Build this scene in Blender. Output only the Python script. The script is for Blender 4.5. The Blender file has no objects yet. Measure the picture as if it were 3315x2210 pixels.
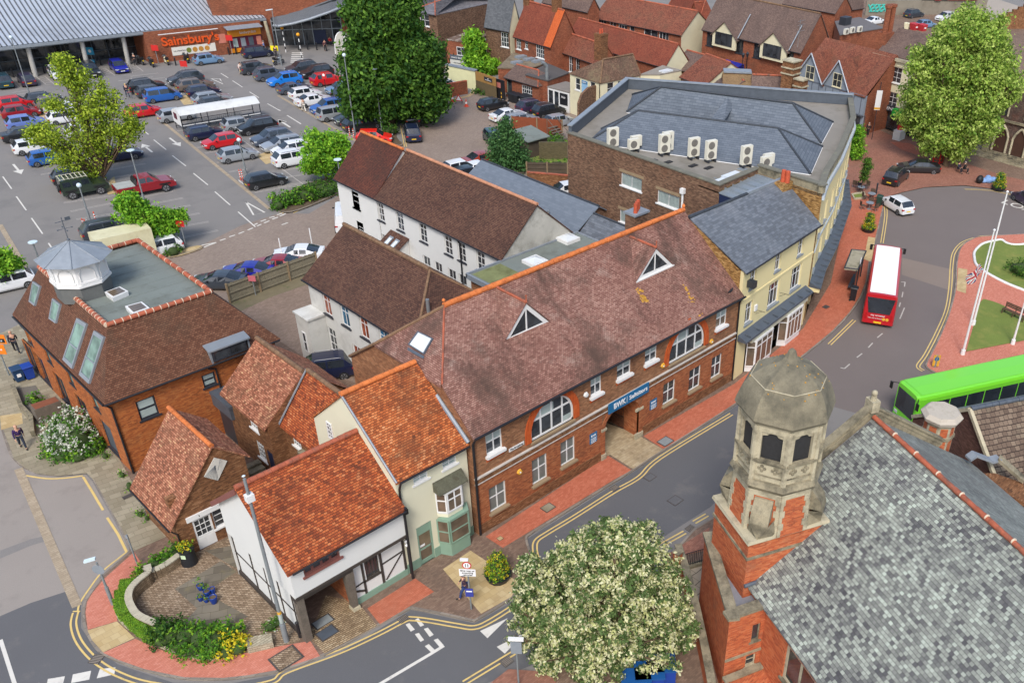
import bpy,random
from math import*
dg=radians
import numpy as np
from mathutils import Vector,Matrix
Ve=Vector
Rn=range
def V_(*a):return Ve(a)
sc=bpy.context.scene
W_,H_=3315,2210
FOC,PX,PY,PITCH,ROLL,AZ,CAMH=2948,2125,1226,dg(32.58),dg(-2.67),dg(49.4),35.5
_f=np.array([0,cos(PITCH),-sin(PITCH)]);_r=np.array([1,0,0]);_d=np.cross(_f,_r)
_r2=cos(ROLL)*_r+sin(ROLL)*_d;_d2=-sin(ROLL)*_r+cos(ROLL)*_d
_c,_s=cos(-AZ),sin(-AZ)
_RZ=np.array([[_c,-_s,0],[_s,_c,0],[0,0,1]])
CM=np.array([_r2,_d2,_f])@_RZ.T
cam_d=bpy.data.cameras.new('camera');cam=bpy.data.objects.new('camera',cam_d);sc.collection.objects.link(cam)
cam_d.sensor_width=36;cam_d.sensor_fit='HORIZONTAL';cam_d.lens=FOC/W_*36
cam_d.shift_x=-(PX-W_/2)/W_;cam_d.shift_y=(PY-H_/2)/W_
cam_d.clip_start=.5;cam_d.clip_end=2000
mw=Matrix.Identity(4)
for i in Rn(3):
 mw[i][0]=CM[0][i];mw[i][1]=-CM[1][i];mw[i][2]=-CM[2][i]
mw[2][3]=CAMH
cam.matrix_world=mw
sc.camera=cam
world=bpy.data.worlds.new('World');sc.world=world;world.use_nodes=True
SUN_EL,SUN_AZ=dg(48),dg(218)
nt=world.node_tree;bg=nt.nodes['Background'];sky=nt.nodes.new('ShaderNodeTexSky')
sky.sky_type='NISHITA';sky.sun_disc=False;sky.sun_elevation=SUN_EL;sky.sun_rotation=dg(90)-SUN_AZ
sky.dust_density=3;sky.air_density=1.2;sky.ozone_density=2
nt.links.new(sky.outputs[0],bg.inputs[0]);bg.inputs[1].default_value=.15
sun_d=bpy.data.lights.new('sun','SUN');sun_d.energy=1.7;sun_d.angle=dg(16);sun_d.color=(1,.97,.93)
sun=bpy.data.objects.new('sun',sun_d);sc.collection.objects.link(sun)
sdir=V_(cos(SUN_AZ)*cos(SUN_EL),sin(SUN_AZ)*cos(SUN_EL),sin(SUN_EL))
sun.rotation_euler=sdir.to_track_quat('Z','Y').to_euler();sun.location=(0,0,60)
sc.view_settings.view_transform='Standard';sc.view_settings.look='None';sc.view_settings.gamma=1
sc.view_settings.exposure=.52
sc.cycles.max_bounces=5;sc.cycles.diffuse_bounces=2;sc.cycles.glossy_bounces=2
def ray(x,y):
 return CM.T@np.array([(x-PX)/FOC,(y-PY)/FOC,1])
def U(p,z=.0):
 d=ray(*p);t=(z-CAMH)/d[2]
 return V_(d[0]*t,d[1]*t,z)
def onplane(p,P0,n):
 d=Ve(ray(*p));o=V_(0,0,CAMH)
 return o+d*((Ve(P0)-o).dot(Ve(n))/d.dot(Ve(n)))
def Z(f,*a):
 """list of photo points in crop f from a flat run of numbers"""
 return[f(a[i],a[i+1])if f else(a[i],a[i+1])for i in Rn(0,len(a),2)]
def P2(a):return V_(cos(a),sin(a),0)
def mk(ox,oy,s=2.351):
 return lambda x,y:(ox+x/s,oy+y/s)
q00,q09,q16,q23=mk(0,0),mk(900,0),mk(1600,0),mk(2315,0)
r00,r08,r16,r23=mk(0,600),mk(800,600),mk(1600,600),mk(2315,600)
s00,s07,s15,s23=mk(0,1200),mk(700,1200),mk(1500,1200),mk(2315,1200)
t00,t08,t16,t23=mk(0,1543),mk(800,1543),mk(1600,1543),mk(2315,1543)
rnd=random.Random(5)
MATS={}
def _new(name):
 m=bpy.data.materials.new(name);m.use_nodes=True;MATS[name]=m
 n=m.node_tree.nodes;return m,n,m.node_tree.links,n['Principled BSDF']
def _math(n,l,op,a,b=None):
 x=n.new('ShaderNodeMath');x.operation=op
 for i,v in enumerate((a,b)):
  if v is None:continue
  if isinstance(v,(int,float)):x.inputs[i].default_value=v
  else:l.new(v,x.inputs[i])
 return x.outputs[0]
def _mix(n,l,f,a,b):
 x=n.new('ShaderNodeMix');x.data_type='RGBA'
 for i,v in((0,f),(6,a),(7,b)):
  if isinstance(v,(int,float)):x.inputs[i].default_value=v
  elif isinstance(v,tuple):x.inputs[i].default_value=(*v,1)
  else:l.new(v,x.inputs[i])
 return x.outputs[2]
def _ramp(n,l,f,stops):
 if len(stops[0])==3:stops=[(i/(len(stops)-1),S(*c))for i,c in enumerate(stops)]
 x=n.new('ShaderNodeValToRGB');e=x.color_ramp.elements
 while len(e)<len(stops):e.new(.5)
 for i,(p,c)in enumerate(stops):
  e[i].position=p;e[i].color=(*c,1)
 l.new(f,x.inputs[0]);return x.outputs[0]
def _noise(n,l,vec,scale,detail=4,rough=.6):
 x=n.new('ShaderNodeTexNoise');x.inputs['Scale'].default_value=scale;x.inputs['Detail'].default_value=detail
 x.inputs['Roughness'].default_value=rough;l.new(vec,x.inputs['Vector']);return x.outputs[0]
def _maprange(n,l,v,a,b):
 x=n.new('ShaderNodeMapRange');x.inputs[1].default_value=a;x.inputs[2].default_value=b;l.new(v,x.inputs[0]);return x.outputs[0]
def srgb(r,g,b):
 f=lambda c:((c/255)/12.92)if c/255<=.04045 else(((c/255)+.055)/1.055)**2.4
 return tuple(.82*f(c)for c in(r,g,b))
def pl(name,col,rough=.7,var=.12,scale=1.5,metal=.0,spec=.5,fine=.0,coat=.0,bump=.0,dirt=None):
 if name in MATS:return MATS[name]
 m,n,l,b=_new(name)
 tc=n.new('ShaderNodeTexCoord');v=tc.outputs['Object']
 n1=_noise(n,l,v,scale);lo=tuple(c*(1-var)for c in col);hi=tuple(min(1,c*(1+var))for c in col)
 out=_ramp(n,l,n1,[(.3,lo),(.7,hi)])
 if fine:
  n2=_noise(n,l,v,22,2);out=_mix(n,l,_maprange(n,l,n2,.35,.75),out,tuple(c*(1-fine)for c in col))
 if dirt:
  n3=_noise(n,l,v,dirt[1],6,.7);out=_mix(n,l,_maprange(n,l,n3,dirt[2],dirt[3]),out,dirt[0])
 l.new(out,b.inputs['Base Color']);b.inputs['Roughness'].default_value=rough;b.inputs['Metallic'].default_value=metal
 b.inputs['Specular IOR Level'].default_value=spec;b.inputs['Coat Weight'].default_value=coat
 if bump:
  bm_=n.new('ShaderNodeBump');bm_.inputs['Strength'].default_value=bump;bm_.inputs['Distance'].default_value=.05
  l.new(_noise(n,l,v,9,5),bm_.inputs['Height']);l.new(bm_.outputs[0],b.inputs['Normal'])
 return m
def pat(name,w,h,stops,gap=.01,gapcol=(.1,.09,.08),rough=.85,big=.35,bigscale=.35,stain=None,stain2=None,streak=None,bump=.4,over=False,herring=False,spec=.3,rot=.0):
 if name in MATS:return MATS[name]
 m,n,l,b=_new(name)
 uv=n.new('ShaderNodeUVMap');vec=uv.outputs[0]
 if rot:
  mp=n.new('ShaderNodeMapping');mp.inputs['Rotation'].default_value[2]=rot;l.new(vec,mp.inputs[0]);vec=mp.outputs[0]
 wob=n.new('ShaderNodeTexNoise');wob.inputs['Scale'].default_value=.7;wob.inputs['Detail'].default_value=2;l.new(vec,wob.inputs['Vector'])
 sep=n.new('ShaderNodeSeparateXYZ');l.new(vec,sep.inputs[0])
 vv=_math(n,l,'ADD',sep.outputs[1],_math(n,l,'MULTIPLY',_math(n,l,'SUBTRACT',wob.outputs[0],.5),.5*h))
 cv=_math(n,l,'DIVIDE',vv,h);row=_math(n,l,'FLOOR',cv);fv=_math(n,l,'FRACT',cv)
 off=_math(n,l,'MULTIPLY',_math(n,l,'MODULO',row,2),.5)
 cu=_math(n,l,'ADD',_math(n,l,'DIVIDE',sep.outputs[0],w),off);col=_math(n,l,'FLOOR',cu);fu=_math(n,l,'FRACT',cu)
 cmb=n.new('ShaderNodeCombineXYZ');l.new(col,cmb.inputs[0]);l.new(row,cmb.inputs[1])
 wn=n.new('ShaderNodeTexWhiteNoise');wn.noise_dimensions='2D';l.new(cmb.outputs[0],wn.inputs['Vector'])
 nb=_noise(n,l,vec,bigscale,5,.65)
 f=_math(n,l,'ADD',_math(n,l,'MULTIPLY',wn.outputs[0],1-big),_math(n,l,'MULTIPLY',_maprange(n,l,nb,.3,.7),big))
 out=_ramp(n,l,f,stops)
 if stain:
  c,s_,lo,hi=stain;out=_mix(n,l,_maprange(n,l,_noise(n,l,vec,s_,7,.7),lo,hi),out,c)
 if stain2:
  c,s_,lo,hi=stain2;out=_mix(n,l,_maprange(n,l,_noise(n,l,vec,s_,5,.75),lo,hi),out,c)
 if streak:
  c,sx,lo,hi=streak
  mp=n.new('ShaderNodeMapping');mp.inputs['Scale'].default_value=(sx,.12,1);l.new(uv.outputs[0],mp.inputs[0])
  out=_mix(n,l,_maprange(n,l,_noise(n,l,mp.outputs[0],1,5,.7),lo,hi),out,c)
 e1=_math(n,l,'LESS_THAN',_math(n,l,'MULTIPLY',fv,h),gap)
 e2=_math(n,l,'LESS_THAN',_math(n,l,'MULTIPLY',fu,w),gap*.8)
 edge=_math(n,l,'MAXIMUM',e1,_math(n,l,'MULTIPLY',e2,.7))
 out=_mix(n,l,edge,out,gapcol)
 l.new(out,b.inputs['Base Color']);b.inputs['Roughness'].default_value=rough;b.inputs['Specular IOR Level'].default_value=spec
 hh=_math(n,l,'SUBTRACT',1,fv)if over else _math(n,l,'SUBTRACT',1,edge)
 hh=_math(n,l,'ADD',hh,_math(n,l,'MULTIPLY',wn.outputs[0],.5))
 bm_=n.new('ShaderNodeBump');bm_.inputs['Strength'].default_value=bump;bm_.inputs['Distance'].default_value=.03
 l.new(hh,bm_.inputs['Height']);l.new(bm_.outputs[0],b.inputs['Normal'])
 return m
def glass(name,col=(.02,.025,.03),rough=.08,spec=.7,var=.5):
 if name in MATS:return MATS[name]
 m,n,l,b=_new(name);tc=n.new('ShaderNodeTexCoord')
 n1=_noise(n,l,tc.outputs['Object'],1.1,2)
 out=_ramp(n,l,n1,[(.35,tuple(c*(1-var)for c in col)),(.65,tuple(min(1,c*(1+var))for c in col))])
 l.new(out,b.inputs['Base Color']);b.inputs['Roughness'].default_value=rough;b.inputs['Specular IOR Level'].default_value=spec
 return m
S=srgb
MB_=pat('brown_brick',.225,.075,[(104,68,46),(140,92,62),(166,112,76),(190,142,104)],.012,S(150,128,104),stain=(S(112,66,42),.5,.5,.75),stain2=(S(74,52,40),1.2,.58,.8),bump=.25)
M_brickLow=pat('warm_brick',.225,.075,[(118,62,38),(160,88,54),(184,108,66),(198,134,92)],.012,S(146,112,84),stain=(S(110,72,50),.8,.52,.8),bump=.25)
M_brickO=pat('orange_brick',.225,.075,[(122,66,34),(168,88,42),(192,108,52),(206,134,78)],.012,S(150,108,74),stain=(S(104,74,52),.35,.5,.85),bump=.25)
Mq=pat('church_brick',.225,.075,[(140,66,40),(188,90,54),(208,112,66),(214,138,98)],.013,S(172,122,92),stain=(S(128,86,70),.5,.56,.8),stain2=(S(104,66,52),1.7,.62,.85),bump=.3)
Mj=pat('dark_brick',.225,.085,[(74,54,42),(112,84,66),(136,104,82),(158,126,100)],.012,S(84,70,60),stain=(S(126,84,60),.4,.55,.8),bump=.25)
MY_=pat('stock_brick',.225,.075,[(92,66,38),(152,112,62),(190,148,90),(206,172,120)],.012,S(80,62,44),bump=.3)
Mb=pat('old_cottage_brick',.225,.075,[(86,56,38),(126,84,54),(150,104,70),(188,142,104)],.012,S(98,76,56),stain=(S(90,62,42),.8,.5,.8),bump=.3)
Mf=pat('far_red_brick',.225,.075,[(112,62,44),(150,84,58),(178,110,80)],.012,S(128,92,72),stain=(S(98,66,52),.4,.5,.8),bump=.1)
M_gauge=pat('rubbed_orange_brick',.075,.3,[(176,74,32),(204,92,40),(214,112,58)],.008,S(150,70,40),bump=.2)
T_main=pat('mauve_clay_tiles',.17,.105,[(112,76,66),(142,100,88),(164,122,108),(192,152,136)],.024,S(78,52,44),big=.4,bigscale=.16,stain=(S(96,76,66),.22,.5,.66),stain2=(S(184,160,146),.5,.58,.78),streak=(S(74,58,50),.35,.54,.72),bump=.5,over=True)
T_hot=pat('old_orange_tiles',.17,.125,[(88,50,34),(144,70,40),(176,86,46),(196,108,60),(214,142,96)],.026,S(84,44,28),big=.3,bigscale=.9,stain=(S(104,58,40),.55,.5,.78),stain2=(S(80,50,38),2.2,.6,.8),bump=.7,over=True)
T_yel=pat('bright_orange_tiles',.17,.125,[(94,54,34),(160,84,44),(194,104,54),(214,130,76),(226,164,116)],.026,S(92,48,30),big=.35,bigscale=.8,stain=(S(112,70,46),.45,.46,.7),stain2=(S(78,54,42),1.8,.58,.8),bump=.7,over=True)
T_shed=pat('mossy_pink_tiles',.17,.115,[(94,62,48),(140,88,64),(166,104,78),(194,134,104),(222,178,130)],.02,S(92,58,44),big=.3,bigscale=.9,stain=(S(128,96,72),.6,.5,.8),bump=.6,over=True)
Tb=pat('dark_brown_tiles',.17,.12,[(74,50,42),(96,66,54),(112,80,64),(126,92,76)],.03,S(46,32,28),big=.3,stain=(S(72,54,46),.3,.5,.8),bump=.5,over=True)
T_brownL=pat('warm_brown_tiles',.17,.12,[(92,58,42),(118,78,58),(140,100,78)],.028,S(58,38,30),big=.3,stain=(S(94,76,60),.4,.5,.8),bump=.5,over=True)
T_blue=pat('blue_grey_slates',.5,.26,[(98,106,116),(116,124,134)],.03,S(72,80,92),rough=.75,big=.15,bump=.15,over=True,spec=.15)
T_slate=pat('grey_slates',.35,.2,[(88,92,98),(104,110,118),(124,130,138)],.014,S(74,78,84),rough=.65,bump=.25,over=True,streak=(S(136,140,146),.3,.55,.8))
T_church=pat('mottled_church_slates',.2,.165,[(66,64,70),(100,100,100),(132,134,128),(152,156,146),(172,178,166),(198,208,192)],.016,S(66,66,64),big=.3,bigscale=.28,stain=(S(96,92,98),.22,.56,.74),stain2=(S(170,156,96),.5,.72,.85),bump=.8,over=True)
T_churchB=pat('pale_church_slates',.2,.165,[(100,102,100),(136,140,134),(164,168,160)],.01,S(96,96,94),big=.5,bigscale=.28,stain=(S(108,104,100),.22,.5,.8),bump=.4,over=True)
Tf=pat('far_red_tiles',.17,.14,[(96,56,44),(132,76,58),(154,94,72),(176,116,88)],.03,S(84,50,40),big=.4,bigscale=.4,stain=(S(100,72,56),.4,.48,.75),streak=(S(88,64,52),.5,.55,.8),bump=.4,over=True)
Tr_=pat('far_rust_tiles',.17,.14,[(112,58,44),(142,74,54),(164,92,68)],.03,S(92,48,38),big=.4,stain=(S(116,74,56),.3,.5,.8),bump=.4,over=True)
T_farG=pat('far_mossy_tiles',.17,.14,[(84,66,54),(124,96,80),(150,122,100)],.03,S(80,62,50),big=.4,stain=(S(138,132,100),.35,.5,.75),streak=(S(84,76,70),.5,.5,.75),bump=.4,over=True)
Tk=pat('far_brown_tiles',.17,.14,[(92,76,70),(118,98,90),(140,118,106)],.03,S(82,66,60),big=.4,streak=(S(86,74,70),.4,.5,.8),bump=.4,over=True)
T_farS=pat('far_grey_slates',.3,.2,[(96,94,98),(116,114,118),(142,140,142)],.015,S(84,82,86),big=.4,streak=(S(132,122,126),.5,.5,.8),bump=.3,over=True)
Mu=pl('white_render',S(232,232,228),.85,.03,.8,fine=.05,dirt=(S(188,186,178),.5,.6,.95))
Mv=pl('weathered_white_render',S(222,222,216),.85,.06,.6,dirt=(S(176,174,166),.35,.52,.85))
Mx=pl('cream_painted_brick',S(232,228,200),.8,.03,1,fine=.04,dirt=(S(196,184,156),.7,.66,.9))
My=pl('pale_yellow_render',S(240,224,170),.8,.03,.7,fine=.03,dirt=(S(214,196,146),.6,.6,.95))
Mcf=pl('far_cream_render',S(230,222,188),.85,.06,.5,dirt=(S(196,186,154),.4,.55,.9))
M_greyR=pl('stained_grey_render',S(198,196,186),.9,.12,.6,dirt=(S(138,136,124),.7,.48,.75))
Mt=pl('white_paint',S(240,240,238),.5,.02)
Mgn=pl('sage_green_paint',S(136,166,146),.6,.05)
Me=pl('grey_lead',S(150,158,166),.55,.12,2,metal=.2)
Md=pl('dark_lead',S(92,100,110),.55,.12,2,metal=.2)
M_zinc=pl('zinc_sheet',S(150,160,168),.45,.08,.8,metal=.3)
M_felt=pl('weathered_roof_felt',S(126,134,128),.9,.12,.6,fine=.08,dirt=(S(92,94,84),.45,.5,.8))
M_feltB=pl('brown_roof_felt',S(146,140,130),.9,.12,.4,fine=.06,dirt=(S(108,102,88),.3,.5,.8))
M_moss=pl('mossy_roof_felt',S(128,134,88),.95,.2,.8,dirt=(S(84,82,44),.6,.45,.7))
Mk=pl('black_paint',S(34,34,38),.5,.1)
Mc=pl('charcoal_frame',S(52,55,62),.45,.08)
Ms=pl('weathered_stone',S(162,152,126),.95,.18,1.4,fine=.2,bump=.5,dirt=(S(78,74,62),1,.44,.68))
Ml=pl('pale_stone',S(196,186,158),.9,.12,1.2,fine=.1,dirt=(S(112,106,88),1.1,.48,.72),bump=.4)
M_dome=pl('lichened_dome_stone',S(142,134,112),.95,.2,.8,fine=.2,bump=.4,dirt=(S(76,74,64),.55,.44,.7))
Msi=pl('stone_sill',S(156,134,104),.9,.1)
M_timber=pl('grey_oak',S(116,106,94),.9,.25,3,fine=.3,bump=.4)
M_dtimber=pl('dark_timber',S(66,58,52),.9,.2,3)
M_redframe=pl('brown_red_frame',S(136,84,76),.7,.1)
Mro=pl('orange_ridge_tiles',S(216,122,62),.8,.22,2.5,bump=.4,dirt=(S(160,84,50),3,.55,.75))
M_ridgeP=pl('buff_ridge_tiles',S(198,140,108),.85,.15,3)
Mrm=pl('mossy_ridge_tiles',S(126,98,74),.9,.25,3,dirt=(S(160,132,96),2,.55,.75))
Mrr=pl('red_ridge_tiles',S(178,96,68),.85,.25,2,dirt=(S(104,84,72),1.5,.5,.7))
Mrd=pl('dark_ridge_tiles',S(58,64,72),.7,.1,2)
M_mortar=pl('pale_mortar',S(232,212,186),.9,.05)
Mp=pl('clay_pot',S(196,88,56),.8,.15,3)
Mg=glass('dark_window_glass',S(58,62,66),.06,.9,.5)
Mgg=glass('green_tinted_glass',S(128,158,146),.12,.8,.35)
Mgl=glass('pale_blind_glass',S(176,190,186),.2,.6,.12)
Mgw=glass('white_roof_light',S(222,228,230),.3,.5,.05)
Mgb=glass('brown_tinted_glass',S(112,98,82),.1,.8,.3)
M_curtR=glass('red_brown_curtain_glass',S(150,74,44),.2,.6,.5)
M_curtB=glass('blue_curtain_glass',S(48,104,136),.2,.6,.5)
M_navy=pl('navy_paint',S(28,40,74),.5,.1)
Mz=pl('blue_sign_face',S(28,110,158),.5,.04)
Mw=pl('white_lettering',S(245,245,245),.6,.0)
Mdt=pl('dark_lettering',S(50,46,44),.6,.0)
Mm=pl('galvanised_steel',S(158,164,166),.45,.08,3,metal=.5)
Mpo=pl('grey_pole_paint',S(132,138,140),.55,.1,3)
Mo=pl('yellow_plastic',S(232,176,60),.5,.05)
class MB:
 def __init__(s):s.v=[];s.f=[];s.m=[];s.smooth=[]
 def poly(s,pts,m=0,smooth=False):
  i=len(s.v);s.v+=[tuple(p)for p in pts];s.f.append(tuple(Rn(i,i+len(pts))));s.m.append(m);s.smooth.append(smooth)
  return s
 def up(s,pts,m=0):
  P=[Ve(p)for p in pts];a=sum(P[i].x*P[(i+1)%len(P)].y-P[(i+1)%len(P)].x*P[i].y for i in Rn(len(P)))
  s.poly(P if a>0 else P[::-1],m)
  return s
 def grid(s,rows,m=0,closed=False,smooth=True):
  i=len(s.v);k=len(rows[0])
  for r in rows:s.v+=[tuple(p)for p in r]
  for a in Rn(len(rows)-1):
   for b in Rn(k if closed else k-1):
    c=(b+1)%k
    s.f.append((i+a*k+b,i+a*k+c,i+(a+1)*k+c,i+(a+1)*k+b));s.m.append(m);s.smooth.append(smooth)
  return s
 def box(s,a,b,m=0):
  (x0,y0,z0),(x1,y1,z1)=a,b
  s.hexa([(x0,y0,z0),(x1,y0,z0),(x1,y1,z0),(x0,y1,z0)],[(x0,y0,z1),(x1,y0,z1),(x1,y1,z1),(x0,y1,z1)],m)
  return s
 def hexa(s,lo,hi,m=0,caps=True):
  n=len(lo)
  if caps:s.poly(list(reversed(lo)),m);s.poly(hi,m)
  for i in Rn(n):
   j=(i+1)%n;s.poly([lo[i],lo[j],hi[j],hi[i]],m)
  return s
 def obox(s,c,ax,ay,az,m=0):
  c,ax,ay,az=map(Ve,(c,ax,ay,az))
  lo=[c-ax-ay-az,c+ax-ay-az,c+ax+ay-az,c-ax+ay-az]
  if ax.cross(ay).dot(az)<0:lo.reverse()
  s.hexa(lo,[p+az*2 for p in lo],m)
  return s
 def prism(s,pts,z0,z1,m=0,mtop=None):
  pts=[(p[0],p[1])for p in pts]
  if sum(pts[i][0]*pts[(i+1)%len(pts)][1]-pts[(i+1)%len(pts)][0]*pts[i][1]for i in Rn(len(pts)))<0:pts.reverse()
  n=len(pts)
  s.poly([(*p,z1)for p in pts],m if mtop is None else mtop);s.poly([(*p,z0)for p in reversed(pts)],m)
  for i in Rn(n):
   a,b=pts[i],pts[(i+1)%n];s.poly([(*a,z0),(*b,z0),(*b,z1),(*a,z1)],m)
  return s
 def slab(s,pts,t=.12,m=0,me=None):
  pts=[Ve(p)for p in pts];n=(pts[1]-pts[0]).cross(pts[2]-pts[0])
  if n.z<0:pts.reverse()
  lo=[p-V_(0,0,t)for p in pts];me=m if me is None else me
  s.poly(pts,m);s.poly(list(reversed(lo)),me)
  for i in Rn(len(pts)):
   j=(i+1)%len(pts);s.poly([lo[i],lo[j],pts[j],pts[i]],me)
  return s
 def cyl(s,p0,p1,r0,r1=None,n=10,m=0,caps=True,smooth=True):
  p0,p1=Ve(p0),Ve(p1);r1=r0 if r1 is None else r1;d=(p1-p0)
  if d.length<1e-6:return s
  d.normalize();a=V_(0,0,1)if abs(d.z)<.9 else V_(1,0,0);u=d.cross(a).normalized();w=d.cross(u)
  A=[p0+(u*cos(t)+w*sin(t))*r0 for t in[2*pi*k/n for k in Rn(n)]]
  B=[p1+(u*cos(t)+w*sin(t))*r1 for t in[2*pi*k/n for k in Rn(n)]]
  s.grid([B,A],m,True,smooth)
  if caps:s.poly(A,m);s.poly(list(reversed(B)),m)
  return s
 def tube(s,path,r,n=6,m=0):
  for i in Rn(len(path)-1):
   ra=r[i]if isinstance(r,(list,tuple))else r;rb=r[i+1]if isinstance(r,(list,tuple))else r
   s.cyl(path[i],path[i+1],ra,rb,n,m,caps=True)
  return s
 def ball(s,c,r,m=0,nu=10,nv=6,sq=(1,1,1)):
  rows=[]
  for a in Rn(nv+1):
   t=pi*a/nv;rows.append([(c[0]+r*sq[0]*sin(t)*cos(2*pi*b/nu),c[1]+r*sq[1]*sin(t)*sin(2*pi*b/nu),c[2]-r*sq[2]*cos(t))for b in Rn(nu)])
  s.grid(rows,m,True)
  return s
 def bar(s,*a,**k):
  bar(s,*a,**k);return s
 def mk_(s,name,mats,parent=None,coll=None):
  me=bpy.data.meshes.new(name);off=Ve(parent['_o'])if parent and '_o' in parent else V_(0,0,0)
  V=np.array(s.v,dtype=float).reshape(-1,3)
  me.from_pydata([tuple(p)for p in(V-np.array(off))],[],s.f)
  for m in(mats if isinstance(mats,(list,tuple))else[mats]):me.materials.append(m)
  me.polygons.foreach_set('material_index',s.m);me.polygons.foreach_set('use_smooth',s.smooth)
  uvl=me.uv_layers.new(name='UVMap');data=np.zeros(len(me.loops)*2);k=0
  for f in s.f:
   P=V[list(f)];nrm=np.zeros(3)
   for i in Rn(len(f)):
    a,b=P[i],P[(i+1)%len(f)];nrm+=np.cross(a,b)
   L=np.linalg.norm(nrm);nrm=nrm/L if L>1e-12 else np.array([0,0,1.])
   if abs(nrm[2])>.97:t=np.array([1.,0,0]);b=np.array([0,1.,0])
   else:
    t=np.cross([0,0,1.],nrm);t/=np.linalg.norm(t);b=np.cross(nrm,t)
   for p in P:data[k]=p@t;data[k+1]=p@b;k+=2
  uvl.data.foreach_set('uv',data)
  me.update()
  o=bpy.data.objects.new(name,me);sc.collection.objects.link(o)
  if parent:o.parent=parent;o['_o']=tuple(off)
  return o
def tag(o,label=None,cat=None,group=None,kind=None):
 if label:o['label']=label
 if cat:o['category']=cat
 if group:o['group']=group
 if kind:o['kind']=kind
 return o
def Th(name,label,cat=None,loc=None,group=None):
 loc=loc or(0,0,0)
 o=bpy.data.objects.new(name,None);sc.collection.objects.link(o);o.location=loc;o['_o']=tuple(loc);o.empty_display_size=.3
 return tag(o,label,cat or name.replace('_',' '),group)
def copy_tree(o,parent=None):
 c=o.copy();sc.collection.objects.link(c);c.parent=parent
 for ch in[x for x in o.children]:copy_tree(ch,c)
 return c
class Wl:
 """vertical wall plane from A to B (left to right seen from outside)"""
 def __init__(s,A,B,z0=.0,z1=3):
  s.A=V_(A[0],A[1],0);s.B=V_(B[0],B[1],0);s.d=(s.B-s.A).normalized();s.L=(s.B-s.A).length
  s.n=V_(s.d.y,-s.d.x,0);s.z0=z0;s.z1=z1;s.op=[]
 def at(s,p):
  q=onplane(p,s.A,s.n);return((q-s.A).dot(s.d),q.z)
 def pt(s,u,z,out=.0):return s.A+s.d*u+s.n*out+V_(0,0,z)
 def rect(s,bl,tr):
  a,b=s.at(bl),s.at(tr);u0,u1=sorted((a[0],b[0]));z0,z1=sorted((a[1],b[1]))
  return(u0,u1,z0,z1)
 def mk_(s,mb,m=0,depth=.14,mr=None):
  us=sorted({0,s.L,*[x for o in s.op for x in o[:2]]});zs=sorted({s.z0,s.z1,*[x for o in s.op for x in o[2:4]]})
  us=[x for x in us if 0<=x<=s.L];zs=[x for x in zs if s.z0<=x<=s.z1]
  for i in Rn(len(us)-1):
   k=0
   while k<len(zs)-1:
    cu=(us[i]+us[i+1])/2
    free=lambda kk:not any(o[0]<cu<o[1]and o[2]<(zs[kk]+zs[kk+1])/2<o[3]for o in s.op)
    if not free(k):k+=1;continue
    j=k
    while j+1<len(zs)-1 and free(j+1):j+=1
    mb.poly([s.pt(us[i],zs[k]),s.pt(us[i+1],zs[k]),s.pt(us[i+1],zs[j+1]),s.pt(us[i],zs[j+1])],m);k=j+1
  mr=m if mr is None else mr
  for(u0,u1,z0,z1)in[o[:4]for o in s.op]:
   q=lambda u,z,o:s.pt(u,z,o)
   mb.poly([q(u0,z0,0),q(u0,z1,0),q(u0,z1,-depth),q(u0,z0,-depth)],mr)
   mb.poly([q(u1,z1,0),q(u1,z0,0),q(u1,z0,-depth),q(u1,z1,-depth)],mr)
   mb.poly([q(u0,z1,0),q(u1,z1,0),q(u1,z1,-depth),q(u0,z1,-depth)],mr)
   mb.poly([q(u1,z0,0),q(u0,z0,0),q(u0,z0,-depth),q(u1,z0,-depth)],mr)
def bar(mb,w,u0,u1,z0,z1,o0,o1,m=0):
 mb.hexa([w.pt(u0,z0,o1),w.pt(u1,z0,o1),w.pt(u1,z0,o0),w.pt(u0,z0,o0)],[w.pt(u0,z1,o1),w.pt(u1,z1,o1),w.pt(u1,z1,o0),w.pt(u0,z1,o0)],m)
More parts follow.
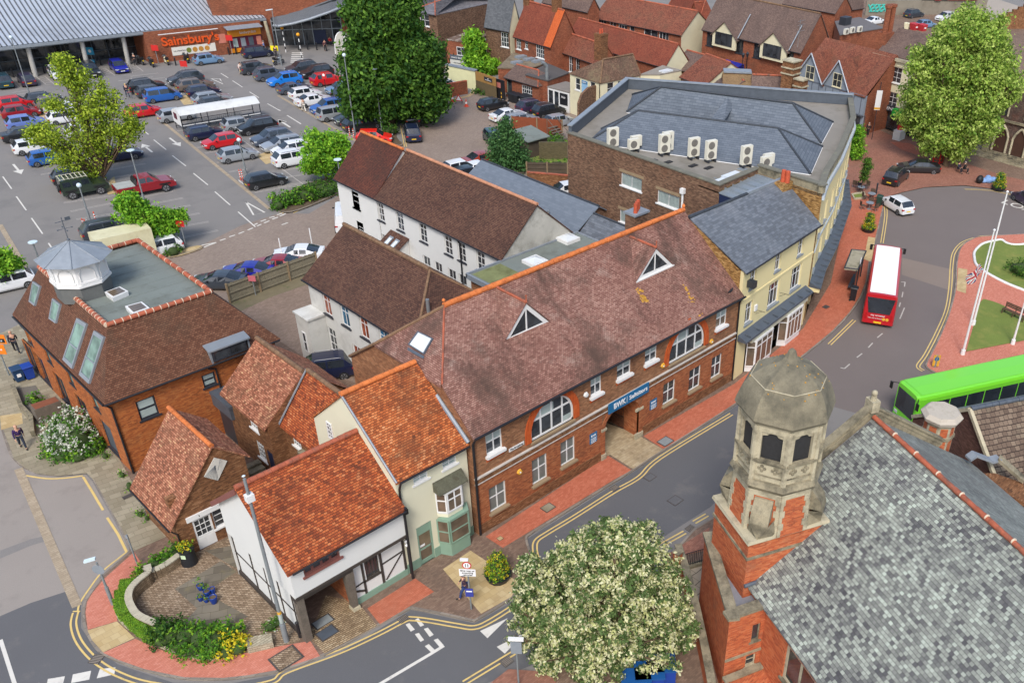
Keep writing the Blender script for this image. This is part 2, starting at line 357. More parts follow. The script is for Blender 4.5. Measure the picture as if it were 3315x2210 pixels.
def Wi(parent,w,r,nx=2,ny=2,fm=None,gm=None,sill=None,depth=.14,fw=.07,bw=.045,split=None,gup=None,name='window',smat=None,cut=True,sillh=.1):
 """framed window in wall w; r=(u0,u1,z0,z1). split = heights fractions of cross bars"""
 u0,u1,z0,z1=r;fm=fm or Mt;gm=gm or Mg
 if cut:w.op.append((u0,u1,z0,z1));base=-depth
 else:base=.0
 F=MB();o0,o1=base+.005,base+.065
 bar(F,w,u0,u0+fw,z0,z1,o0,o1);bar(F,w,u1-fw,u1,z0,z1,o0,o1)
 bar(F,w,u0+fw,u1-fw,z1-fw,z1,o0,o1);bar(F,w,u0+fw,u1-fw,z0,z0+fw,o0,o1)
 xs=[u0+(u1-u0)*k/nx for k in Rn(1,nx)]
 zs=[z0+(z1-z0)*k/ny for k in Rn(1,ny)]if split is None else[z0+(z1-z0)*k for k in split]
 for x in xs:bar(F,w,x-bw/2,x+bw/2,z0+fw,z1-fw,o0,o1-.008)
 for z in zs:bar(F,w,u0+fw,u1-fw,z-bw/2,z+bw/2,o0,o1-.014)
 f=F.mk_(name,fm,parent)
 G=MB();zz=zs[-1]if(gup and zs)else z1
 G.poly([w.pt(u0,z0,base+.03),w.pt(u1,z0,base+.03),w.pt(u1,zz,base+.03),w.pt(u0,zz,base+.03)],0)
 if gup and zs:G.poly([w.pt(u0,zz,base+.03),w.pt(u1,zz,base+.03),w.pt(u1,z1,base+.03),w.pt(u0,z1,base+.03)],1)
 G.mk_('pane',[gm,gup or gm],f)
 if sill:
  Sm=MB();bar(Sm,w,u0-.1,u1+.1,z0-sillh,z0+.003,-depth+.07,sill);Sm.mk_('sill',smat or fm,f)
 return f
def Rg(mb,P,Q,r=.13,step=.42,m=0,m2=None):
 P,Q=Ve(P),Ve(Q);L=(Q-P).length;n=max(1,round(L/step));d=(Q-P)/n
 for i in Rn(n):
  a=P+d*i;b=P+d*(i+.97);k=1+rnd.uniform(-.05,.08)
  mb.cyl(a,b,r*k,r*k*.93,8,m)
  if m2 is not None:mb.cyl(a+d*.9,a+d*1.06,r*1.12,r*1.12,8,m2)
def pipe(parent,path,r=.05,mat=None,name='downpipe'):
 b=MB();b.tube([Ve(p)for p in path],r,8);return b.mk_(name,mat or Mk,parent)
def tx(body,w,u,z,size,mat,parent,out=.03,name='lettering',width=None,align='CENTER',ext=.01,bold=0):
 c=bpy.data.curves.new(name,'FONT');c.body=body;c.size=size;c.align_x=align;c.align_y='CENTER';c.extrude=ext;c.offset=bold
 o=bpy.data.objects.new(name,c);sc.collection.objects.link(o);c.materials.append(mat)
 X=w.d;Z=w.n;Y=Z.cross(X)
 m=Matrix.Identity(4)
 for i in Rn(3):m[i][0]=X[i];m[i][1]=Y[i];m[i][2]=Z[i]
 p=w.pt(u,z,out)
 if parent is not None:p=p-Ve(parent['_o'])
 for i in Rn(3):m[i][3]=p[i]
 bpy.context.view_layer.update()
 if width:
  wd=o.dimensions.x
  if wd>0:m=m@Matrix.Diagonal((width/wd,1,1,1))
 me=bpy.data.meshes.new_from_object(o,depsgraph=bpy.context.evaluated_depsgraph_get());me.transform(m)
 q=bpy.data.objects.new(name,me);sc.collection.objects.link(q);bpy.data.objects.remove(o)
 if parent is not None:q.parent=parent;q['_o']=parent['_o']
 return q
# GROUND
G_asph=pl('grey_asphalt',S(138,134,130),.95,.07,.12,fine=.16,dirt=(S(112,110,108),.22,.5,.8),bump=.15)
G_asphD=pl('dark_asphalt',S(116,113,112),.93,.06,.2,fine=.14,dirt=(S(92,90,90),.5,.56,.8),bump=.15)
G_asphN=pl('newer_asphalt',S(104,104,106),.93,.05,.3,fine=.14,dirt=(S(124,120,116),.4,.55,.8),bump=.15)
G_asphP=pl('purple_grey_asphalt',S(122,112,108),.94,.05,.3,fine=.12,bump=.15)
G_asphL=pl('pale_old_asphalt',S(158,150,142),.95,.05,.25,fine=.12,dirt=(S(132,124,118),.35,.52,.8),bump=.15)
G_pavB=pat('brown_block_paving',.2,.1,[(112,92,78),(134,110,94),(154,130,112)],.01,S(100,84,72),stain=(S(108,92,80),.4,.5,.8),bump=.2)
Gr=pat('red_block_paving',.2,.1,[(180,98,72),(196,112,84),(210,130,102)],.01,S(146,86,66),stain=(S(172,108,84),.4,.5,.85),bump=.2)
G_pavP=pat('pink_block_paving',.2,.1,[(196,118,96),(208,130,108),(220,146,124)],.01,S(158,102,86),bump=.2)
G_pavM=pat('plaza_block_paving',.2,.1,[(138,92,76),(158,108,90),(176,126,106)],.01,S(124,86,72),stain=(S(134,100,84),.25,.5,.8),bump=.2)
G_pavY=pat('yard_block_paving',.2,.1,[(132,112,98),(148,128,112),(164,142,126)],.01,S(116,100,88),stain=(S(124,108,94),.2,.5,.8),bump=.2)
G_road2=pat('court_block_paving',.2,.1,[(138,122,110),(150,134,122),(164,148,134)],.01,S(126,112,102),stain=(S(130,116,106),.15,.5,.8),bump=.15)
G_tan=pat('tan_tactile_slabs',.4,.4,[(186,160,112),(200,176,130),(210,188,144)],.015,S(164,140,100),stain=(S(172,148,110),.6,.5,.8),bump=.2)
Gy=pat('old_york_stone_flags',.6,.45,[(140,130,108),(160,150,128),(178,168,144)],.02,S(118,110,88),stain=(S(130,122,98),.7,.5,.8),stain2=(S(112,104,84),1.6,.58,.8),bump=.4,rot=.15)
G_cob=pat('sandy_cobbles',.2,.12,[(128,106,80),(164,140,108),(186,162,128),(206,186,152)],.03,S(100,82,62),stain=(S(130,108,84),.8,.5,.8),bump=.8,rot=.1)
G_cobD=pat('court_cobbles',.17,.12,[(118,98,78),(152,130,106),(176,154,128),(196,176,150)],.028,S(92,76,60),stain=(S(118,100,80),.8,.5,.8),bump=.8,rot=.75)
G_flag=pat('dark_court_flags',.8,.55,[(98,90,78),(120,112,98),(140,132,116)],.02,S(84,78,64),stain=(S(138,128,92),.9,.52,.8),bump=.4,rot=.5)
G_cross=pat('worn_stone_crossing',.3,.2,[(158,138,108),(184,164,130),(200,182,150)],.012,S(140,122,96),stain=(S(146,128,100),1,.5,.75),bump=.4)
Gk=pat('granite_kerb',.9,.5,[(120,112,104),(142,132,120),(160,150,138)],.02,S(92,86,80),bump=.3)
G_sett=pat('pale_sett_strip',.3,.15,[(158,142,120),(176,160,136),(190,174,150)],.015,S(138,122,104),bump=.3)
G_grass=pl('mown_grass',S(118,134,58),.95,.14,.5,fine=.2,dirt=(S(150,146,74),.8,.5,.8),bump=.4)
Gs=pl('soil',S(104,88,68),.95,.2,2,fine=.3,bump=.5)
G_weed=pl('weedy_gravel',S(128,118,92),.95,.2,1,fine=.2,dirt=(S(84,98,52),1.2,.55,.7))
G_yline=pl('yellow_road_paint',S(226,196,122),.8,.05,2,dirt=(S(186,162,110),3,.55,.8))
G_wline=pl('white_road_paint',S(224,220,210),.8,.05,2,dirt=(S(180,176,168),3,.55,.8))
G_wlineF=pl('worn_white_paint',S(196,190,182),.85,.05,2,dirt=(S(156,152,146),2,.5,.8))
G_iron=pl('cast_iron',S(78,72,68),.7,.15,6)
G_cover=pl('grey_manhole',S(140,146,146),.8,.08,4)
def sh_1(name,pts,z,mat,kind='structure',parent=None):
 b=MB();P=[U(p,z)if len(p)==2 and isinstance(p,tuple)else Ve(p)for p in pts]
 from mathutils.geometry import tessellate_polygon
 tri=tessellate_polygon([[V_(p.x,p.y,0)for p in P]])
 i0=len(b.v);b.v+=[tuple(p)for p in P]
 for t in tri:
  a,c,d=[P[k]for k in t]
  if(c-a).cross(d-a).z<0:t=t[::-1]
  b.f.append(tuple(i0+k for k in t));b.m.append(0);b.smooth.append(False)
 o=b.mk_(name,mat,parent)
 if kind:o['kind']=kind
 return o
def Wp(*pts):return[V_(p[0],p[1],0)for p in pts]
LC=[0]
def line(path,wd,z,mb,m=0):
 P=[V_(p.x,p.y,0)for p in path]
 LC[0]+=1;z=z+(LC[0]%9)*.0004
 L_,R_=[],[]
 for i,p in enumerate(P):
  a=P[max(0,i-1)];c=P[min(len(P)-1,i+1)];d=(c-a)
  if d.length<1e-6:continue
  d.normalize();n=V_(-d.y,d.x,0)*(wd/2)
  L_.append((p+n)+V_(0,0,z));R_.append((p-n)+V_(0,0,z))
 for i in Rn(len(L_)-1):mb.up([R_[i],R_[i+1],L_[i+1],L_[i]],m)
def sm_(pts,n=5,z=0):
 P=[U(p,z)if isinstance(p,tuple)else p for p in pts];out=[]
 for i in Rn(len(P)-1):
  p0,p1,p2,p3=P[max(0,i-1)],P[i],P[i+1],P[min(len(P)-1,i+2)]
  for k in Rn(n):
   t=k/n;out.append(.5*((2*p1)+(p2-p0)*t+(2*p0-5*p1+4*p2-p3)*t*t+(3*p1-p0-3*p2+p3)*t**3))
 out.append(P[-1]);return out
def kerb(name,path,wd=.13,z=.1,closed=False):
 b=MB();P=[V_(p.x,p.y,0)for p in path]
 if closed:P.append(P[0])
 A,B=[],[]
 for i,p in enumerate(P):
  d=(P[min(len(P)-1,i+1)]-P[max(0,i-1)]).normalized();n=V_(-d.y,d.x,0)*wd/2
  A.append(p+n);B.append(p-n)
 up=V_(0,0,z+.006)
 for i in Rn(len(P)-1):
  b.poly([B[i]+up,B[i+1]+up,A[i+1]+up,A[i]+up]);b.poly([B[i],B[i+1],B[i+1]+up,B[i]+up]);b.poly([A[i+1],A[i],A[i]+up,A[i+1]+up])
 return tag(b.mk_(name,Gk),kind='structure')
g=MB();g.poly([(-350,-150,0),(650,-150,0),(650,700,0),(-350,700,0)]);tag(g.mk_('ground',G_asph),kind='structure')
KA=Z(0,-60,1300,0,1361,8.5,1391,25,1442,42,1480,76,1510,119,1529,187,1536,281,1528,306,1557,408,1740,425,1785)
KB=Z(0,425,1785,383,1824,336,1866,298,1917,277,1951,271,1995,277,2030,293,2068,323,2108,383,2138,468,2168,595,2196,723,2198,820,2188,906,2172,1047,2121,1225,2024,1331,1968)
KC=Z(0,1331,1968,1438,1989,1536,2011,1600,1973,1659,1934,1730,1893)
KD=Z(0,1732,1880,1726,1820,1704,1750,1720,1727,1800,1678,1880,1628,1989,1561,2044,1527,2181,1438,2370,1317,2500,1227,2600,1153,2698,1072,2753,1012,2787,961,2804,915,2812,860,2818,830,2838,761,2863,655,2872,640)
kA,kB,kC,kD=sm_(KA),sm_(KB),sm_(KC,1),sm_(KD)
pav=[V_(p.x,p.y,0)for p in kA+kB[1:]+kC[1:]+kD]
plaza_edge=[U(p)for p in Z(0,2872,640,2919,625,2996,608,3123,602,3251,617,3400,640)]
PO=[p+V_(0,0,.1)for p in pav+plaza_edge[1:]]+[V_(p.x,p.y,.1)for p in Wp((140,20),(190,60),(190,140),(84,84),(60,62),(52,58),(34,66.5),(22.5,67.5),(10,67.6),(2,67.6))]
sh_1('pavement',PO,.1,G_pavB)
for nm,k in(('kerb',kA),('kerb',kB),('kerb',kC),('kerb',kD)):kerb(nm,k)
ZP=.104
PC=[0]
def Pt(name,pts,mat,z=ZP):
 PC[0]+=1;z+=PC[0]*.0007
 return sh_1(name,[U(p,z)for p in pts],z,mat)
Pt('red_paving',Z(0,1572,1736,1968,1474,2044,1521,1985,1553,1700,1728,1628,1772),Gr)
Pt('red_paving',Z(0,2083,1411,2380,1240,2600,1063,2690,915,2714,800,2734,706,2738,621,2856,621,2860,660,2838,757,2816,830,2801,915,2784,957,2750,1010,2694,1070,2597,1150,2366,1316,2179,1435,2146,1452),Gr)
Pt('stone_crossing',Z(0,1968,1466,2066,1408,2146,1453,2049,1517),G_cross)
Pt('red_paving',Z(0,1344,1871,1405,1914,1230,2019,1189,1968),Gr)
Pt('entrance_cobbles',Z(0,1000,2060,1055,1926,1157,1947,1170,1962,1221,2024,1051,2114),G_cob)
Pt('red_paving',Z(0,1004,2073,1036,2122,906,2165,800,2184,723,2192,596,2190,468,2164,383,2134,333,2111,438,2066,510,2098,596,2127,680,2136,795,2112,860,2098),G_pavP)
Pt('tan_paving',Z(0,379,2010,436,2063,333,2110,298,2070,283,2039),G_tan)
Pt('red_paving',Z(0,434,1786,456,1819,438,1871,383,1917,376,1951,379,2009,284,2037,277,1981,282,1947,300,1917,336,1873,385,1829),G_pavP)
Pt('tan_paving',Z(0,1523,1781,1680,1883,1656,1930,1557,1985,1434,1841),G_tan)
Pt('york_stone_paving',Z(0,281,1531,310,1560,412,1742,430,1784,540,1735,583,1757,640,1700,428,1560,340,1400,200,1200,60,1050,0,1080,-60,1100,-60,1296,0,1364,12,1395,45,1484,80,1513,119,1532,187,1540),Gy)
Pt('tan_paving',Z(0,0,1345,70,1336,74,1370,4,1391),G_tan,ZP+.004)
Pt('courtyard',Z(0,650,1781,761,1725,829,1800,838,1883,957,2036,974,2075,800,2112,791,2040,502,2025,425,1926,448,1883,505,1870,580,1815),G_cobD)
Pt('courtyard_flags',Z(0,566,1905,715,1815,766,1849,664,1917,804,1994,723,2030,595,2015,638,1968),G_flag,ZP+.004)
Pt('courtyard_flags',Z(0,664,1781,757,1764,808,1815,761,1836),G_flag,ZP+.004)
Pt('yard_paving',Z(0,690,1000,1040,880,1300,1040,1170,1245,1060,1210,960,1140,900,1100),G_pavY)
Pt('yard_verge',Z(0,700,1010,745,975,1030,872,1040,905,880,960,720,1035),G_weed,ZP+.004)
Pt('plaza_paving',Z(0,2740,619,2740,520,2760,420,2800,400,2900,445,3020,470,3100,520,3251,570,3400,600,3400,645,3251,615,3123,600,2996,606,2919,623,2870,638),G_pavM)
Pt('red_paving',Z(0,2881,459,2945,464,3017,498,2996,510,2919,485),Gr,ZP+.004)
Pt('tan_paving',Z(0,2811,766,2834,770,2825,830,2817,847,2796,838),G_tan,ZP+.004)
sh_1('road',[U(p,.004)for p in[(-80,2240),(-80,2040),(0,1993),(100,1950),(240,1905),(262,1950),(262,2030),(300,2085),(380,2148),(560,2208),(740,2212),(950,2172),(1100,2112),(1331,1972),(1536,2016),(1740,1900),(1704,1745),(1990,1566),(2370,1322),(2600,1158),(2640,1300),(2300,1640),(2050,1800),(1900,2100),(1750,2140),(1500,2240),(1300,2380),(-80,2600)]],.004,G_asphN)
sh_1('road',[U(p,.004)for p in[(2601,1156),(2698,1076),(2753,1016),(2787,965),(2804,915),(2818,835),(2838,765),(2863,660),(2872,642),(2919,627),(2996,610),(3123,604),(3251,619),(3500,660),(3600,1100),(3500,1300),(3000,1400),(2640,1300)]],.004,G_asphP)
sh_1('road_patch',[U(p,.008)for p in[(2919,834),(3081,872),(3093,893),(3076,940),(2919,889)]],.008,pl('brownish_asphalt',S(140,126,116),.95,.05,.4,fine=.1))
sh_1('road',[U(p,.004)for p in[(-150,1010),(0,982),(62,968),(100,900),(0,729),(-150,560)]],.004,G_asph)
sh_1('road',[U(p,.004)for p in[(-100,1330),(0,1366),(25,1447),(42,1484),(119,1534),(187,1541),(277,1533),(300,1560),(402,1745),(418,1783),(330,1860),(290,1915),(262,1950),(240,1905),(100,1950),(0,1993),(-100,2040)]],.004,G_asphL)
sh_1('access_road',[U(p,.004)for p in[(330,905),(420,830),(560,832),(640,800),(780,730),(905,690),(1000,692),(1130,612),(1180,640),(1150,900),(1030,872),(742,972),(690,985),(560,860),(470,870)]],.004,G_road2)
sh_1('court',[U(p,.004)for p in[(1240,470),(1330,460),(1310,380),(1330,345),(1500,310),(1560,285),(1640,300),(1760,330),(1860,345),(1880,420),(1830,560),(1900,640),(1720,700),(1400,600),(1290,560)]],.004,G_road2)
sh_1('rear_yard',[U(p,.004)for p in[(2689,64),(2910,26),(3208,-9),(3315,26),(3315,128),(2953,111)]],.004,pl('pale_concrete',S(176,164,150),.95,.08,.2,fine=.1))
yl=MB();wl=MB();wf=MB()
ZL=.009;ZY=.0135
def offs(path,d):
 out=[]
 for i,p in enumerate(path):
  t=(path[min(len(path)-1,i+1)]-path[max(0,i-1)]).normalized();out.append(V_(p.x,p.y,0)+V_(t.y,-t.x,0)*d)
 return out
def dy(pts,n=6,wd=.09,gap=.24):
 P=sm_([U(p)for p in pts],n);line(offs(P,gap/2),wd,ZY,yl);line(offs(P,-gap/2),wd,ZY,yl)
dy(Z(0,245,1981,238,2019,251,2066,281,2109,323,2147,383,2181,468,2210,600,2228,740,2232,880,2206,928,2172,1098,2109,1225,2051,1310,2007,1336,2002,1395,2009,1481,2024,1536,2030,1587,2009,1676,1953,1760,1895))
line(sm_([(236,1978),(260,1978)],1),.08,ZY,yl)
line(sm_(Z(0,252,1977,259,1951,289,1905,332,1849,383,1807,410,1786)),.09,ZY,yl)
line(sm_([(410,1786),(383,1730),(347,1675)],1),.13,ZY,yl)
line(sm_([(334,1651),(298,1590),(269,1543)],1),.13,ZY,yl)
line(sm_(Z(0,268,1540,213,1547,153,1549,83,1539),3),.12,ZY,yl)
dy(Z(0,1740,1815,1732,1781,1736,1751,1770,1726,1855,1675,1983,1594,2068,1545,2138,1481,2368,1340))
dy([(2110,1781),(2217,1722)],2);dy([(2247,1690),(2289,1666)],2)
dy(Z(0,1502,2210,1668,2109,1693,2094,1850,1990),3)
dy([(2864,655),(2868,698),(2855,787)],4);dy([(2766,1036),(2685,1115)],3)
dy(Z(0,2989,1200,2972,1185,2996,1149,3034,1076,3064,1004,3076,932,3081,855,3089,817,3115,787,3161,770,3208,764,3400,755))
dy([(3123,613),(3208,617),(3315,640)],2,.07,.2)
dy([(1300,408),(1313,476)],2);dy([(1419,328),(1513,313),(1534,293)],3,.1,.3)
dy([(910,690),(1110,592)],2,.1,.3)
dy([(946,689),(1000,664),(1010,645)],2,.1,.3)
tag(yl.mk_('yellow_road_lines',G_yline),kind='structure')
def quadm(b,*pts):b.up([U(p,ZL)for p in pts])
for pts in(Z(0,313,2194,370,2181,374,2158,323,2164),[(230,2209),(289,2198),(295,2169),(236,2181)],[(149,2224),(204,2211),(210,2187),(155,2196)],[(64,2241),(123,2226),(128,2209),(70,2219)]):quadm(wl,*pts)
line(sm_([(2,2070),(47,2210),(60,2240)],1),.17,ZL,wl)
for c in(Z(0,1313,2020,1325,2015,1343,2036,1330,2043),[(1344,2004),(1354,1999),(1373,2022),(1361,2027)],[(1372,2034),(1385,2030),(1404,2053),(1391,2060)],[(1343,2051),(1356,2047),(1373,2070),(1361,2076)],[(1404,2070),(1417,2065),(1437,2087),(1424,2094)],[(1375,2090),(1388,2083),(1408,2102),(1395,2109)]):quadm(wl,*c)
line(sm_(Z(0,1437,2089,1395,2115,1234,2210,1180,2240),1),.17,ZL,wl)
quadm(wl,(1554,2041),(1644,1999),(1578,2064));quadm(wl,(1608,2092),(1702,2045),(1634,2114))
for a,b_ in(((2917,913),(2930,913)),((2930,913),(2928,928)),((2923,945),(2920,962)),((2915,979),(2911,993)),((2928,996),(2913,1032)),((2857,1079),(2840,1093)),((2825,1110),(2811,1125)),((2791,1144),(2774,1157)),((2751,1178),(2734,1193)),((2734,1193),(2721,1190))):line([U(a),U(b_)],.1,ZL,wf)
for a,b in(((9,572),(38,612)),((53,636),(85,681)),((102,706),(138,757)),((157,787),(185,828)),((498,453),(538,485)),((558,504),(602,538)),((626,561),(673,599)),((696,621),(745,664)),((771,686),(827,735)),((753,262),(785,283)),((808,298),(838,317)),((866,336),(906,359)),((929,374),(974,402)),((715,238),(739,253)),((930,374),(974,401)),((998,417),(1025,433)),((457,417),(481,436)),((900,355),(909,359))):line([U(a),U(b)],.12,ZL,wl)
for b,t in((((43,532)),((70,564))),(((493,493)),((459,466))),(((549,447)),((585,474))),(((940,413)),((902,387))),(((940,413)),((900,388)))):
 B,T=U(b),U(t);d=(T-B).normalized();n=V_(-d.y,d.x,0);L=(T-B).length
 line([B,T-d*1.2],.22,ZL,wl);wl.up([p+V_(0,0,ZL)for p in(T-d*1.4-n*.5,T-d*1.4+n*.5,T)])
for tri in([(796,654),(857,688),(821,696)],[(683,255),(712,256),(723,273)]):
 P=[U(p)for p in tri];line(P+[P[0]],.16,ZL,wl)
for a,b in(((823,728),(834,723)),((832,732),(846,726)),((844,717),(861,711)),((855,722),(872,715)),((872,705),(889,701)),((881,710),(900,703)),((897,696),(915,690)),((906,700),(925,692)),((712,779),(730,773)),((742,767),(761,761)),((772,757),(790,750)),((802,745),(819,738)),((653,794),(700,785)),((659,801),(700,785)),((912,728),(932,721))):line([U(a),U(b)],.17,ZL,wl)
bays=[(((115,540),(174,534))),(((132,566),(170,559))),(((323,555),(472,530))),(((370,574),(425,566))),(((206,657),(374,632))),(((228,685),(566,617))),(((247,711),(396,687))),(((476,664),(593,641))),(((510,685),(617,665))),(((591,702),(647,690))),(((583,734),(676,718))),(((527,783),(706,746))),(((421,248),(513,237))),(((383,263),(496,250))),(((485,257),(534,252))),(((608,234),(653,228))),(((38,300),(140,286))),(((51,307),(149,293))),(((276,281),(306,276))),(((47,317),(94,313))),(((574,425),(608,419))),(((595,447),(613,442))),(((617,459),(659,452))),(((638,479),(664,474))),(((664,497),(702,489))),(((702,527),(723,523))),(((742,557),(800,547))),(((825,623),(978,598))),(((774,591),(795,587))),(((915,553),(1000,538))),(((900,606),(1006,587))),(((917,576),(1100,547))),(((0,800),(21,797))),(((0,832),(40,827))),(((51,896),(79,891))),(((0,945),(83,930)))]
for a,b in bays:
 A,B=U(a),U(b);d=(B-A).normalized();n=V_(-d.y,d.x,0)*.13
 line([A+n,B+n],.07,ZL,wf);line([A-n,B-n],.07,ZL,wf)
line([U((783,453)),U((834,489)),U((889,530)),U((991,604)),U((1002,613)),U((1032,634))],.08,ZL,wf)
line([U((374,621)),U((408,655))],.08,ZL,wf);line([U((300,538)),U((345,591))],.08,ZL,wf);line([U((513,772)),U((549,806))],.08,ZL,wf)
for(a,b,c,d)in(((119,251),(147,249),(179,276),(149,274)),((319,225),(340,221),(372,245),(340,250)),((419,213),(438,211),(464,232),(430,238)),((21,259),(40,257),(60,283),(47,286))):
 A,B,C,D=map(U,(a,b,c,d));line([A,B,C,D,A],.08,ZL,wf)
 for k in Rn(1,5):
  t=k/5;line([A.lerp(D,t),B.lerp(C,max(0,t-.2))],.06,ZL,wf);line([A.lerp(D,max(0,t-.2)),B.lerp(C,t)],.06,ZL,wf)
for k in Rn(6):
 a=q09(105+k*-2,405+k*14);b=q09(190+k*1,405+k*14);line([U(a),U(b)],.5,ZL,wl)
for a,b in((((772,583),(795,602))),(((795,583),(783,574)))):line([U(a),U(b)],.1,ZL,wl)
for a,b in(((1125,434),(1164,451)),((1168,442),(1155,430)),((1308,481),(1298,489)),((1315,481),(1317,498)),((269,735),(291,768)),((269,735),(281,732))):line([U(a),U(b)],.12,ZL,wl)
tag(wl.mk_('white_road_markings',G_wline),kind='structure');tag(wf.mk_('worn_bay_lines',G_wlineF),kind='structure')
c=bpy.data.curves.new('road_lettering','FONT');c.body='LOADING';c.size=1.9;c.extrude=.002;c.align_x='LEFT'
o=bpy.data.objects.new('road_lettering',c);sc.collection.objects.link(o);c.materials.append(G_wline)
bpy.context.view_layer.update();me=bpy.data.meshes.new_from_object(o,depsgraph=bpy.context.evaluated_depsgraph_get());bpy.data.objects.remove(o)
o=bpy.data.objects.new('road_lettering',me);sc.collection.objects.link(o);o['kind']='structure'
A=U((3236,655));B=U((3315,681));dd=(B-A);o.location=(A.x,A.y,.012);o.rotation_euler=(0,0,atan2(dd.y,dd.x))
st=MB()
for a,b,w in(((510,381),(872,677),.35),((900,310),(1160,462),.35),((0,728),(102,902),.4),((60,1517),(250,1962),.45)):line([U(a),U(b)],w,.0175,st)
tag(st.mk_('sett_strips',G_sett),kind='structure')
tp=MB()
for P in(Z(0,576,315,625,303,638,336,595,340),[(829,502),(876,489),(900,521),(861,532)],[(123,370),(170,366),(174,400),(140,402)],[(340,595),(370,570),(379,625),(349,630)]):tp.up([U(p,.0145)for p in P])
tag(tp.mk_('tan_paved_bays',G_tan),kind='structure')
sh_1('road_repair',[U(p,.008)for p in[(0,1781),(102,1743),(145,1734),(147,1751),(102,1764),(0,1807)]],.008,G_asph)
def Cv(px,w,d,mat,z,label,name='manhole_cover',ang=.0,cat='drain cover',grate=False):
 if z>.05:z+=.025
 c=U(px,z);r=Th(name,label,cat,(c.x,c.y,z));ca,sa=cos(ang),sin(ang)
 X=V_(ca,sa,0);Y=V_(-sa,ca,0);MB().obox(c+V_(0,0,.006),X*w/2,Y*d/2,(0,0,.006)).mk_('frame',G_iron,r)
 b=MB()
 if grate:
  for k in Rn(6):b.obox(c+X*(w*(-.4+k*.16))+V_(0,0,.014),X*w*.035,Y*d*.42,(0,0,.004))
  b.mk_('grille',Gk,r)
 else:
  b.obox(c+V_(0,0,.013),X*w*.43,Y*d*.43,(0,0,.004));b.mk_('cover_plate',mat,r)
 return r
Cv((1774,1642),.75,.6,Gy,ZP,'stone-filled inspection cover in the red paving outside the brick offices')
Cv((2154,1428),.95,.75,G_cover,ZP,'grey steel inspection cover in red paving right of the archway')
Cv((1045,2011),1,.6,G_cover,ZP,'upper grey steel cover set in cobbles by the timber passage')
Cv((1059,2047),.95,.7,Md,ZP,'lower dark steel cover set in cobbles by the timber passage')
Cv((926,2129),1.3,1.1,G_cobD,ZP,'large stone-framed inspection cover in the red corner pavement')
Cv((1619,1742),.3,.3,G_tan,ZP,'small pale square cover in red paving left of the flower tower')
Cv((2104,1544),.7,.55,G_asphN,.006,'faded square cover in the road nearest the double yellow line')
Cv((2186,1619),.8,.7,G_asphN,.006,'square cover sunk in the middle of the road')
Cv((1989,1579),.55,.45,G_iron,.012,'iron gutter grating beside the red paving near the archway','drain_grate',cat='drain',grate=True)
Cv((2235,1709),.55,.45,G_iron,.006,'iron gutter grating on the church side of the road','drain_grate',cat='drain',grate=True)
Cv((313,2132),.55,.55,G_iron,.012,'iron gutter grating on the yellow lines at the rounded corner','drain_grate',ang=.6,cat='drain',grate=True)
Cv((1640,2140),.55,.5,G_iron,.012,'iron gutter grating at the kerb left of the blossoming tree','drain_grate',cat='drain',grate=True)
Cv((1306,2002),.5,.4,G_iron,.012,'iron gutter grating at the kink in the kerb','drain_grate',cat='drain',grate=True)
Cv((2674,993),.6,.45,G_iron,ZP,'dark cover in the red paving before the bus shelter')
Cv((412,1606),.5,.3,G_iron,ZP+.004,'dark iron cover in the old stone pavement by the brick shed')
isl=sm_(Z(0,3030,1210,2999,1190,3003,1168,3014,1148,3047,1080,3076,1004,3093,932,3097,855,3110,804,3144,778,3191,767,3400,755),5)
io=sh_1('roundabout_island',[V_(p.x,p.y,.1)for p in isl]+[U((3600,900),.1),U((3500,1120),.1),U((3315,1150),.1)],.1,G_pavP)
kerb('kerb',isl)
Pt('tan_paving',Z(0,3102,867,3132,872,3127,949,3097,940),G_tan)
lawn1=sm_(Z(0,3420,985,3315,945,3251,919,3195,889,3161,863,3153,838,3155,817,3178,795,3212,785,3240,781,3255,790,3275,796,3306,796,3330,790,3345,770,3420,790),4)
lo=sh_1('lawn',[V_(p.x,p.y,.16)for p in lawn1],.16,G_grass);kb=MB()
P=[V_(p.x,p.y,0)for p in lawn1]
for i in Rn(len(P)-1):
 kb.cyl(P[i]+V_(0,0,.14),P[i+1]+V_(0,0,.14),.14,.14,6,0,False)
tag(kb.mk_('lawn_edging',Mt),kind='structure')
lawn2=sm_(Z(0,3127,1140,3150,1060,3174,980,3200,976,3251,995,3315,1034,3420,1060),3)+[U((3420,1085)),U((3315,1106)),U((3127,1142))]
sh_1('lawn',[V_(p.x,p.y,.14)for p in lawn2],.14,G_grass)
KE=Z(0,1500,2330,1640,2235,1725,2180,1800,2130,1900,2060,2010,1975,2110,1880,2230,1735,2290,1690,2500,1560)
kE=sm_(KE)
sh_1('pavement',[V_(p.x,p.y,.1)for p in kE]+[V_(45,20,.1),V_(40,-12,.1),V_(5,-12,.1)],.1,G_pavB);kerb('kerb',kE)
Pt('red_paving',Z(0,2140,1807,2298,1705,2281,1781,2208,1798,2174,1849),G_pavM)
Pt('red_paving',Z(0,1587,2210,1646,2164,1736,2170,1800,2181,1800,2266),G_pavM)
Pt('church_path',Z(0,2221,1841,2272,1824,2276,1968,2264,1973),pat('pale_path_slabs',.7,.55,[(150,138,120),(176,164,146)],.04,S(96,84,72)))
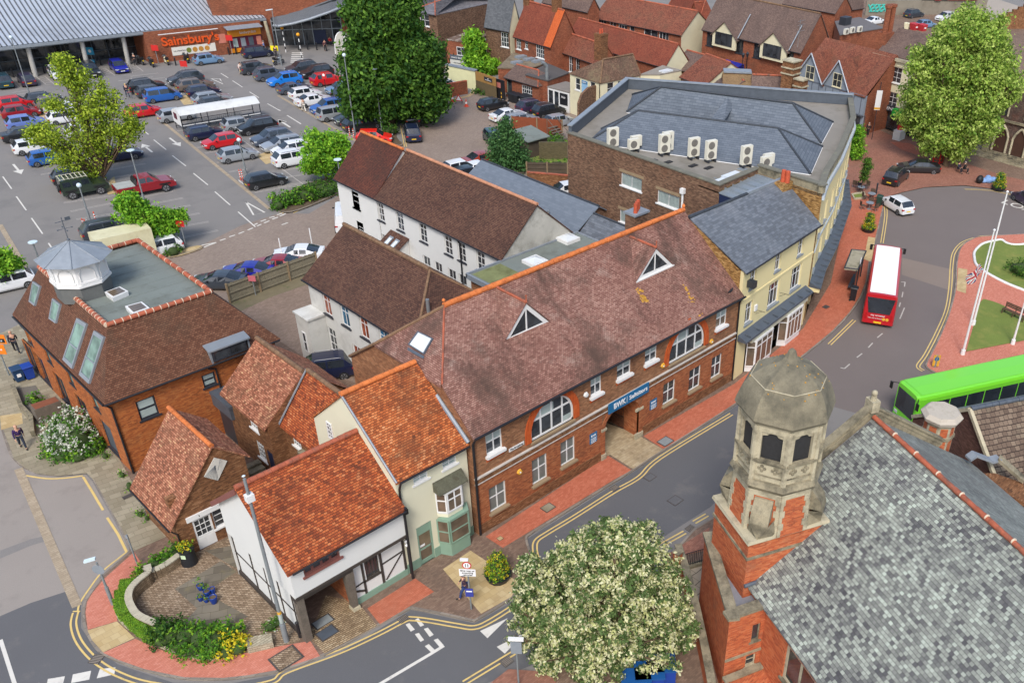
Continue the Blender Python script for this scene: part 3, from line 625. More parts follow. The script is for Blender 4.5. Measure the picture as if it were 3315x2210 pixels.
# NEAR BUILDINGS
def hgable(mb,w,apex_u,apex_z,ul=0,ur=None,zl=None,zr=None,m=0,out=0):
 ur=w.L if ur is None else ur
 mb.poly([w.pt(ul,w.z1 if zl is None else zl,out),w.pt(ur,w.z1 if zr is None else zr,out),w.pt(apex_u,apex_z,out)],m)
bk=Th('office_building','long brick offices with mauve tiled roof, arched windows and two triangular dormers','building')
X0,X1,YF,YB,HE,HR,YR=22.8,45.9,32.15,43,7.05,11.5,37.6
wf_=Wl((X0,YF),(X1,YF),0,HE)
def sash(r,up=False,sill=.22,gup=Mgl,gm=Mg,sm=Mt):
 return Wi(bk,wf_,r,2,2,Mt,gm,sill,split=[.55],gup=gup if up else None,smat=sm,bw=.07,sillh=.16 if up else .12)
for bl,tr,up,gm in(((1576,1475),(1623,1372),1,Mg),((1912,1285),(1948,1184),1,Mg),((1997,1229),(2044,1138),1,Mg),((2087,1180),(2129,1095),1,Mg),((2316,1066),(2356,985),1,Mgb),((1587,1661),(1636,1551),0,Mgl),((1724,1572),(1770,1463),0,Mgl),((1815,1512),(1861,1407),0,Mgl),((2144,1314),(2187,1223),0,Mg),((2227,1270),(2270,1178),0,Mg),((2299,1229),(2338,1140),0,Mg)):
 r=wf_.rect(bl,tr);up=bool(up)
 r=(r[0],r[1],r[2],min(r[3],6.55))
 sash(r,up,sill=.2,gm=gm if up else pl('net_curtain_glass',S(118,124,120),.3,.15,2,spec=.6)if gm is Mgl else Mg,sm=Mt if(up and r[0]!=0)else Msi)
 A=MB();n=9
 if up:
  bar(A,wf_,r[0]-.12,r[1]+.12,r[3],r[3]+.32,.0,.03)
  bar(A,wf_,(r[0]+r[1])/2-.07,(r[0]+r[1])/2+.07,r[3]+.004,r[3]+.34,.03,.05)
  bar(A,wf_,r[0]-.05,r[1]+.05,r[2]-.42,r[2]-.17,.0,.03);A.mk_('brick_dressing',M_gauge,bk)
def arch_window(uc,z0,R,spring):
 zt=spring+R;wf_.op.append((uc-R,uc+R,z0,zt))
 sp=MB();N=20
 arc=[(uc-R*cos(pi*k/N),spring+R*sin(pi*k/N))for k in Rn(N+1)]
 for i in Rn(N):
  (a,za),(b,zb)=arc[i],arc[i+1]
  sp.poly([wf_.pt(a,za),wf_.pt(b,zb),wf_.pt(b,zt),wf_.pt(a,zt)])
  sp.poly([wf_.pt(b,zb),wf_.pt(a,za),wf_.pt(a,za,-.14),wf_.pt(b,zb,-.14)])
 sp.mk_('arch_brickwork',MB_,bk)
 rg=MB();Ro=R+.42;z1=z0
 out=[(uc-Ro,z1)]+[(uc-Ro*cos(pi*k/28),spring+Ro*sin(pi*k/28))for k in Rn(29)]+[(uc+Ro,z1)]
 inn=[(uc-R,z1)]+[(uc-R*cos(pi*k/28),spring+R*sin(pi*k/28))for k in Rn(29)]+[(uc+R,z1)]
 for i in Rn(len(out)-1):
  rg.hexa([wf_.pt(*out[i],.0),wf_.pt(*out[i],.07),wf_.pt(*inn[i],.07),wf_.pt(*inn[i],.0)],[wf_.pt(*out[i+1],.0),wf_.pt(*out[i+1],.07),wf_.pt(*inn[i+1],.07),wf_.pt(*inn[i+1],.0)])
 bar(rg,wf_,uc-.12,uc+.12,spring+R-.03,spring+Ro+.06,.07,.11)
 rg.mk_('brick_arch',M_gauge,bk)
 F=MB();o0,o1=-.13,-.06
 for i in Rn(N):
  (a,za),(b,zb)=arc[i],arc[i+1];k=(R-.12)/R
  a2,za2,b2,zb2=uc+(a-uc)*k,spring+(za-spring)*k,uc+(b-uc)*k,spring+(zb-spring)*k
  F.hexa([wf_.pt(a,za,o1),wf_.pt(a2,za2,o1),wf_.pt(a2,za2,o0),wf_.pt(a,za,o0)],[wf_.pt(b,zb,o1),wf_.pt(b2,zb2,o1),wf_.pt(b2,zb2,o0),wf_.pt(b,zb,o0)])
 bar(F,wf_,uc-R,uc-R+.12,z0,spring,o0,o1);bar(F,wf_,uc+R-.12,uc+R,z0,spring,o0,o1)
 bar(F,wf_,uc-R,uc+R,z0,z0+.12,o0,o1);zm=z0+1.28;bar(F,wf_,uc-sqrt(max(.1,R*R-max(0,zm-spring)**2)),uc+sqrt(max(.1,R*R-max(0,zm-spring)**2)),zm-.06,zm+.06,o0,o1-.01)
 for x in(-.5*R,0,.5*R):bar(F,wf_,uc+x-.06,uc+x+.06,z0+.1,spring+sqrt(R*R-x*x)-.05,o0,o1-.02)
 f=F.mk_('window',Mt,bk);G=MB()
 G.poly([wf_.pt(uc-R,z0,-.1),wf_.pt(uc+R,z0,-.1)]+[wf_.pt(a,za,-.1)for a,za in arc[::-1]]);G.mk_('pane',Mg,f)
 MB().bar(wf_,uc-R+.15,uc+.1*R,z0+1.35,z0+1.9,-.095,-.09).bar(wf_,uc+R*.5,uc+R*.95,z0+.14,z0+.5,-.095,-.088).mk_('blind',Mgl,f)
 Sm=MB();bar(Sm,wf_,uc-R-.05,uc+R+.05,z0-.13,z0,-.1,.16);Sm.mk_('sill',Msi,f)
l1,r1=wf_.at((1719,1427)),wf_.at((1857,1346));l2,r2=wf_.at((2163,1180)),wf_.at((2278,1114))
arch_window((l1[0]+r1[0])/2,4.45,(r1[0]-l1[0])/2,5.05);arch_window((l2[0]+r2[0])/2,4.5,(r2[0]-l2[0])/2,5)
ug0,ug1,zsp=wf_.at((1957,1462))[0],wf_.at((2066,1395))[0],2.3;ugc,RG=(ug0+ug1)/2,(ug1-ug0)/2;zgt=zsp+1.15
wf_.op.append((ug0,ug1,0,zgt));sp=MB();N=18
arc=[(ugc-RG*cos(pi*k/N),zsp+1.15*sin(pi*k/N)**.8)for k in Rn(N+1)]
for i in Rn(N):
 (a,za),(b,zb)=arc[i],arc[i+1];sp.poly([wf_.pt(a,za),wf_.pt(b,zb),wf_.pt(b,zgt),wf_.pt(a,zgt)]);sp.poly([wf_.pt(b,zb),wf_.pt(a,za),wf_.pt(a,za,-6),wf_.pt(b,zb,-6)])
for u in(ug0,ug1):sp.poly([wf_.pt(u,0,0),wf_.pt(u,zsp,0),wf_.pt(u,zsp,-6),wf_.pt(u,0,-6)][::(1 if u==ug0 else-1)])
sp.mk_('gateway_vault',M_brickLow,bk);rg=MB()
for i in Rn(N):
 q=lambda p,k,o:wf_.pt(ugc+(p[0]-ugc)*k,zsp+(p[1]-zsp)*(1+(k-1)*1.1),o)
 rg.hexa([q(arc[i],1,0),q(arc[i],1.18,0),q(arc[i],1.18,.05),q(arc[i],1,.05)],[q(arc[i+1],1,0),q(arc[i+1],1.18,0),q(arc[i+1],1.18,.05),q(arc[i+1],1,.05)])
bar(rg,wf_,ug0-.28,ug0,0,zsp,0,.05);bar(rg,wf_,ug1,ug1+.28,0,zsp,0,.05);rg.mk_('gateway_arch',M_brickLow,bk)
b=MB()
for u in(ug0,ug1):bar(b,wf_,u-.34,u+.1 if u==ug0 else u+.34,zsp-.02,zsp+.16,-.02,.1);bar(b,wf_,u-.36,u+.06 if u==ug0 else u+.36,.1,.5,-.02,.12)
b.mk_('stone_block',Ml,bk)
def gate_leaf(u,dirx,ang,name='gate'):
 b=MB();hinge=wf_.pt(u,.12,-1.3);d=(wf_.d*cos(ang)*dirx-wf_.n*sin(ang)).normalized();Wd=RG-.1
 for k in Rn(12):
  p=hinge+d*(Wd*k/11);b.cyl(p,p+V_(0,0,1.9),.014,n=5)
  if k<11:p=hinge+d*(Wd*(k+.5)/11);b.cyl(p,p+V_(0,0,1),.012,n=5)
 for z in(.08,1,1.55,1.9):b.cyl(hinge+V_(0,0,z),hinge+d*Wd+V_(0,0,z),.025,n=5)
 return b.mk_(name,Mk,bk)
gate_leaf(ug0+.05,1,.15);gate_leaf(ug1-.05,-1,1.35)
fl=MB();fl.poly([wf_.pt(ug0,.106,0),wf_.pt(ug1,.106,0),wf_.pt(ug1,.106,-6),wf_.pt(ug0,.106,-6)]);fl.mk_('gateway_floor',G_cross,bk)
body=MB();wf_.mk_(body,0,.14)
wl_=Wl((X0,YB+.3),(X0,YF),0,HE);wl_.mk_(body,0)
body.poly([(X0,YF,HE),(X0,34.2,9.2),(X0,40.25,9.1),(X0,YB+.3,HE)][::-1],0)
wr_=Wl((X1,YF),(X1,YB),0,HE);wr_.mk_(body,0);body.poly([(X1,YF,HE),(X1,YB,HE),(X1,YR,HR-.1)],0)
wb_=Wl((X1,YB),(X0,YB),0,HE);wb_.op.append((X1-(X0+ug1),X1-(X0+ug0),0,3));wb_.mk_(body,0)
body.mk_('wall',MB_,bk)
b=MB();bar(b,wf_,0,ug0-.3,.1,3.62,0,.022);bar(b,wf_,ug1+.3,wf_.L,.1,3.62,0,.022)
b=MB();lw=Wl((X0,YF-.02),(X1,YF-.02),.1,3.62);lw.op=[o for o in wf_.op if o[2]<3]
lw.op=[(o[0]-(.28 if o[2]==0 else 0),o[1]+(.28 if o[2]==0 else 0),o[2]if o[2]else .1,min(o[3]+(.25 if o[2]==0 else 0),3.62))for o in lw.op];lw.mk_(b,0,.02);b.mk_('lower_facing',M_brickLow,bk)
MB().bar(wf_,0,wf_.L,4.04,4.12,0,.13).bar(wf_,0,wf_.L,3.66,3.72,0,.11).mk_('string_course',pl('pale_grey_course',S(206,200,192),.8,.1,3),bk)
MB().bar(wf_,0,wf_.L,3.72,4.02,0,.09).bar(wf_,0,ug0-.37,.1,.75,.02,.07).bar(wf_,ug1+.37,wf_.L,.1,.75,.02,.07).mk_('plinth',Mb,bk)
A=(X0+2.9,YR,HR);C_=(X1,YR,HR);E0,E1=(X0-.05,YF-.32,HE-.05),(X1+.05,YF-.32,HE-.05)
rf=MB();rf.slab([E0,E1,(X1+.05,YR,HR),A,(X0-.05,34.2,9.25)],.14);rf.slab([A,(X1+.05,YR,HR),(X1+.05,YB+.3,HE),(X0-.05,YB+.3,HE),(X0-.05,40.25,9.2)],.14)
rf.slab([(X0-.12,34.2,9.2),A,(X0-.12,40.25,9.15)],.14);roof_bk=rf.mk_('roof',T_main,bk)
rd=MB();Rg(rd,(A[0],YR,HR+.04),(X1+.05,YR,HR+.04),.17,.42);rd.ball((X1,YR,HR+.3),.13);rd.cyl((X1,YR,HR),(X1,YR,HR+.5),.08,.03,8);rd.ball((A[0],YR,HR+.35),.1);rd.mk_('ridge_tiles',Mro,roof_bk)
rd=MB();Rg(rd,(A[0],YR,HR),(X0-.1,40.25,9.2),.1,.3);Rg(rd,(X0-.1,40.25,9.2),(X0-.1,YB+.3,HE+.02),.09,.3);rd.mk_('hip_tiles',Mrm,roof_bk)
rd=MB();Rg(rd,(A[0],YR,HR-.02),(X0-.02,34.2,9.25),.06,.2);rd.mk_('hip_tiles',Mrr,roof_bk)
def front_plane(p,dz=.0):
 a=atan2(HR-HE,YR-YF+.32);n=V_(0,-sin(a),cos(a));return onplane(p,(0,YF-.32,HE-.05),n)
def tri_dormer(bl,br,ap,back):
 L,R=front_plane(bl),front_plane(br);L,R=V_(L.x,(L.y+R.y)/2,(L.z+R.z)/2),V_(R.x,(L.y+R.y)/2,(L.z+R.z)/2)
 w=Wl((L.x,L.y),(R.x,R.y));ua,za=w.at(ap);ua=w.L/2;za=max(za,L.z+1)
 sl=(HR-HE)/(YR-YF+.32);yb=L.y+(za-L.z)/sl+.0;T=w.pt(ua,za)
 d=MB()
 for s_,Q in((1,L),(-1,R)):
  e=Q+V_(-.16*s_,-.12,-.05);t=T+V_(0,-.12,.08);bk_=V_(T.x,yb,za+.06);yq=Q.y+.05
  d.slab([e,t,bk_,V_(Q.x-.16*s_,yq+.1,L.z+.02)],.06)
 rfd=d.mk_('dormer_roof',T_main,roof_bk)
 rr=MB();Rg(rr,T+V_(0,-.1,.1),(T.x,yb,za+.1),.09,.3);rr.cyl(T+V_(0,-.1,.1),T+V_(0,-.1,.55),.07,.02,6);rr.ball(T+V_(0,-.1,.5),.06);rr.mk_('dormer_ridge',Mrr,roof_bk)
 f=MB();o0,o1=-.02,.06;c=V_((L.x+R.x)/2,L.y,L.z+(za-L.z)*.36)
 tri=[w.pt(0,L.z,0),w.pt(w.L,L.z,0),w.pt(ua,za,0)];inn=[c+(t-c)*.72 for t in tri]
 for i in Rn(3):
  j=(i+1)%3;o=w.n*.06;f.hexa([tri[i],tri[j],inn[j],inn[i]],[tri[i]+o,tri[j]+o,inn[j]+o,inn[i]+o])
 mid=(inn[0]+inn[1])/2;f.obox((mid+inn[2])/2+w.n*.03,w.d*.04,w.n*.025,V_(0,0,(inn[2].z-mid.z)/2))
 bar(f,w,-.1,w.L+.1,L.z-.1,L.z,-.05,.15)
 ff=f.mk_('window',Mt,roof_bk);g_=MB();g_.poly([p+w.n*.015 for p in inn]);g_.mk_('pane',Mg,ff)
tri_dormer((1629,1113),(1776,1040),(1700,981),(1623,932));tri_dormer((2059,908),(2174,855),(2120,804),(2051,767))
def roof_quad(parent,P4,n,frame,gl,name='skylight',h=.1,fw=.12):
 c=sum(P4,Ve())/4;b=MB();up=n*h;inn=[c+(p-c)*(1-fw)for p in P4];b.hexa(P4,[p+up for p in P4])if False else None
 for i in Rn(4):
  j=(i+1)%4;b.hexa([P4[i],P4[j],inn[j],inn[i]],[P4[i]+up,P4[j]+up,inn[j]+up,inn[i]+up])
 f=b.mk_(name,frame,parent);g_=MB();q=[p+n*(h*.6)for p in inn];g_.poly(q)
 if(q[1]-q[0]).cross(q[2]-q[0]).dot(n)<0:g_.f[-1]=g_.f[-1][::-1]
 g_.mk_('pane',gl,f);return f
def plane_of(a,b,c):
 a,b,c=map(Ve,(a,b,c));n=(b-a).cross(c-a).normalized();return a,(n if n.z>0 else-n)
P0,n0=plane_of((X0-.12,34.2,9.2),A,(X0-.12,40.25,9.15))
roof_quad(bk,[onplane(r08(*q),P0,n0)for q in((1230,1215),(1305,1112),(1420,1168),(1350,1290))],n0,Md,Mgw)
b=MB();P4=[onplane(r08(*q),P0,n0)+n0*.02 for q in((1228,1232),(1350,1300),(1345,1322),(1222,1255))];b.hexa(P4,[p+n0*.03 for p in P4]);b.mk_('flashing',Md,roof_bk)
MB().tube([(X0,YF-.4,HE-.1),(X1+.1,YF-.4,HE-.1)],.075,8).mk_('gutter',Mk,bk)
pipe(bk,[(X0+.05,YF-.35,HE-.15),(X0+.05,YF-.1,HE-.6),(X0+.05,YF-.1,.15)],.07);pipe(bk,[(X1-.1,YF-.35,HE-.15),(X1-.1,YF-.1,HE-.5),(X1-.1,YF-.1,.15)],.06)
li=MB();rl=random.Random(3)
for(a,b_,n_)in(((2066,936),(2089,983),40),((2089,983),(2134,1070),130),((2238,979),(2261,1015),60),((2213,923),(2238,979),14),((1898,1110),(1925,1144),12)):
 P_,Q_=front_plane(a),front_plane(b_)
 for k in Rn(n_):
  t=rl.random();p=P_.lerp(Q_,t)+V_(rl.gauss(0,.13),0,0);sl=(HR-HE)/(YR-YF+.32);dy_=rl.gauss(0,.08);p+=V_(0,dy_,dy_*sl);r_=rl.uniform(.03,.09)
  nn=V_(0,-sl,1).normalized();a1=V_(1,0,0);a2=nn.cross(a1);q=[p+nn*.03+a1*r_*cos(x+k)*1.4+a2*r_*sin(x+k)for x in(0,1.2,2.5,3.7,5)];li.poly(q)
li.mk_('lichen',pl('orange_lichen',S(206,154,60),.95,.25,6,fine=.2),roof_bk)
sg=Th('fascia_sign','long blue fascia sign with white lettering over the brick archway','sign');b=MB()
u0,z0=wf_.at((1962,1325));u1,z1=wf_.at((2093,1227));zb=min(3.55,z0);bar(b,wf_,u0,u1,3.5,4.22,.17,.24);b.mk_('panel',Mz,sg)
tx('BWK',wf_,u0+.95,3.86,.55,Mw,sg,.25,width=1.05,bold=.01);tx('Solicitors',wf_,u0+2.65,3.87,.42,Mw,sg,.25,width=1.65,bold=.006)
MB().bar(wf_,u0+1.6,u0+1.625,3.64,4.1,.24,.25).mk_('divider',Mw,sg)
tx('ENTRANCE',wf_,ugc,zgt+.14,.16,Mdt,bk,.06)
for bl,tr,lb in(((1908,1438),(1931,1393),'small blue name plate on brick left of the archway'),((2102,1327),(2125,1285),'small blue name plate on brick right of the archway')):
 r=wf_.rect(bl,tr);t=Th('name_plate',lb,'sign');MB().bar(wf_,r[0],r[1],r[2],r[3],.025,.06).mk_('panel',Mz,t)
 um=(r[0]+r[1])/2;tx('BWK',wf_,um,r[3]-.2,.2,Mw,t,.07,width=(r[1]-r[0])*.7)
 for k in Rn(4):tx('solicitors',wf_,um,r[3]-.38-k*.1,.07,Mw,t,.07,width=(r[1]-r[0])*(.8-.1*(k%2)))
r=wf_.rect((1646,1445),(1694,1408));r=(r[0],r[1],4.62,4.84);t=Th('street_name_sign','white street name plate on brick beside the left arched window','sign');MB().bar(wf_,*r,.01,.04).mk_('panel',Mt,t);tx('The Broadway',wf_,(r[0]+r[1])/2,4.73,.17,Mdt,t,.045,width=(r[1]-r[0])*.88)
for p,lb,m_ in(((1680,1525),'hexagonal yellow alarm box low on the brick wall by the left end',Mo),((2144,1182),'yellow alarm box just left of the right arched window',Mo),((2301,1104),'yellow alarm box just right of the right arched window',Mo),((1895,1276),'white alarm box between left arched window and the next sash',Mt)):
 u,z=wf_.at(p);t=Th('alarm_box',lb,'alarm');MB().cyl(wf_.pt(u,z,.02),wf_.pt(u,z,.14),.19,.15,6,0,True,False).mk_('case',m_,t);MB().cyl(wf_.pt(u,z,.14),wf_.pt(u,z,.16),.06,.05,8).mk_('lamp',Mw,t)
yh=Th('cream_house','narrow cream house with orange roof and green shopfront bay','building')
YX0,YX1,YY,YE,YRz,YRy=18.3,22.68,32.45,6.5,9.75,36.3
wy=Wl((YX0,YY),(YX1,YY),0,YE)
for bl,tr in(((1340,1570),(1383,1508)),((1434,1521),(1476,1455))):
 r=wy.rect(bl,tr);Wi(yh,wy,(r[0],r[1],r[2],min(r[3],6.35)),2,3,Mt,Mgl,.06,split=[.33,.52,.78],gup=Mg)
rd_=wy.rect((1364,1838),(1391,1717));wy.op.append((rd_[0],rd_[1]+.15,.1,2.75))
b=MB();d0,d1=rd_[0],rd_[1]+.15;bar(b,wy,d0,d0+.1,.1,2.75,-.12,-.02);bar(b,wy,d1-.1,d1,.1,2.75,-.12,-.02);bar(b,wy,d0+.1,d1-.1,2.15,2.75,-.12,-.04);bar(b,wy,d0+.1,d1-.1,.1,.35,-.12,-.05);bar(b,wy,d0+.1,d1-.1,1.05,1.15,-.12,-.06)
dr=b.mk_('door',Mgn,yh);MB().poly([wy.pt(d0+.1,.3,-.09),wy.pt(d1-.1,.3,-.09),wy.pt(d1-.1,2.2,-.09),wy.pt(d0+.1,2.2,-.09)]).mk_('pane',Mgb,dr)
MB().cyl(wy.pt(d1-.18,1.1,-.03),wy.pt(d1-.18,1.25,-.03),.02).mk_('handle',Mm,dr);MB().bar(wy,d0+.15,d0+.45,1.25,1.4,-.085,-.08).bar(wy,d0+.15,d0+.5,1.02,1.04,-.085,-.08).mk_('notice',Mw,dr)
body=MB();wy.mk_(body);Wl((YX1,YY),(YX1,39.5),0,YE).mk_(body)
wlY=Wl((YX0,39.9),(YX0,YY),0,YE);wn_=wlY.rect((1074,1432),(1083,1381));body2=MB()
Wi(yh,wlY,(wn_[0]-.12,wn_[0]+.38,6,7.05),2,4,Mt,Mg,.03,cut=False);wlY.mk_(body)
body.poly([(YX0,YY,YE),(YX0,YRy,YRz-.1),(YX0,39.9,YE)][::-1]);body.poly([(YX1,YY,YE),(YX1,40,YE),(YX1,YRy,YRz-.1)]);Wl((YX1,39.9),(YX0,39.9),0,YE).mk_(body)
body.mk_('wall',Mx,yh)
MB().bar(wy,0,d0,.1,.72,0,.03).bar(wy,d1,wy.L,.1,.72,0,.03).mk_('plinth',Mgn,yh)
def bay(w,u0,u1,z0,z1,dep,fm,gl,parent,nx,hb=.0,base=None,roofm=None,skew=.35,split=(.62,),gup=None):
 pts=[w.pt(u0,0,0),w.pt(u0+skew,0,dep),w.pt(u1-skew,0,dep),w.pt(u1,0,0)]
 par=None
 for i in Rn(3):
  ww=Wl((pts[i].x,pts[i].y),(pts[i+1].x,pts[i+1].y));f=Wi(parent,ww,(0,ww.L,z0,z1),nx if i==1 else 1,2,fm,gl,None,cut=False,split=list(split),fw=.07,bw=.07,gup=gup,name='bay_window')
 bb=MB().prism([(p.x,p.y)for p in pts],z0-.12,z0).mk_('bay_sill',fm,parent)
 if base:MB().prism([(p.x,p.y)for p in pts],base[0],z0-.12).mk_('bay_base',base[1],parent)
 MB().prism([((p+w.n*.08).x,(p+w.n*.08).y)for p in pts],z1,z1+.1).mk_('bay_cornice',fm,parent)
ubl,ubr=wy.at((1408,1676))[0],wy.at((1493,1651))[0]
bay(wy,2.2,3.85,3.05,4.35,.45,Mt,Mgb,yh,2,base=(2.72,Mx))
MB().hexa([wy.pt(2.1,4.46,.55),wy.pt(3.95,4.46,.55),wy.pt(3.95,4.46,0),wy.pt(2.1,4.46,0)],[wy.pt(2.1,4.5,.55),wy.pt(3.95,4.5,.55),wy.pt(3.95,5.05,0),wy.pt(2.1,5.05,0)]).mk_('bay_roof',pl('mossy_lead',S(98,98,80),.9,.3,3,fine=.3,dirt=(S(70,62,44),2,.5,.7)),yh)
bay(wy,2.1,4.05,1,2.6,.6,Mgn,Mgb,yh,1,base=(.1,Mgn),split=(.5,),gup=Mgb)
MB().bar(wy,3.9,4.2,4.05,4.3,.02,.08).tube([wy.pt(3.95,4.3,.05),wy.pt(3.95,4.35,.5)],.015,5).mk_('sign_bracket',Mk,yh)
rf=MB();rf.slab([(YX0-.1,YY-.25,YE-.05),(YX1+.05,YY-.25,YE-.05),(YX1+.05,YRy,YRz),(YX0-.1,YRy,YRz)],.12);rf.slab([(YX0-.1,YRy,YRz),(YX1+.05,YRy,YRz),(YX1+.05,40.1,YE),(YX0-.1,40.1,YE)],.12);ry=rf.mk_('roof',T_yel,yh)
b=MB();Rg(b,(YX0-.1,YRy,YRz+.04),(YX1,YRy,YRz+.04),.15,.4);b.mk_('ridge_tiles',Mro,ry)
MB().tube([(YX1+.02,YY-.25,YE+.1),(YX1+.02,YRy-1.6,YRz-1.35)],.14,4).mk_('flashing',Me,ry);MB().tube([(YX0-.05,YY-.25,YE-.05),(YX0-.05,YRy,YRz-.02)],.07,4).mk_('verge',Me,ry)
MB().tube([(YX0+.1,YY-.33,YE-.12),(YX1,YY-.33,YE-.12)],.06,8).mk_('gutter',Mk,yh);pipe(yh,[(YX0+.12,YY-.3,YE-.2),(YX0+.12,YY-.1,YE-.7),(YX0+.12,YY-.1,.12)],.06)
jh=Th('timber_house','white rendered jettied house with orange tiled roof over an open cobbled passage','building')
JX0,JX1,JY,JB,JE,JRz,JRy,JJ=12.1,18.28,32,38.7,5.15,8,35.35,3.1
wj=Wl((JX0,JY),(JX1,JY),JJ,JE);body=MB()
r=wj.rect((983,1851),(1098,1742));r=(wj.at((983,1851))[0],wj.at((1100,1787))[0],4.15,5)
Wi(jh,wj,r,4,2,M_redframe,Mg,.1,bw=.12,fw=.1,split=[.55]);wj.mk_(body)
body.poly([(JX0,JB,JJ),(JX0,JY,JJ),(JX0,JY,JE),(JX0,JRy,JRz-.12),(JX0,JB,JE)])
body.poly([(JX1,JY,JJ),(JX1,JB,JJ),(JX1,JB,JE),(JX1,JRy,JRz-.12),(JX1,JY,JE)]);Wl((JX1,JB),(JX0,JB),0,JE).mk_(body);body.poly([(JX0,JY,JJ),(JX0,JB,JJ),(JX1,JB,JJ),(JX1,JY,JJ)])
body.mk_('upper_wall',Mu,jh)
GY=JY+.45
body=MB();wg=Wl((15,GY),(JX1,GY),.1,JJ);rw=wg.rect((1219,1860),(1255,1781));Wi(jh,wg,(.95,1.75,1.35,2.75),4,1,M_dtimber,Mg,.05);wg.mk_(body)
wgl=Wl((JX0+.15,JB),(JX0+.15,GY),.1,JJ);wgl.mk_(body);body.mk_('lower_wall',Mu,jh)
b=MB();Wl((15,JB-.5),(15,GY),.1,JJ).mk_(b);Wl((JX0+.35,GY),(JX0+.35,JB-.5),.1,JJ).mk_(b);Wl((JX0+.3,JB-.6),(15,JB-.6),.1,JJ).mk_(b);b.mk_('passage_lining',M_brickLow,jh)
MB().bar(wg,0,wg.L,.1,.5,0,.05).mk_('plinth',Mgn,jh)
tb=MB()
def beam(w,a,c,wd=.14,o=(.0,.035)):
 A,B=w.pt(a[0],a[1]),w.pt(c[0],c[1]);d=(B-A);L=d.length;d.normalize();n=w.n.cross(d)*(-1);tb.obox((A+B)/2+w.n*((o[0]+o[1])/2),d*L/2,w.n*((o[1]-o[0])/2),n*wd/2)
beam(wg,(0,JJ-.1),(wg.L,JJ-.1),.2,(0,.05));beam(wg,(.8,.5),(.8,JJ),.12);beam(wg,(1.85,.5),(1.85,JJ),.14);beam(wg,(3.2,.5),(3.2,JJ),.12);beam(wg,(0,1.25),(.8,1.35),.08);beam(wg,(1.85,1.75),(3.2,1.85),.08);beam(wg,(.1,1.1),(.78,.72),.12);beam(wg,(2,.6),(3.1,1.75),.07);beam(wg,(.8,1.3),(1.85,1.3),.1)
wgl2=Wl((JX0+.15,JB),(JX0+.15,GY),.1,JJ)
beam(wgl2,(0,JJ-.08),(wgl2.L,JJ-.08),.16,(0,.05));beam(wgl2,(0,.25),(wgl2.L,.25),.25,(0,.12));beam(wgl2,(0,1.7),(wgl2.L,1.6),.06)
for x in(.1,1.9,3.3,4.6,5.9):beam(wgl2,(x,.3),(x,JJ),.1 if x!=3.3 else .05)
wj2=Wl((JX0,JY),(JX1,JY),JJ,JE);beam(wj2,(0,JJ),(wj2.L,JJ+.02),.16,(-.02,.06));beam(wj2,(.0,JJ-.22),(3,JJ-.2),.22,(-.5,-.05))
tb.mk_('timber_frame',M_dtimber,jh)
MB().box((JX0+.02,JY+.02,.1),(JX0+.38,JY+.38,JJ-.05)).mk_('corner_post',M_timber,jh);MB().hexa([(14.85,JY+.2,.1),(15.15,JY+.2,.1),(15.15,JY+.5,.1),(14.85,JY+.5,.1)],[(14.7,JY+.05,JJ-.05),(15.15,JY+.05,JJ-.05),(15.15,JY+.5,JJ-.05),(14.7,JY+.5,JJ-.05)]).mk_('corner_post',M_timber,jh);MB().box((14.8,JY+.1,.1),(15.2,JY+.55,.3)).mk_('post_base',Ml,jh)
rf=MB();rf.slab([(JX0-.22,JY-.28,JE-.12),(JX1+.02,JY-.28,JE-.12),(JX1+.02,JRy,JRz),(JX0-.22,JRy,JRz)],.13);rf.slab([(JX0-.22,JRy,JRz),(JX1+.02,JRy,JRz),(JX1+.02,JB+.35,JE-.2),(JX0-.22,JB+.35,JE-.2)],.13);rj=rf.mk_('roof',T_hot,jh)
b=MB();Rg(b,(JX0-.2,JRy,JRz+.04),(JX1,JRy,JRz+.04),.14,.36);b.mk_('ridge_tiles',Mrr,rj)
MB().hexa([(JX0-.27,JRy,JRz-.36),(JX0-.2,JRy,JRz-.36),(JX0-.2,JB+.35,JE-.45),(JX0-.27,JB+.35,JE-.45)],[(JX0-.27,JRy,JRz-.0),(JX0-.2,JRy,JRz-.0),(JX0-.2,JB+.35,JE-.12),(JX0-.27,JB+.35,JE-.12)]).mk_('bargeboard',M_redframe,rj)
MB().tube([(JX0,JY-.35,JE-.2),(JX1-.05,JY-.35,JE-.2)],.055,8).mk_('gutter',Mk,jh);pipe(jh,[(JX1-.03,JY-.3,JE),(JX1-.03,JY-.1,JE-.5),(JX1-.03,JY-.05,.15)],.07);MB().box((JX1-.16,JY-.3,JE-.45),(JX1+.1,JY-.05,JE-.15)).mk_('hopper',Mk,jh)
MB().ball(wg.pt(3.35,2.2,.15),.1).ball(wg.pt(3.35,2.45,.15),.1).mk_('lantern',Mt,jh)
sh=Th('brick_shed','small brick gabled shop with pink tiled roof and white sundial','building')
SY,SB=41.9,46.6;ws=Wl((10.75,SY),(15,SY),.1,2.7);body=MB()
def sz(x):return 2.65+(x-10.75)*(6.05-2.65)/(13.5-10.75)if x<13.5 else 6.05-(x-13.5)*.93
dr_=(ws.at((651,1787))[0],ws.at((706,1751))[0]);ws.op.append((dr_[0],dr_[1],.1,2.12));b=MB();u0,u1=dr_
bar(b,ws,u0,u1,.1,.95,-.1,-.03);bar(b,ws,u0,u0+.1,.95,2.12,-.1,-.03);bar(b,ws,u1-.1,u1,.95,2.12,-.1,-.03);bar(b,ws,u0+.1,u1-.1,2.02,2.12,-.1,-.03)
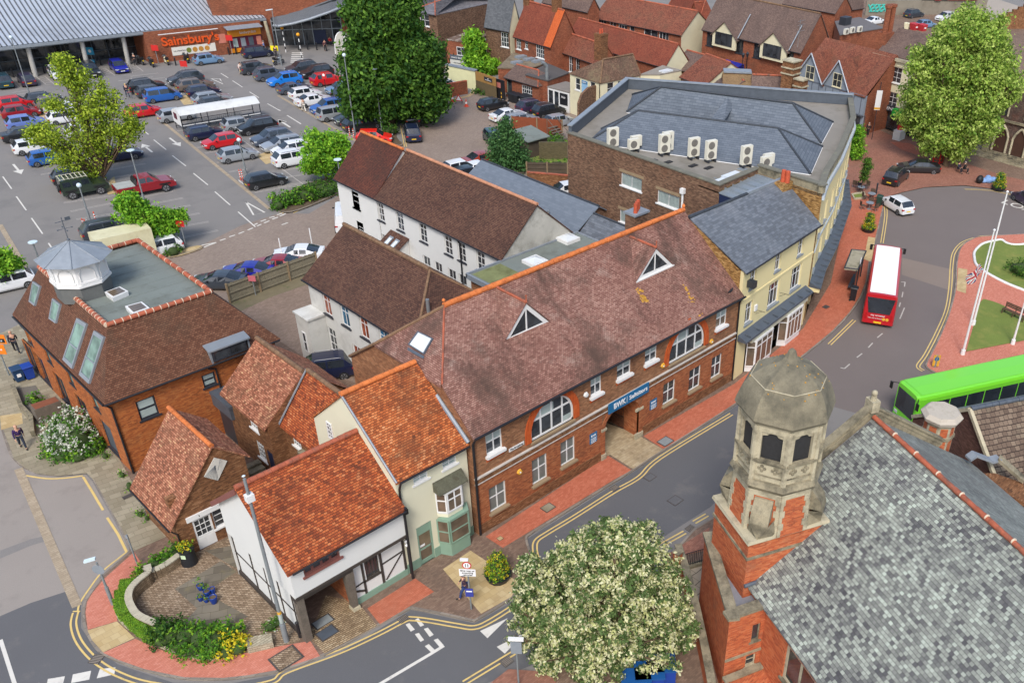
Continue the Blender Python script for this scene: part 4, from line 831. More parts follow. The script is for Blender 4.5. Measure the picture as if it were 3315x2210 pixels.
for k in(1,2):bar(b,ws,u0+.1+(u1-u0-.2)*k/3-.015,u0+.1+(u1-u0-.2)*k/3+.015,.95,2.02,-.09,-.04);bar(b,ws,u0+.1,u1-.1,.95+1.07*k/3-.015,.95+1.07*k/3+.015,-.09,-.045)
for a_,c_ in((.12,.46),(.54,.88)):bar(b,ws,u0+(u1-u0)*a_,u0+(u1-u0)*c_,.25,.8,-.03,-.02)
d_=b.mk_('door',Mt,sh);MB().poly([ws.pt(u0+.1,.95,-.07),ws.pt(u1-.1,.95,-.07),ws.pt(u1-.1,2.02,-.07),ws.pt(u0+.1,2.02,-.07)]).mk_('pane',Mg,d_);MB().ball(ws.pt(u1-.12,1.1,0),.035).mk_('handle',Mm,d_)
Wi(sh,ws,(u1+.08,u1+1.75,.95,2.12),3,3,Mt,Mg,.08,bw=.04);MB().bar(ws,u1+.85,u1+.97,.95,2.12,-.1,-.02).mk_('window_post',Mt,sh)
ws.mk_(body);body.poly([(10.75,SY,2.7),(15,SY,2.7),(15,SY,sz(15)),(13.5,SY,6),(10.75,SY,2.7)][:4])
Wl((10.75,SB),(10.75,SY),.1,2.7).mk_(body);Wl((15,SY),(15,SB),.1,4.6).mk_(body);body.poly([(15,SB,.1),(10.75,SB,.1),(10.75,SB,2.7),(13.5,SB,6),(15,SB,4.6)]);body.mk_('wall',Mb,sh)
MB().bar(ws,u0-.25,u1+2,2.2,2.5,0,.1).mk_('fascia',Mt,sh);tx('3',ws,u0+.4,2.35,.14,Mdt,sh,.11);tx('CHARM',ws,u1+1.6,2.35,.12,Mdt,sh,.11)
rf=MB();xl,zl=10.4,2.3;rf.slab([(xl,SY-.12,zl),(13.5,SY-.12,6.15),(13.5,SB+.1,6.15),(xl,SB+.1,zl)],.12);xr=15.25;zr=6.15-(xr-13.5)*.9;rf.slab([(13.5,SY-.12,6.15),(xr,SY-.12,zr),(xr,SB+.1,zr),(13.5,SB+.1,6.15)],.12);rs=rf.mk_('roof',T_shed,sh)
b=MB();Rg(b,(13.5,SY-.1,6.17),(13.5,SB+.2,6.17),.13,.36);b.mk_('ridge_tiles',Mro,rs)
MB().tube([(xl-.05,SY-.1,zl-.08),(xl-.05,SB,zl-.08)],.05,6).mk_('gutter',Mk,sh);pipe(sh,[(xl,SY,zl-.1),(10.7,SY-.06,zl-.5),(10.72,SY-.06,.15)],.04)
v0,nn0=plane_of((xl,SY,zl),(13.5,SY,6.15),(13.5,SB,6.15));c0=onplane((555,1619),v0,nn0);MB().box((c0.x-.25,c0.y-.22,c0.z-.5),(c0.x+.22,c0.y+.22,c0.z+.25)).mk_('chimney_stub',Mb,rs)
b=MB();P4=[ws.pt(*ws.at(s00(*q)),.02)for q in((1550,802),(1655,830),(1725,680),(1628,657))];b.hexa(P4,[p+ws.n*.05 for p in P4]);c0=sum(P4,Ve())/4;b2=MB()
sd=b.mk_('sundial',pl('sundial_face',S(214,212,202),.8,.04),sh)
for k in Rn(9):
 t=k/8;q=P4[0].lerp(P4[3],min(1,t*2))if t<.5 else P4[3].lerp(P4[2],(t-.5)*2);b2.tube([P4[1].lerp(P4[0],.5)*.0+c0+ws.n*.06+V_(0,0,.25),q.lerp(P4[1]if t>.5 else P4[0],.3)*.0+(P4[0].lerp(P4[1],t))+ws.n*.06],.006,4)
b2.tube([P4[3].lerp(P4[2],.4)+ws.n*.1,c0+ws.n*.25],.012,4);b2.mk_('gnomon',Md,sd)
# MIDDLE BUILDINGS
ob=Th('mansard_building','orange brick building with brown mansard roof, flat top and white cupola','building')
OX0,OX1,OY0,OY1,OE,OT=11.8,21.85,51.1,65.2,5.35,9
wo=Wl((OX0,OY0),(OX1,OY0),0,OE);wol=Wl((OX0,OY1),(OX0,OY0),0,OE);body=MB()
Wi(ob,wo,wo.rect((457,1362),(499,1278)),1,2,Mc,Mgl,.06,fw=.1,bw=.12);Wi(ob,wo,wo.rect((662,1256),(694,1201)),1,2,Mc,Mgl,.06,fw=.1,bw=.1)
Wi(ob,wo,(2.2,3.7,.9,2.4),1,1,Mc,Mgb,.06,fw=.1)
for p,q in(((251,1285),(221,1209)),((332,1362),(293,1272)),((115,1149),(85,1072)),((179,1213),(149,1140))):
 a,b_=wol.at(p),wol.at(q);uc=(a[0]+b_[0])/2;Wi(ob,wol,(uc-.45,uc+.45,3.25,4.75),1,2,Mc,Mgg,.04,fw=.08)
for p,arch in(((374,1472),1),((298,1400),0),((221,1311),0),((157,1247),0),((132,1238),0)):
 uc=wol.at(p)[0];Wi(ob,wol,(uc-.85,uc+.85,.35,2.55),1 if arch else 2,1,Mc,Md if arch else Mg,.04,fw=.1)
wo.mk_(body);wol.mk_(body);Wl((OX1,OY0),(OX1,OY1),0,OE).mk_(body);Wl((OX1,OY1),(OX0,OY1),0,OE).mk_(body);body.mk_('wall',M_brickO,ob)
b=MB();b.poly([wo.pt(0,0,.01)]*0 or[(0,0,-5),(.01,0,-5),(0,.01,-5)])
TX0,TX1,TY0,TY1=13.35,19.35,52.65,63
e=[(OX0-.3,OY0-.3,OE),(OX1+.3,OY0-.3,OE),(OX1+.3,OY1+.3,OE),(OX0-.3,OY1+.3,OE)];t=[(TX0,TY0,OT),(TX1,TY0,OT),(TX1,TY1,OT),(TX0,TY1,OT)]
rf=MB()
for i in Rn(4):j=(i+1)%4;rf.slab([e[i],e[j],t[j],t[i]],.1)
ro=rf.mk_('roof',T_brownL,ob)
b=MB();b.box((TX0,TY0,OT-.35),(TX1,TY1,OT-.2));
for k in Rn(9):y=TY0+.6+k*1.15;b.box((TX0+.1,y,OT-.2),(TX1-.1,y+.04,OT-.185))
b.mk_('flat_roof',M_felt,ob)
b=MB();bc=MB()
for i in Rn(4):
 j=(i+1)%4;P_,Q_=Ve(t[i]),Ve(t[j]);n_=int((Q_-P_).length/.42)
 for k in Rn(n_):
  a=P_.lerp(Q_,k/n_);c=P_.lerp(Q_,(k+.9)/n_);d_=P_.lerp(Q_,(k+1)/n_);up=V_(0,0,.03)
  b.cyl(a+up,c+up,.15,.15,8)
  if i in(0,3)or k%2:bc.cyl(c+up,d_+up,.165,.165,8)
b.mk_('ridge_tiles',Mrr,ro);bc.mk_('ridge_mortar',M_mortar,ro)
for c_ in(((338,945),(364,964),(415,942),(388,927)),((404,991),(429,1015),(484,996),(459,976))):
 P4=[U(q,OT+.1)for q in c_];b=MB();c0=sum(P4,Ve())/4;lo=[V_(c0.x+(p.x-c0.x)*.95,c0.y+(p.y-c0.y)*.95,OT-.2)for p in P4]
 if(P4[1]-P4[0]).cross(P4[2]-P4[1]).z<0:P4.reverse();lo.reverse()
 b.hexa(lo,P4);f=b.mk_('skylight',Mt,ob);inn=[c0+(p-c0)*.78+V_(0,0,.02)for p in P4];MB().up(inn).mk_('pane',Mgb,f)
Pl,nl=plane_of(e[3],e[0],t[0])
for c_ in(((233,885),(275,918),(318,768),(262,730)),((385,1015),(435,1050),(472,905),(412,860)),((490,1325),(560,1395),(672,1055),(598,1010)),((615,1440),(690,1510),(805,1155),(730,1105))):
 P4=[onplane(r00(*q),Pl,nl)for q in c_];f=roof_quad(ob,P4,nl,Me,Mgg,'roof_window',.12,.16)
 if P4[2].z-P4[0].z>2:
  m_=[P4[0].lerp(P4[3],.42),P4[1].lerp(P4[2],.42)];MB().tube([p+nl*.1 for p in m_],.05,4).mk_('crossbar',Me,f)
wd=Wl((OX0,OY0-.32),(OX1,OY0-.32),0,9);r=wd.rect((691,1163),(808,1094));r=(r[0],r[1]-.3,OE+.12,OE+.85);Wi(ob,wd,r,2,1,Mc,Mg,None,cut=False,fw=.09,bw=.09,name='dormer_window')
b=MB();a0,a1=r[0]-.12,r[1]+.12;yb=OY0+1.6
for u in(a0,a1-.1+.12):b.hexa([wd.pt(u,OE,-.02),wd.pt(u+.1,OE,-.02),wd.pt(u+.1,OE,-.6),wd.pt(u,OE,-.6)],[wd.pt(u,OE+.9,-.02),wd.pt(u+.1,OE+.9,-.02),wd.pt(u+.1,OE+1.05,-1.1),wd.pt(u,OE+1.05,-1.1)])
b.slab([wd.pt(a0-.1,OE+.95,.15),wd.pt(a1+.15,OE+.95,.15),wd.pt(a1+.15,OE+1.2,-1),wd.pt(a0-.1,OE+1.2,-1)],.1);b.mk_('dormer_roof',M_zinc,ob)
MB().tube([(OX0-.35,OY0-.38,OE-.05),(OX1+.2,OY0-.38,OE-.05)],.06,8).tube([(OX0-.38,OY1,OE-.05),(OX0-.38,OY0-.3,OE-.05)],.06,8).mk_('gutter',Mk,ob);pipe(ob,[(OX0-.25,OY0-.3,OE-.1),(OX0+.02,OY0-.08,OE-.5),(OX0+.02,OY0-.08,.1)],.06);u_=wo.at((715,1264))[0];pipe(ob,[wo.pt(u_-.5,OE-.2,.3),wo.pt(u_,OE-.5,.1),wo.pt(u_,3,.1)],.05)
def oc_(c,r,z,ph=pi/8):return[V_(c[0]+r*cos(ph+k*pi/4),c[1]+r*sin(ph+k*pi/4),z)for k in Rn(8)]
cu=U((289,953),OT-.2);cc=(cu.x,cu.y+.55);Rc=1.62
cpb=MB().hexa(oc_(cc,Rc-.1,OT-.35),oc_(cc,Rc-.1,OT+.75)).mk_('cupola_base',pl('dark_grey_lead',S(108,110,108),.8,.15,3,fine=.15),ob)
b=MB();b.hexa(oc_(cc,Rc+.02,OT+.72),oc_(cc,Rc+.02,OT+.86));b.hexa(oc_(cc,Rc-.05,OT+.86),oc_(cc,Rc-.1,OT+2.1));b.hexa(oc_(cc,Rc+.04,OT+2.1),oc_(cc,Rc+.04,OT+2.2))
for k in Rn(8):
 a=(k+.5)*pi/4+pi/8;n_=P2(a);t_=V_(-n_.y,n_.x,0);ap=(Rc-.07)*cos(pi/8);c0=V_(cc[0],cc[1],0)+n_*(ap+.01)
 b.obox(c0+V_(0,0,OT+.98),t_*.5,n_*.05,(0,0,.06))
 ar=[c0+t_*(-.42*cos(pi*q/8))+V_(0,0,OT+1.5+.4*sin(pi*q/8))+n_*.03 for q in Rn(9)]
 b.tube([c0+t_*-.42+V_(0,0,OT+1.1)+n_*.03]+ar+[c0+t_*.42+V_(0,0,OT+1.1)+n_*.03],.025,5)
cup=b.mk_('cupola',Mt,ob);b=MB();lo=oc_(cc,Rc+.42,OT+2.18);
for k in Rn(8):
 j=(k+1)%8;top_=V_(cc[0],cc[1],OT+3.15);b.poly([lo[k],lo[j],lo[j].lerp(top_,.93),lo[k].lerp(top_,.93)]);b.tube([lo[k]+V_(0,0,.02),top_],.035,4)
b.poly(lo[::-1]);b.mk_('cupola_roof',Me,ob);b=MB();tp_=V_(cc[0],cc[1],OT+3.1);b.tube([tp_,tp_+V_(0,0,1.5)],.025,5);b.ball(tp_+V_(0,0,.1),.09)
for k in Rn(4):d_=V_(cos(k*pi/2),sin(k*pi/2),0);b.tube([tp_+V_(0,0,.8),tp_+V_(0,0,.8)+d_*.35],.015,4);b.ball(tp_+V_(0,0,.8)+d_*.38,.05,0,6,4)
b.tube([tp_+V_(-.4,0,1.25),tp_+V_(.45,0,1.3)],.02,4);b.obox(tp_+V_(.3,0,1.35),(.14,0,0),(0,.01,0),(0,0,.1));b.mk_('weathervane',Md,ob)
b=MB();P=[U(q,3.3)for q in((604,1336),(638,1347),(740,1302),(719,1285))];x0,x1=17.2,20.6;b.box((x0,48.6,3.25),(x1,OY0-.02,3.45));b.box((x0+.05,48.65,2.45),(x1-.05,48.8,3.25));b.box((x0+.05,48.8,2.45),(x0+.2,OY0-.02,3.25));b.mk_('entrance_canopy',Md,ob)
MB().box((x0+.3,49.2,.1),(x0+.4,OY0-.1,2.5)).box((x1-.3,49.2,.1),(x1-.15,OY0-.1,2.5)).box((x0+.4,OY0-.12,.1),(x1-.3,OY0-.03,2.5)).mk_('porch',Mc,ob)
cb=Th('brick_cottage','old brick cottage with two stepped orange tiled roofs and white lattice windows','building')
C1=dict(x=17.45,y0=44.1,y1=49.2,e=4.25,r=6.75,rx=20.15);C2_=dict(x=18.35,y0=40.2,y1=44.1,e=4.15,r=6.75,rx=20.4)
body=MB();roofs=[]
for d_,wins in((C1,(((802,1400),(844,1364),3,4.05),((829,1481),(876,1489),.9,2.2))),(C2_,(((946,1455),(980,1430),2.9,4),((1013,1464),(1034,1455),2.9,4)))):
 w=Wl((d_['x'],d_['y1']),(d_['x'],d_['y0']),0,d_['e'])
 for(p,q,z0,z1)in wins:
  a,c=w.at(p),w.at(q);uc=(a[0]+c[0])/2;uc=min(max(uc,.75),w.L-.6);Wi(cb,w,(uc-.5,uc+.5,z0,z1),4,4,Mt,Mg,.05,bw=.045,fw=.06)
 if d_ is C1:w.op.append((w.L-1,w.L-.25,.1,2.1));MB().bar(w,w.L-1,w.L-.25,.1,2.1,-.1,-.04).mk_('door',M_navy,cb)
 w.mk_(body);X2=2*d_['rx']-d_['x']
 Wl((d_['x'],d_['y0']),(X2,d_['y0']),0,d_['e']).mk_(body);body.poly([(d_['x'],d_['y0'],d_['e']),(X2,d_['y0'],d_['e']),(d_['rx'],d_['y0'],d_['r']-.12)])
 Wl((X2,d_['y1']),(d_['x'],d_['y1']),0,d_['e']).mk_(body);body.poly([(X2,d_['y1'],d_['e']),(d_['x'],d_['y1'],d_['e']),(d_['rx'],d_['y1'],d_['r']-.12)]);Wl((X2,d_['y0']),(X2,d_['y1']),0,d_['e']).mk_(body)
 rf=MB();o_=.3 if d_ is C1 else 0;xe=d_['x']-.22;ze=d_['e']-.2
 rf.slab([(xe,d_['y0']+(.05 if d_ is C1 else 0),ze),(d_['rx'],d_['y0'],d_['r']),(d_['rx'],d_['y1']+o_,d_['r']),(xe,d_['y1']+o_,ze)],.12);rf.slab([(d_['rx'],d_['y0'],d_['r']),(X2+.2,d_['y0'],ze),(X2+.2,d_['y1']+o_,ze),(d_['rx'],d_['y1']+o_,d_['r'])],.12)
 r_=rf.mk_('roof',T_shed if 0 else T_hot if d_ is C2_ else T_shed,cb);b=MB();Rg(b,(d_['rx'],d_['y0'],d_['r']+.03),(d_['rx'],d_['y1']+o_,d_['r']+.03),.15,.4);b.mk_('ridge_tiles',Mrm,r_);roofs.append(r_)
body.mk_('wall',Mb,cb)
b=MB();a=V_(C2_['x']-.25,44.1,4);c=V_(20.3,44.1,6.72);b.obox((a+c)/2+V_(0,.0,.1),(c-a)/2,(0,.09,0),(0,0,.05));b.mk_('lead_flashing',Me,roofs[0])
b=MB();b.box((C1['x']-.15,40.9,.9),(C1['x']+.6,41.7,1.9));
b=MB();q=U((955,1493),3.2);b.box((18,41.4,2.6),(18.34,42.2,3.2));b.mk_('air_unit',Ms,cb)
st_=Th('stone_steps','stone steps between the brick shed and the cottage','steps');
for k in Rn(4):MB().box((15.4,44.6+k*.42,.1),(17.3,44.6+(k+1)*.42,.28+k*.17)).mk_('step',Ms,st_)
def LB(root,X,Y0,Y1,he,hr,xr,rm,hip_near=False,ov=.3,wins=(),far_x=None,wm=Mu):
 w=Wl((X,Y1),(X,Y0),0,he)
 for wn in wins:
  (p,q,z0,z1),gm,nx,ny=wn[0],wn[1],wn[2],wn[3]
  a,c=w.at(p),w.at(q);uc=(a[0]+c[0])/2;hw=wn[4]
  Wi(root,w,(uc-hw,uc+hw,z0,z1),nx,ny,Mt,gm,.1,smat=Mc,split=wn[5]if len(wn)>5 else None)
 body=MB();w.mk_(body);X2=far_x or 2*xr-X
 Wl((X,Y0),(X2,Y0),0,he).mk_(body);Wl((X2,Y0),(X2,Y1),0,he).mk_(body);Wl((X2,Y1),(X,Y1),0,he).mk_(body)
 if not hip_near:body.poly([(X,Y0,he),(X2,Y0,he),(xr,Y0,hr-.12)])
 body.poly([(X2,Y1,he),(X,Y1,he),(xr,Y1,hr-.12)]);body.mk_('wall',wm,root)
 rf=MB();k=(xr-X)*.9 if hip_near else 0;xe,x2=X-ov,X2+ov;ze=he-.12;y0,y1=Y0-(ov if hip_near else .1),Y1+.15
 rf.slab([(xe,y0,ze),(xr,y0+k,hr),(xr,y1,hr),(xe,y1,ze)],.12);rf.slab([(x2,y0,ze),(x2,y1,ze),(xr,y1,hr),(xr,y0+k,hr)],.12)
 if hip_near:rf.slab([(xe,y0,ze),(x2,y0,ze),(xr,y0+k,hr)],.12)
 r=rf.mk_('roof',rm,root);MB().tube([(xe-.05,y0,ze-.05),(xe-.05,y1,ze-.05)],.06,8).mk_('gutter',Mk,root);return w,r,k
wh=Th('white_hall','white rendered hall with dark brown hipped roof and tall curtained windows','building')
R8=r08
w2=Wl((27.15,56.2),(27.15,43.6))
wins=[(((1047,993),(1065,947),4,5.75),M_curtR,2,3,.5,[.62]),(((1105,1034),(1125,987),4,5.75),M_curtB,2,3,.5,[.62]),(((1167,1072),(1186,1021),4,5.75),M_curtR,2,3,.5,[.62]),(((1229,1104),(1251,1064),4,5.75),M_curtB,2,3,.5,[.62]),(((1077,1146),(1085,1090),.95,2.9),Mg,2,3,.5,[.35,.68]),(((1150,1150),(1162,1135),1.3,2.8),M_curtR,2,2,.5)]
w_,r_,k_=LB(wh,27.15,43.2,56,6.15,9.05,30.65,Tb,True,.3,wins,wm=Mv)
b=MB();Rg(b,(30.65,42.9+k_,9.08),(30.65,56.15,9.08),.16,.4);Rg(b,(30.65,42.9+k_,9.05),(26.9,42.95,6.05),.1,.35);Rg(b,(30.65,42.9+k_,9.05),(34.4,42.95,6.05),.1,.35);b.mk_('ridge_tiles',Mrm,r_)
ex=MB().box((24.9+.9,54.3,0),(27.13,56,3.8)).box((25.7,54.2,3.8),(27.13,56.1,3.95)).mk_('side_porch',Mv,wh);we=Wl((25.8,56),(25.8,54.3));Wi(ex,we,(.6,1.1,1,2.6),1,2,Mt,Mg,None,cut=False)
MB().cyl((29,44.2,6.8),(29,44.2,8.2),.12,.12,8).mk_('flue',Mm,r_)
wt=Th('white_terrace','long white two-storey terrace with brown tiled roof and grey gable end','building')
wins=[]
for p,q in(((1138,640),(1159,604)),((1219,687),(1240,643)),((1281,724),(1306,681)),((1358,770),(1381,728)),((1439,819),(1464,774)),((1486,847),(1504,800)),((1546,851),(1566,832))):wins.append(((p,q,3.85,5.45),Mg,2,3,.5,[.36,.72]))
for p,q in(((1153,736),(1174,683)),((1230,770),(1249,736)),((1370,838),(1389,825)),((1406,859),(1430,849)),((1453,883),(1472,872)),((1487,904),(1508,896))):wins.append(((p,q,.95,2.6),Mg,2,2,.5))
w_,r_,_k=LB(wt,39.4,49.5,65.9,5.95,9.2,42.9,Tb,False,.25,wins)
MB().poly([(39.4,49.49,0),(46.4,49.49,0),(46.4,49.49,5.95),(42.9,49.49,9.05),(39.4,49.49,5.95)]).mk_('gable_render',M_greyR,wt)
b=MB();Rg(b,(42.9,49.4,9.24),(42.9,66,9.24),.14,.42);b.mk_('ridge_tiles',M_ridgeP,r_)
u_=V_(0,0,0);pipe(wt,[(39.1,54.6,5.8),(39.3,54.6,5.4),(39.3,54.6,0)],.06);
bt=Th('white_house','white end house with dark red-brown roof and orange ridge, stepped forward of the terrace','building')
w3=Wl((39.4,72.1),(39.4,65.95))
wins=[(((1138,640),(1159,604),3.85,5.4),Mg,2,3,.5,[.36,.72]),(((1153,736),(1174,683),.95,2.6),Mg,2,3,.5)]
wt_wins_skip=0
w_,r_,_k=LB(bt,39.4,66.1,72.2,5.95,9.35,42.5,pat('dark_red_tiles',.17,.12,[(76,44,36),(100,58,46),(124,72,54)],.03,S(50,30,26),big=.4,stain=(S(70,54,46),.4,.48,.75),bump=.5,over=True),False,.25,wins)
b=MB();Rg(b,(42.5,66,9.4),(42.5,72.3,9.4),.13,.4);b.mk_('ridge_tiles',Mro,r_)
pr=Th('lean_to_porch','low white porch with brown lean-to roof and two roof lights against the white terrace','porch');wP=Wl((39.38,65.9),(39.38,49.5))
ua,ub=wP.at((1268,738))[0],wP.at((1321,770))[0];ya,yb=65.9-ua,65.9-ub;ya,yb=max(ya,yb),min(ya,yb)
MB().box((37.4,yb,0),(39.38,ya,2.2)).poly([(37.4,yb,2.2),(39.38,yb,2.2),(39.38,yb,3.4)]).mk_('wall',Mu,pr);b=MB();a,c,d_,f_=(37.1,yb-.15,2.1),(37.1,ya+.15,2.1),(39.36,ya+.15,3.5),(39.36,yb-.15,3.5);b.slab([a,f_,d_,c],.1);rr=b.mk_('roof',Tb,pr);Pp,np_=plane_of(a,c,d_)
for t0 in(.2,.58):
 y_=yb+(ya-yb)*t0;q=[V_(37.6,y_,0),V_(37.6,y_+(ya-yb)*.22,0),V_(38.9,y_+(ya-yb)*.22,0),V_(38.9,y_,0)]
 q=[V_(p.x,p.y,2.1+(p.x-37.1)*1.4/2.26)for p in q];roof_quad(pr,q,np_,Me,Mgw,'roof_light',.08,.2)
fx=Th('flat_extension','flat felt-roofed extension with white edge and two dome rooflights behind the offices','building')
MB().box((36.2,43.4,0),(46.9,49.3,5.6)).mk_('wall',MB_,fx);MB().box((36,43.3,5.6),(47,49.4,5.7)).mk_('roof_deck',M_felt,fx)
b=MB();P=[U(q,3.61)for q in((1540,872),(1608,904),(1710,859),(1608,838))];b.box((36.3,44,5.7),(38.9,49.2,5.71));b.mk_('moss_patch',M_moss,fx)
MB().box((35.9,43.25,5.4),(36.05,49.45,5.8)).box((35.9,49.33,5.5),(47.1,49.47,5.82)).box((46.95,43.3,5.4),(47.1,49.4,5.8)).mk_('edge_trim',Me,fx)
for q in((1732,845),(1838,772)):
 c0=U(q,5.85);f=MB().box((c0.x-.7,c0.y-.7,5.7),(c0.x+.7,c0.y+.7,5.95)).mk_('rooflight',Mt,fx);b=MB();tp_=(c0.x,c0.y,6.2)
 cs=[(c0.x+i*.58,c0.y+j*.58,5.96)for i,j in((-1,-1),(1,-1),(1,1),(-1,1))]
 for i in Rn(4):b.poly([cs[i],cs[(i+1)%4],tp_])
 b.mk_('dome',Mgw,f)
def simple_gable(root,X0_,X1_,Y0_,Y1_,he,hr,rm,wm,axis='y',ov=.15,rmat=Mrd,t=.12):
 body=MB()
 for A_,B_ in(((X0_,Y0_),(X1_,Y0_)),((X1_,Y0_),(X1_,Y1_)),((X1_,Y1_),(X0_,Y1_)),((X0_,Y1_),(X0_,Y0_))):Wl(A_,B_,0,he).mk_(body)
 rf=MB()
 if axis=='y':
  xm=(X0_+X1_)/2;body.poly([(X0_,Y0_,he),(X1_,Y0_,he),(xm,Y0_,hr-t)]);body.poly([(X1_,Y1_,he),(X0_,Y1_,he),(xm,Y1_,hr-t)])
  rf.slab([(X0_-ov,Y0_-ov,he),(xm,Y0_-ov,hr),(xm,Y1_+ov,hr),(X0_-ov,Y1_+ov,he)],t);rf.slab([(X1_+ov,Y0_-ov,he),(X1_+ov,Y1_+ov,he),(xm,Y1_+ov,hr),(xm,Y0_-ov,hr)],t);rl_=((xm,Y0_-ov,hr),(xm,Y1_+ov,hr))
 else:
  ym=(Y0_+Y1_)/2;body.poly([(X1_,Y0_,he),(X1_,Y1_,he),(X1_,ym,hr-t)]);body.poly([(X0_,Y1_,he),(X0_,Y0_,he),(X0_,ym,hr-t)])
  rf.slab([(X0_-ov,Y0_-ov,he),(X1_+ov,Y0_-ov,he),(X1_+ov,ym,hr),(X0_-ov,ym,hr)],t);rf.slab([(X0_-ov,Y1_+ov,he),(X0_-ov,ym,hr),(X1_+ov,ym,hr),(X1_+ov,Y1_+ov,he)],t);rl_=((X0_-ov,ym,hr),(X1_+ov,ym,hr))
 body.mk_('wall',wm,root);r=rf.mk_('roof',rm,root);b=MB();Rg(b,rl_[0],rl_[1],.1,.5);b.mk_('ridge_tiles',rmat,r);return r
sr=Th('slate_annexe','long low annexe with smooth blue-grey slate roof behind the white terrace','building');
T_blue2=pat('smooth_grey_slates',.5,.25,[(106,116,128),(122,132,144)],.012,S(98,108,118),rough=.6,bump=.1,over=True)
b=MB();Wl((47,51),(51.8,51),0,4).mk_(b);b.poly([(47,51,4),(51.8,51,4),(51.8,51,5.9),(50.9,51,6.4)]);Wl((47,66),(47,51),0,4).mk_(b);b.mk_('wall',Mj,sr);rr=MB().slab([(46.8,50.8,4),(50.9,50.8,6.5),(50.9,66.2,6.5),(46.8,66.2,4)],.1).slab([(50.9,50.8,6.5),(51.8,50.8,5.95),(51.8,66.2,5.95),(50.9,66.2,6.5)],.1).mk_('roof',T_blue2,sr);b=MB();Rg(b,(50.9,50.8,6.5),(50.9,66.2,6.5),.1,.5);b.mk_('ridge_tiles',Mrd,rr)
for y,z in((56.5,5.2),(54.6,4.7)):MB().cyl((48.6,y,z-.5),(48.6,y,z+.9),.12,.12,8).mk_('flue',Mm,sr)
sq=Th('slate_outhouse','small outhouse with grey slate roof between offices and dark brick block','building');simple_gable(sq,47.3,51.7,43.5,49.9,4.7,6.5,T_slate,Mj)
ck=Th('chimney_stack','brick chimney stack with three clay pots in front of the dark brick wall','chimney');c0=wall_pt=onplane((2066,685),(0,42.6,0),(0,1,0));MB().box((c0.x-.75,42.2,0),(c0.x+.65,43.2,c0.z-.1)).mk_('stack',Mj,ck);MB().box((c0.x-.85,42.1,c0.z-.1),(c0.x+.75,43.3,c0.z+.05)).mk_('cap',Me,ck)
for k in Rn(3):MB().cyl((c0.x-.4+k*.35,42.5+k*.2,c0.z+.05),(c0.x-.4+k*.35,42.5+k*.2,c0.z+.75),.16,.14,10).mk_('pot',Mp,ck)
ys=Th('yellow_shop','pale yellow three-storey shop with slate roof and white shopfront bays','building')
FA,FB,FE=(45.95,32.05),(56.6,33.25),8.75;wF=Wl(FA,FB,0,FE);B4=mk(2350,800,3.355)
for bl,tr,nx in(((2428,919),(2451,851),2),((2509,864),(2532,803),2),((2584,813),(2603,764),2)):
 r=wF.rect(bl,tr);r=((r[0]+r[1])/2-.42,(r[0]+r[1])/2+.42,7,8.3);Wi(ys,wF,r,2,2,Mt,Mg,.08,smat=Me,depth=.18,split=[.58])
for bl,tr,hw,nx in(((2412,1047),(2436,973),.5,2),((2484,1006),(2523,910),.8,3),((2556,949),(2596,860),.8,3)):
 r=wF.rect(bl,tr);uc=(r[0]+r[1])/2;Wi(ys,wF,(uc-hw,uc+hw,4.25,5.95 if hw<.6 else 6.15),nx,2,Mt,Mg,.1,smat=Me,depth=.2,split=[.66])
body=MB();sf0,sf1=1.9,9.9
wF.op.append((1.3,9.9,.1,3));wF.mk_(body,0,.6);yb_=41
Wl((56.6,33.25),(57,yb_),0,FE).mk_(body);Wl((45.95,yb_),FA,0,FE).mk_(body);ymid=37;body.poly([(57,yb_,FE),(56.95,ymid,11),(56.6,33.25,FE)][::-1]);body.mk_('wall',My,ys)
MB().poly([(45.92,yb_,6),(45.92,32.3,6),(45.92,32.3,FE),(45.92,ymid,11),(45.92,yb_,FE)]).mk_('side_gable',MY_,ys)
MB().bar(wF,0,wF.L,6.35,6.5,0,.06).mk_('string_course',My,ys)
rf=MB();rf.slab([(45.85,31.75,FE),(56.75,32.95,FE),(57.1,ymid,11.15),(45.85,ymid,11.15)],.1);rf.slab([(45.85,ymid,11.15),(57.1,ymid,11.15),(57.2,yb_,FE),(45.85,yb_,FE)],.1);rs_=rf.mk_('roof',T_slate,ys);b=MB();Rg(b,(45.85,ymid,11.17),(52.5,ymid,11.17),.12,.5);b.mk_('ridge_tiles',Mrd,rs_)
MB().box((52.4,36.9,11.05),(57.1,37.15,11.3)).mk_('ridge_capping',Me,rs_)
MB().tube([(45.8,31.7,FE-.02),(56.8,32.85,FE-.02)],.055,6).mk_('gutter',Mk,ys)
b=MB();b.hexa([wF.pt(.0,3.35,.75),wF.pt(10.2,3.35,.75),wF.pt(10.2,3.35,.0),wF.pt(.0,3.35,.0)],[wF.pt(.0,3.5,.75),wF.pt(10.2,3.5,.75),wF.pt(10.2,3.8,.0),wF.pt(.0,3.8,.0)])
for k in Rn(8):u=.6+k*1.3;b.obox(wF.pt(u,3.68,.37),wF.d*.03,wF.n*.37,(0,0,.05))
b.mk_('canopy',Md,ys)
MB().bar(wF,1.3,9.9,2.75,3.3,-.05,.5).mk_('fascia',Mx,ys)
for(u0,u1)in((1.5,4.7),(6.3,9.4)):
 bay(wF,u0,u1,.55,2.7,.55,Mt,Mgb,ys,4 if u0>5 else 3,base=(.1,Mt),skew=.4,split=(.75,))
MB().box((50.9,33.4,.1),(52.4,33.5,2.6)).mk_('door',Mgn,ys)
b=MB();rv=random.Random(4)
